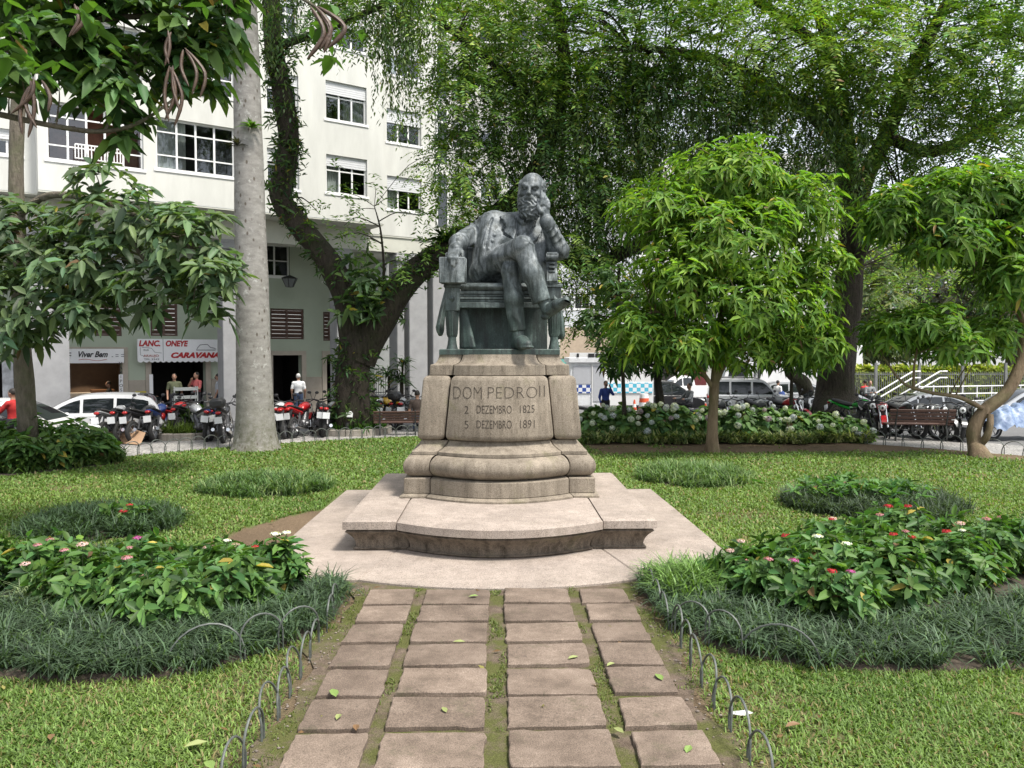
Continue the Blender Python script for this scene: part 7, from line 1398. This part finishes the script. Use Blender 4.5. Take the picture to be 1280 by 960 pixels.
car('parked_car', 'white saloon car behind the left tree trunk', cpos(2, 20.4), R(8), 4.2, 1.72, 1.42, 'sedan', PW, z=-.12); car('parked_car', 'white hatchback with black rear pillar beside the motorbikes', cpos(118, 23.2), R(196), 3.9, 1.72, 1.45, 'hatch', PW, z=-.15)
car('parked_car', 'silver off-road car with roof rails beyond the hydrangeas', cpos(945, 38), R(-14), 4.6, 1.85, 1.8, 'suv', PS, 1.12); car('parked_car', 'white pickup car far down the street behind the silver off-roader', cpos(853, 50), R(185), 4.6, 1.75, 1.6, 'pickup', PW)
car('parked_car', 'silver saloon parked behind the great dark trunk', cpos(1046, 34), R(-6), 4.4, 1.75, 1.46, 'sedan', PS); car('parked_car', 'grey saloon behind the right bench', cpos(1165, 31.5), R(-4), 4.5, 1.75, 1.45, 'sedan', PGR); car('parked_car', 'silver saloon at the right edge behind the bent tree', cpos(1302, 28.5), R(-4), 4.5, 1.75, 1.46, 'sedan', PS); car('parked_car', 'dark hatchback in the shade beside the police booth', cpos(828, 41), R(10), 4.0, 1.75, 1.62, 'hatch', PBK); car('parked_car', 'light grey car behind the crooked trunk', cpos(1000, 43), R(-10), 4.2, 1.75, 1.5, 'hatch', PS)
# box truck
tp = cpos(965, 50); tr = empty('box_truck', (*tp, -.6), R(180)); tag(tr, 'white box truck standing across the street beyond the off-roader', 'truck')
mb = MB(); mb.box((-5.2, -1.2, .95), (1.4, 1.2, 3.5), bev=.05); mb.build('cargo_box', PW, tr, 30); mb = MB(); mb.prism([(1.55, .6), (3.35, .6), (3.4, 1.3), (3.1, 2.45), (1.55, 2.5)], -1.1, 1.1, axis='y'); mb.build('cab', PW, tr); mb = MB(); mb.add([(3.395, -.95, 1.42), (3.395, .95, 1.42), (3.13, .9, 2.35), (3.13, -.9, 2.35)], [(0, 1, 2, 3)]); mb.build('windscreen', CARGLASS, tr)
for sd in (-1, 1):
    mb = MB(); mb.add([(1.9, sd*1.108, 1.45), (3.15, sd*1.108, 1.45), (2.95, sd*1.108, 2.3), (1.9, sd*1.108, 2.3)], [(0, 1, 2, 3)]); mb.build('side_window', CARGLASS, tr)
    for x in (2.5, -2.6, -3.7): add_wheel(tr, CWm, (x, sd*1.0, .48)).scale = (1.5,)*3
mb = MB(); mb.box((-5.1, -.5, .6), (3.2, .5, .93)); mb.build('chassis', STEEL, tr)
# motorbike under a blue tarpaulin
tpx = cpos(1268, 22.6); tb = empty('covered_motorbike', (*tpx, 0), R(12)); tag(tb, 'motorbike wrapped in a crumpled blue tarpaulin at the right edge', 'motorbike', 'motorbikes parked along the pavement')
nx_, ny_ = 46, 26; Xg, Yg = np.meshgrid(np.linspace(-1.05, 1.05, nx_), np.linspace(-.55, .55, ny_), indexing='ij'); hgt = np.interp(Xg, [-1.05, -.8, -.4, 0, .3, .5, .8, 1.05], [.5, .85, .95, .92, 1.05, 1.1, .75, .45]); fall = np.clip(1-(np.abs(Yg)/.56)**2.4, 0, 1); Zg = .32+(hgt-.32)*fall**.6+.05*np.sin(9*Xg+6*np.sin(3*Yg))*(.4+np.abs(Yg))+.035*np.sin(17*Xg-11*Yg)+.02*np.sin(31*Xg+23*Yg)
V = np.stack([Xg, Yg*(1+.12*np.sin(7*Xg)), Zg], -1).reshape(-1, 3); I = np.arange(nx_*ny_).reshape(nx_, ny_); Q = np.stack([I[:-1, :-1], I[1:, :-1], I[1:, 1:], I[:-1, 1:]], -1).reshape(-1, 4); link('tarpaulin', np_mesh('tarpaulin', V, Q, M('blue_tarp', (.10, .18, .38), .5, .45, 7, c2=(.30, .38, .52)), smooth_=True), tb); add_wheel(tb, BW, (.72, 0, .31)); add_wheel(tb, BW, (-.72, 0, .31))
mb = MB(); mb.tube([(.7, 0, .31), (.4, 0, .7), (-.4, 0, .6), (-.7, 0, .31)], .05, 7); mb.build('frame', STEEL, tb)
# ================================================================== people
SKIN = M('skin', (.36, .20, .135), .55, .08); HAIRD = M('dark_hair', (.02, .016, .013), .7); HAIRW = M('white_hair', (.6, .59, .57), .7); SHOE = M('dark_shoe', (.02, .018, .018), .5)
def cloth(n, c): return M('cloth_'+n, c, .85, .14, 9, bmp=.3, bscale=25, bdist=.02)
def person(label, loc, face, H, shirt, trousers, hair=HAIRD, pose='stand', arms=('down', 'down'), extra=None, mask=False, sleeve=.5, z=None, lean=0.):
    """one continuous body; local frame: x to the person's left, y forward, z up"""
    k = H/1.75; B = SDF((-.55, -.5, -.03), (.55, .75, 1.9), .0185); sit = pose == 'sit'; hz = .52 if sit else .92
    mats = [SKIN, shirt, trousers, hair, SHOE, M('face_mask', (.03, .03, .035), .8)]
    ly = .0
    for s in (-1, 1):
        hip = (s*.09, 0, hz)
        if sit: kn = (s*.13, .42, .53); an = (s*.13, .40, .10)
        elif pose == 'walk': kn = (s*.09, .10*s+.06, .49); an = (s*.09, .16*s-.05, .09)
        else: kn = (s*.10, .02, .48); an = (s*.11, 0, .09)
        B.cone(hip, kn, .092, .068, .04, 2, fold=(.006, 2, s)); B.cone(kn, an, .068, .052, .03, 2, fold=(.006, 2, s+2)); B.cone((an[0], an[1]-.03, .045), (an[0]+s*.02, an[1]+.15, .035), .045, .04, .02, 4)
    B.ell((0, 0, hz+.03), (.165, .115, .13), .05, 2); cz = hz+.33; ch = (0, lean*.33, cz)
    B.cone((0, 0, hz+.08), ch, .145, .15, .05, 1, flat=((0, 1, 0), .78)); B.ell((0, lean*.33-.01, cz+.06), (.175, .125, .16), .06, 1); B.cone((-.15, lean*.42, cz+.15), (.15, lean*.42, cz+.15), .07, .07, .05, 1)
    for s, am in ((-1, arms[1]), (1, arms[0])):
        sh = np.array([s*.19, lean*.42, cz+.15])
        el, wr, = {'down': ((s*.25, lean*.3-.02, cz-.13), (s*.24, lean*.3+.08, cz-.37)), 'phone': ((s*.25, .16, cz-.02), (s*.12, .17, cz+.27)), 'mouth': ((s*.24, .16, cz-.0), (s*.05, .2, cz+.22)), 'front': ((s*.24, .08, cz-.1), (s*.12, .32, cz-.06)), 'bars': ((s*.27, .2, cz-.1), (s*.3, .45, cz-.1)), 'akimbo': ((s*.33, -.04, cz-.1), (s*.18, .06, cz-.27))}[am]; el = np.array(el); wr = np.array(wr)
        md = el if sleeve >= 1 else el*(1-0)+0
        B.cone(sh, sh+(el-sh)*min(1, sleeve+.25), .062, .058, .03, 1, fold=(.005, 2, s)); B.cone(sh+(el-sh)*.5, el, .048, .042, .02, 1 if sleeve >= 1 else 0); B.cone(el, wr, .042, .032, .02, 1 if sleeve >= 1 else 0)
        d = unit(wr-el); B.cone(wr, wr+d*.07, .034, .036, .015, 0); sidev = np.cross(d, [0, 0, 1.]) if abs(d[2]) < .9 else np.array([0, 1., 0]); sidev = unit(sidev)
        for q in (-1.5, -.5, .5, 1.5): B.cone(wr+d*.07+sidev*q*.016, wr+d*(.145-.01*abs(q))+sidev*q*.018, .0105, .009, .006, 0)
        B.cone(wr+d*.03+sidev*.03, wr+d*.08+sidev*.055, .013, .011, .008, 0)
    hy = lean*.55; nz_ = cz+.24; hc_ = np.array([0, hy+.02, cz+.40])
    B.cone((0, hy, nz_-.05), (0, hy+.01, nz_+.07), .055, .052, .03, 0); B.ell(hc_, (.077, .097, .115), .02, 0); B.ell(hc_+np.array([0, .045, -.06]), (.052, .05, .055), .03, 0)
    B.ell(hc_+np.array([0, -.022, .028]), (.084, .095, .10), .008, 3); B.cone(hc_+np.array([0, .09, .01]), hc_+np.array([0, .112, -.03]), .012, .017, .01, 0)
    for s in (-1, 1): B.ell(hc_+np.array([s*.08, -.005, -.015]), (.014, .022, .032), .006, 0); B.ell(hc_+np.array([s*.032, .092, .015]), (.016, .01, .008), .004, 3)
    B.ell(hc_+np.array([0, .088, -.062]), (.026, .012, .008), .004, 3)
    if mask: B.ell(hc_+np.array([0, .055, -.052]), (.062, .062, .05), .004, 5)
    me = B.mesh('person', mats); o = link('person', me, None, (loc[0], loc[1], float(HZ(loc[0], loc[1])) if z is None else z), face); o.scale = (k,)*3; tag(o, label, 'person', 'people in the square')
    return o
JEAN = cloth('jeans', (.05, .075, .14)); DKT = cloth('dark_trousers', (.02, .02, .025))
def onf(u, y): s_, z_ = FB.at(u, 480, y); q = FB.p+FB.u*s_+FB.n*y; return (q[0], q[1])
person('person in an olive T-shirt standing at the snack bar door', onf(218, 2.9), R(200), 1.7, cloth('olive', (.09, .10, .055)), DKT, arms=('down', 'down')); person('stout person in a salmon polo shirt with a hand at the mouth', onf(246, 3.0), R(150), 1.74, cloth('salmon', (.42, .10, .10)), DKT, arms=('mouth', 'front')); person('person in a grey shirt, jeans and a black mask by the column', onf(273, 2.6), R(100), 1.68, cloth('light_grey', (.36, .38, .42)), JEAN, arms=('down', 'down'), mask=True)
person('white-haired person in a white T-shirt seen from behind', onf(373, 1.0), R(10), 1.68, cloth('white', (.70, .70, .70)), JEAN, HAIRW)
p = G(14, 568); person('person in a red shirt and dark cap on a motorbike at the left edge', (P(17, 520, 19.4)[0], 19.4), R(80), 1.7, cloth('red', (.40, .02, .02)), DKT, pose='sit', arms=('bars', 'bars'), z=.30)
person('person in jeans sitting on the left bench next to the pedestal', (P(522, 520, 25.0)[0], 24.9), R(0), 1.7, cloth('brown', (.07, .05, .04)), JEAN, pose='sit', z=-.02)
person('person in a blue jacket talking on a phone by the police booth', (P(757, 500, 31)[0], 31.), R(195), 1.72, cloth('blue', (.03, .06, .26)), DKT, arms=('down', 'phone'), mask=True, sleeve=1.)
person('person in a grey top and helmet sitting on a motorbike', (P(862, 500, 31)[0], 31.), R(110), 1.72, cloth('grey', (.20, .21, .22)), DKT, pose='sit', arms=('bars', 'bars'), sleeve=1., z=-.05)
person('dark-haired person in white with a blue bag walking past the off-roader', (P(972, 500, 40)[0], 40.), R(-60), 1.66, cloth('white', (.70, .70, .70)), cloth('pale', (.5, .5, .5)), pose='walk')
person('person in a grey jacket and cap walking by the railings', (P(1087, 500, 37.5)[0], 37.5), R(180), 1.74, cloth('grey', (.20, .21, .22)), DKT, arms=('front', 'front'), sleeve=1., pose='walk'); person('person in red with a black backpack half hidden by the one in grey', (P(1081, 500, 38.2)[0], 38.2), R(20), 1.74, cloth('red', (.40, .02, .02)), DKT, sleeve=1.)
person('person sitting at the counter inside the health shop', onf(136, 5.4), R(120), 1.6, cloth('shop_black', (.03, .03, .03)), DKT, pose='sit', arms=('front', 'front'), z=.15)
bp = P(972, 500, 39.9); mb = MB(); mb.ball((0, 0, 0), (.16, .08, .2), 10, 8); bg = mb.build('shoulder_bag', cloth('bag_blue', (.03, .06, .2)), None, 50, (bp[0]+.18, bp[1]-.12, HZ(*bp[:2])+.95)); tag(bg, 'blue bag on the hip of the person in white', 'bag')
bp = P(1081, 500, 37.95); mb = MB(); mb.ball((0, 0, 0), (.17, .12, .24), 10, 8); bg = mb.build('backpack', cloth('bag_black', (.02, .02, .02)), None, 50, (bp[0]-.1, bp[1], HZ(*bp[:2])+1.15)); tag(bg, 'black backpack of the person in red', 'bag')

# ================================================================== street furniture
WOOD = M('bench_wood', (.085, .042, .03), .6, .3, 6, stretch=(1, 8, 8), bmp=.3); CAST = M('cast_iron', (.03, .032, .03), .55, .25, 25)
def bench(label, loc, rz, L):
    root = empty('park_bench', loc, rz); tag(root, label, 'bench', 'benches on the pavement'); h = L/2
    for x in (-h+.2, h-.2):
        mb = MB(); mb.tube([(x, -.28, 0), (x, -.2, .2), (x, -.24, .42), (x, .2, .44), (x, .27, .2), (x, .22, 0)], .026, 7); mb.tube([(x, .2, .44), (x, .26, .66), (x, .34, .92)], .024, 7); mb.tube([(x, -.24, .42), (x, -.26, .6), (x, -.12, .66), (x, .24, .64)], .02, 7); mb.tube([(x, -.2, .2), (x, .27, .2)], .018, 6); mb.build('leg_frame', CAST, root, 50)
    for i in range(5): mb = MB(); y = -.23+.1*i; mb.box((-h, y-.04, .45), (h, y+.04, .485), bev=.008); mb.build('slat', WOOD, root)
    for i in range(4): mb = MB(); z = .56+.1*i; mb.box((-h, -.018, -.04), (h, .018, .04), M=Matrix.Translation(Vector((0, .222+.036*i*.95, z)))@Matrix.Rotation(R(-20), 4, 'X'), bev=.006); mb.build('slat', WOOD, root)
    return root
p = G(1153, 552); bench('dark wooden slat bench among the motorbikes on the right', (p[0], p[1]+.25, .008), R(172), 1.75); p = G(496, 545); bench('dark wooden slat bench between the forked tree and the pedestal', (p[0], p[1]+.25, .008), R(186), 1.5).scale = (.95, .9, .82)
# cast-iron bollard
p = G(1097, 541); bo = empty('iron_bollard', (p[0], p[1], .006)); tag(bo, 'dark cast-iron bollard at the end of the kerb on the right', 'bollard')
mb = MB(); mb.lathe([(.17, 0), (.17, .12), (.13, .15), (.13, .2)], 16); mb.build('foot', CAST, bo, 40); mb = MB(); mb.lathe([(.115, .2), (.10, .55), (.125, .57), (.125, .62), (.10, .64), (.095, .92), (.12, .94), (.12, .98)], 16); mb.build('shaft', CAST, bo, 40); mb = MB(); mb.lathe([(.12, .98), (.09, 1.02), (.10, 1.08), (.05, 1.15), (0, 1.16)], 16); mb.build('finial', CAST, bo, 40)
# cones and barrel
ORG = M('orange_plastic', (.62, .09, .03), .5, .08); WHP = M('white_band', (.75, .75, .75), .5)
def cone(label, u, d, h=.75):
    q = P(u, 500, d); root = empty('traffic_cone', (q[0], q[1], HZ(q[0], q[1]))); tag(root, label, 'cone', 'traffic cones'); k = h/.75; mb = MB(); mb.box((-.2*k, -.2*k, 0), (.2*k, .2*k, .04), bev=.01); mb.build('base', ORG, root); r = lambda z: (.15-.125*z/.75)*k
    for z0, z1, m_, nm in ((.04, .25, ORG, 'body'), (.25, .38, WHP, 'band'), (.38, .48, ORG, 'body'), (.48, .6, WHP, 'band'), (.6, .75, ORG, 'body')): mb = MB(); mb.lathe([(r(z0), z0*k), (r(z1), z1*k)]+([(0, z1*k)] if z1 > .7 else []), 14); mb.build(nm, m_, root, 40)
cone('orange cone left of the striped barrel', 793, 36, .95); cone('orange cone behind the small tree trunk', 882, 34, .9); cone('orange cone in front of the silver off-roader bonnet', 983, 31, .95)
q = P(805, 500, 35.5); br = empty('traffic_barrel', (q[0], q[1], HZ(q[0], q[1]))); tag(br, 'orange and white striped traffic barrel by the police booth', 'barrel')
for i in range(6): mb = MB(); z0, z1 = .1+.19*i, .1+.19*(i+1); rr = lambda z: .30-.09*z; mb.lathe([(rr(z0), z0), (rr(z1), z1)]+([(0, z1)] if i == 5 else []), 18); mb.build('body' if i % 2 == 0 else 'band', ORG if i % 2 == 0 else WHP, br, 40)
mb = MB(); mb.box((-.36, -.36, 0), (.36, .36, .1), bev=.02); mb.build('base', ORG, br)
# police booth
def checks(name, c1, c2, sc_):
    m, t, b, o = nt(name); ck = node(t, 'ShaderNodeTexChecker', Scale=sc_); ck.inputs['Color1'].default_value = (*c1, 1); ck.inputs['Color2'].default_value = (*c2, 1); t.links.new(coord(t, 'Object', (1, 0, 1)), ck.inputs['Vector']); t.links.new(ck.outputs[0], b.inputs['Base Color']); b.inputs['Roughness'].default_value = .5; return m
a = P(713, 500, 39); b_ = P(757, 500, 39); c_ = P(815, 500, 39.5); z0 = HZ(a[0], 39); bt = empty('police_booth', (a[0], 39., z0)); tag(bt, 'grey and white kiosk with a blue checked band beside the street', 'kiosk'); w1, w2 = b_[0]-a[0], c_[0]-a[0]; zt = P(740, 447, 39)[2]-z0
GRP = M('booth_grey', (.42, .43, .46), .5, .05)
mb = MB(); mb.box((0, 0, .1), (w1, 2.4, zt-.25)); mb.build('wall', M('booth_white', (.66, .67, .69), .5), bt); mb = MB(); mb.box((w1+.01, .15, .1), (w2, 2.4, zt-.15)); mb.build('wall', PW, bt); mb = MB(); mb.box((-.1, -.12, zt-.25), (w1+.15, 2.5, zt), bev=.02); mb.build('roof', M('booth_white', (.66, .67, .69)), bt)
for x0, x1 in ((.12, w1*.58), (w1*.64, w1*.96)): mb = MB(); mb.box((x0, -.03, 1.15 if x0 < .5 else .3), (x1, -.002, zt-.4), bev=.005); mb.build('panel', GRP, bt)
mb = MB(); mb.box((w1*.6, -.05, .1), (w1*.63, -.002, zt-.3)); mb.build('post', PW, bt); mb = MB(); mb.box((0, -.035, .7), (w1*.58, -.002, 1.1)); mb.build('checked_band', checks('checks_blue', (.02, .06, .28), (.7, .72, .75), 5.2), bt); mb = MB(); mb.box((w1+.05, .11, .7), (w2-.05, .148, 1.2)); mb.build('checked_band', checks('checks_cyan', (.08, .45, .62), (.75, .77, .8), 5.2), bt)
mb = MB(); [mb.box((x, -.13, zt+.02), (x+w_, -.09, zt+.2)) for x, w_ in ((.3, .1), (.85, .3), (1.2, .4))]; mb.build('roof_lettering', BLKP, bt); mb = MB(); mb.box((-.05, -.1, zt+.003), (w1, -.085, zt+.24)); mb.build('roof_sign', PW, bt)
# sign pole and lamp pole
for u, d, z1, r, lb in [(948, 44, 3.6, .07, 'dark traffic light pole in front of the white truck'), (960, 52, 3.2, .05, 'thin grey pole by the white truck')]:
    q = P(u, 500, d); root = empty('street_pole', (q[0], q[1], HZ(q[0], q[1]))); tag(root, lb, 'pole', 'poles along the street'); mb = MB(); mb.tube([(0, 0, 0), (0, 0, z1)], r, 8); mb.build('pole', CAST, root)
    if u == 948: mb = MB(); mb.box((-.2, -.15, 2.6), (.2, .12, 3.5), bev=.04); mb.build('signal_head', CAST, root)
# railings, stairs rail and hedge on the right
rf = empty('iron_railings', (P(1040, 500, 44)[0], 44., -.6)); tag(rf, 'tall grey railings along the far side of the street', 'railings'); GI = M('railing_grey', (.16, .165, .16), .5); L_ = P(1310, 500, 44)[0]-P(1040, 500, 44)[0]
nb = 110
barm = MB().box((-.012, -.012, .15), (.012, .012, 2.0)).mesh('bar', GI)
for i in range(nb): o = link('bar', barm, rf, (L_*i/nb, 0, 0))
for z in (.3, 1.85): mb = MB(); mb.box((0, -.02, z), (L_, .02, z+.04)); mb.build('rail', GI, rf)
for i in range(6): mb = MB(); x = L_*i/5; mb.box((x-.06, -.06, 0), (x+.06, .06, 2.5)); mb.build('post', GI, rf)
q0 = P(1095, 500, 43); sr = empty('stair_rail', (q0[0], 43., -.6)); tag(sr, 'white tubular handrails climbing the steps behind the grey saloon', 'handrail')
for i, off in enumerate((0, 1.6)):
    for dz in (.95, .6): mb = MB(); mb.tube([(off-.2, .2*i, .2+dz-.4), (off+2.0, .2*i, dz+1.1), (off+2.4, .2*i, dz+1.1)], .04, 7); mb.build('rail', FRAME, sr, 40)
mb = MB()
for z in (1.2, .8, .4): mb.tube([(2.4, .1, z), (9.5, .1, z+.1)], .035, 6); mb.build('rail', FRAME, sr, 40); mb = MB()
for x in np.arange(2.4, 9.6, .8): mb = MB(); mb.tube([(x, .1, 0), (x, .1, 1.3)], .03, 6); mb.build('post', FRAME, sr, 40)
a, b_ = P(1062, 500, 47)[0], P(1330, 500, 47)[0]; zt = P(1180, 458, 47)[2]; n = 3200; C = np.stack([rng.uniform(a, b_, n), 47+rng.uniform(-.5, .5, n), rng.uniform(-.5, zt, n)], 1); fr = rng.random(n) < .7; C[fr, 1] = 46.5+rng.normal(0, .05, fr.sum()); V, F = rosettes(C, np.tile([0, -.7, .5], (n, 1))+rng.normal(0, .4, (n, 3)), 5, .24, .14, .3, .1)
tag(foliage('clipped_hedge', [(V, F, tints(len(F)//2, (.22, .26, .04), .25, .12))], None, LEAF), 'clipped yellow-green hedge behind the railings', 'hedge')
mb = MB(); mb.box((a, 46.6, -.6), (b_, 47.5, zt-.1)); hc2 = mb.build('hedge_core', M('hedge_core', (.03, .04, .012), .95), bpy.data.objects['clipped_hedge'])
# cardboard, wire rack
p = G(152, 556); cb = empty('cardboard', (p[0], p[1]+.3, .01), R(-20)); tag(cb, 'torn brown cardboard sheets leaning by the planter', 'cardboard'); CARD = M('cardboard', (.36, .23, .14), .85, .15, 4)
for i, (a_, b2, c2, d2) in enumerate([((-.45, .1, 0), (.2, -.2, 0), (.0, .3, .62), (-.5, .35, .5)), ((-.1, -.15, .02), (.75, -.3, .02), (.6, .05, .3), (-.15, .15, .42)), ((-.55, -.05, 0), (-.1, -.25, 0), (-.05, .1, .35), (-.5, .2, .3))]): mb = MB(); o_ = .012; mb.add([a_, b2, c2, d2]+[(x, y+o_, z) for x, y, z in (a_, b2, c2, d2)], [(0, 1, 2, 3), (4, 5, 6, 7), (0, 1, 5, 4), (1, 2, 6, 5), (2, 3, 7, 6), (3, 0, 4, 7)]); mb.build('sheet', CARD, cb)
q = onf(231, 2.7); rk = empty('wire_rack', (*q, 0), AF); tag(rk, 'grey metal display rack between the two people at the snack bar', 'rack'); RK = M('rack_grey', (.35, .37, .37), .4, metal=.5)
for x in (-.4, .4):
    for y in (-.15, .15): mb = MB(); mb.box((x-.02, y-.02, 0), (x+.02, y+.02, 1.25)); mb.build('upright', RK, rk)
for z in (.2, .5, .8, 1.1): mb = MB(); mb.box((-.4, -.15, z), (.4, .15, z+.03)); mb.box((-.4, -.16, z), (.4, -.152, z+.12)); mb.build('shelf', RK, rk)
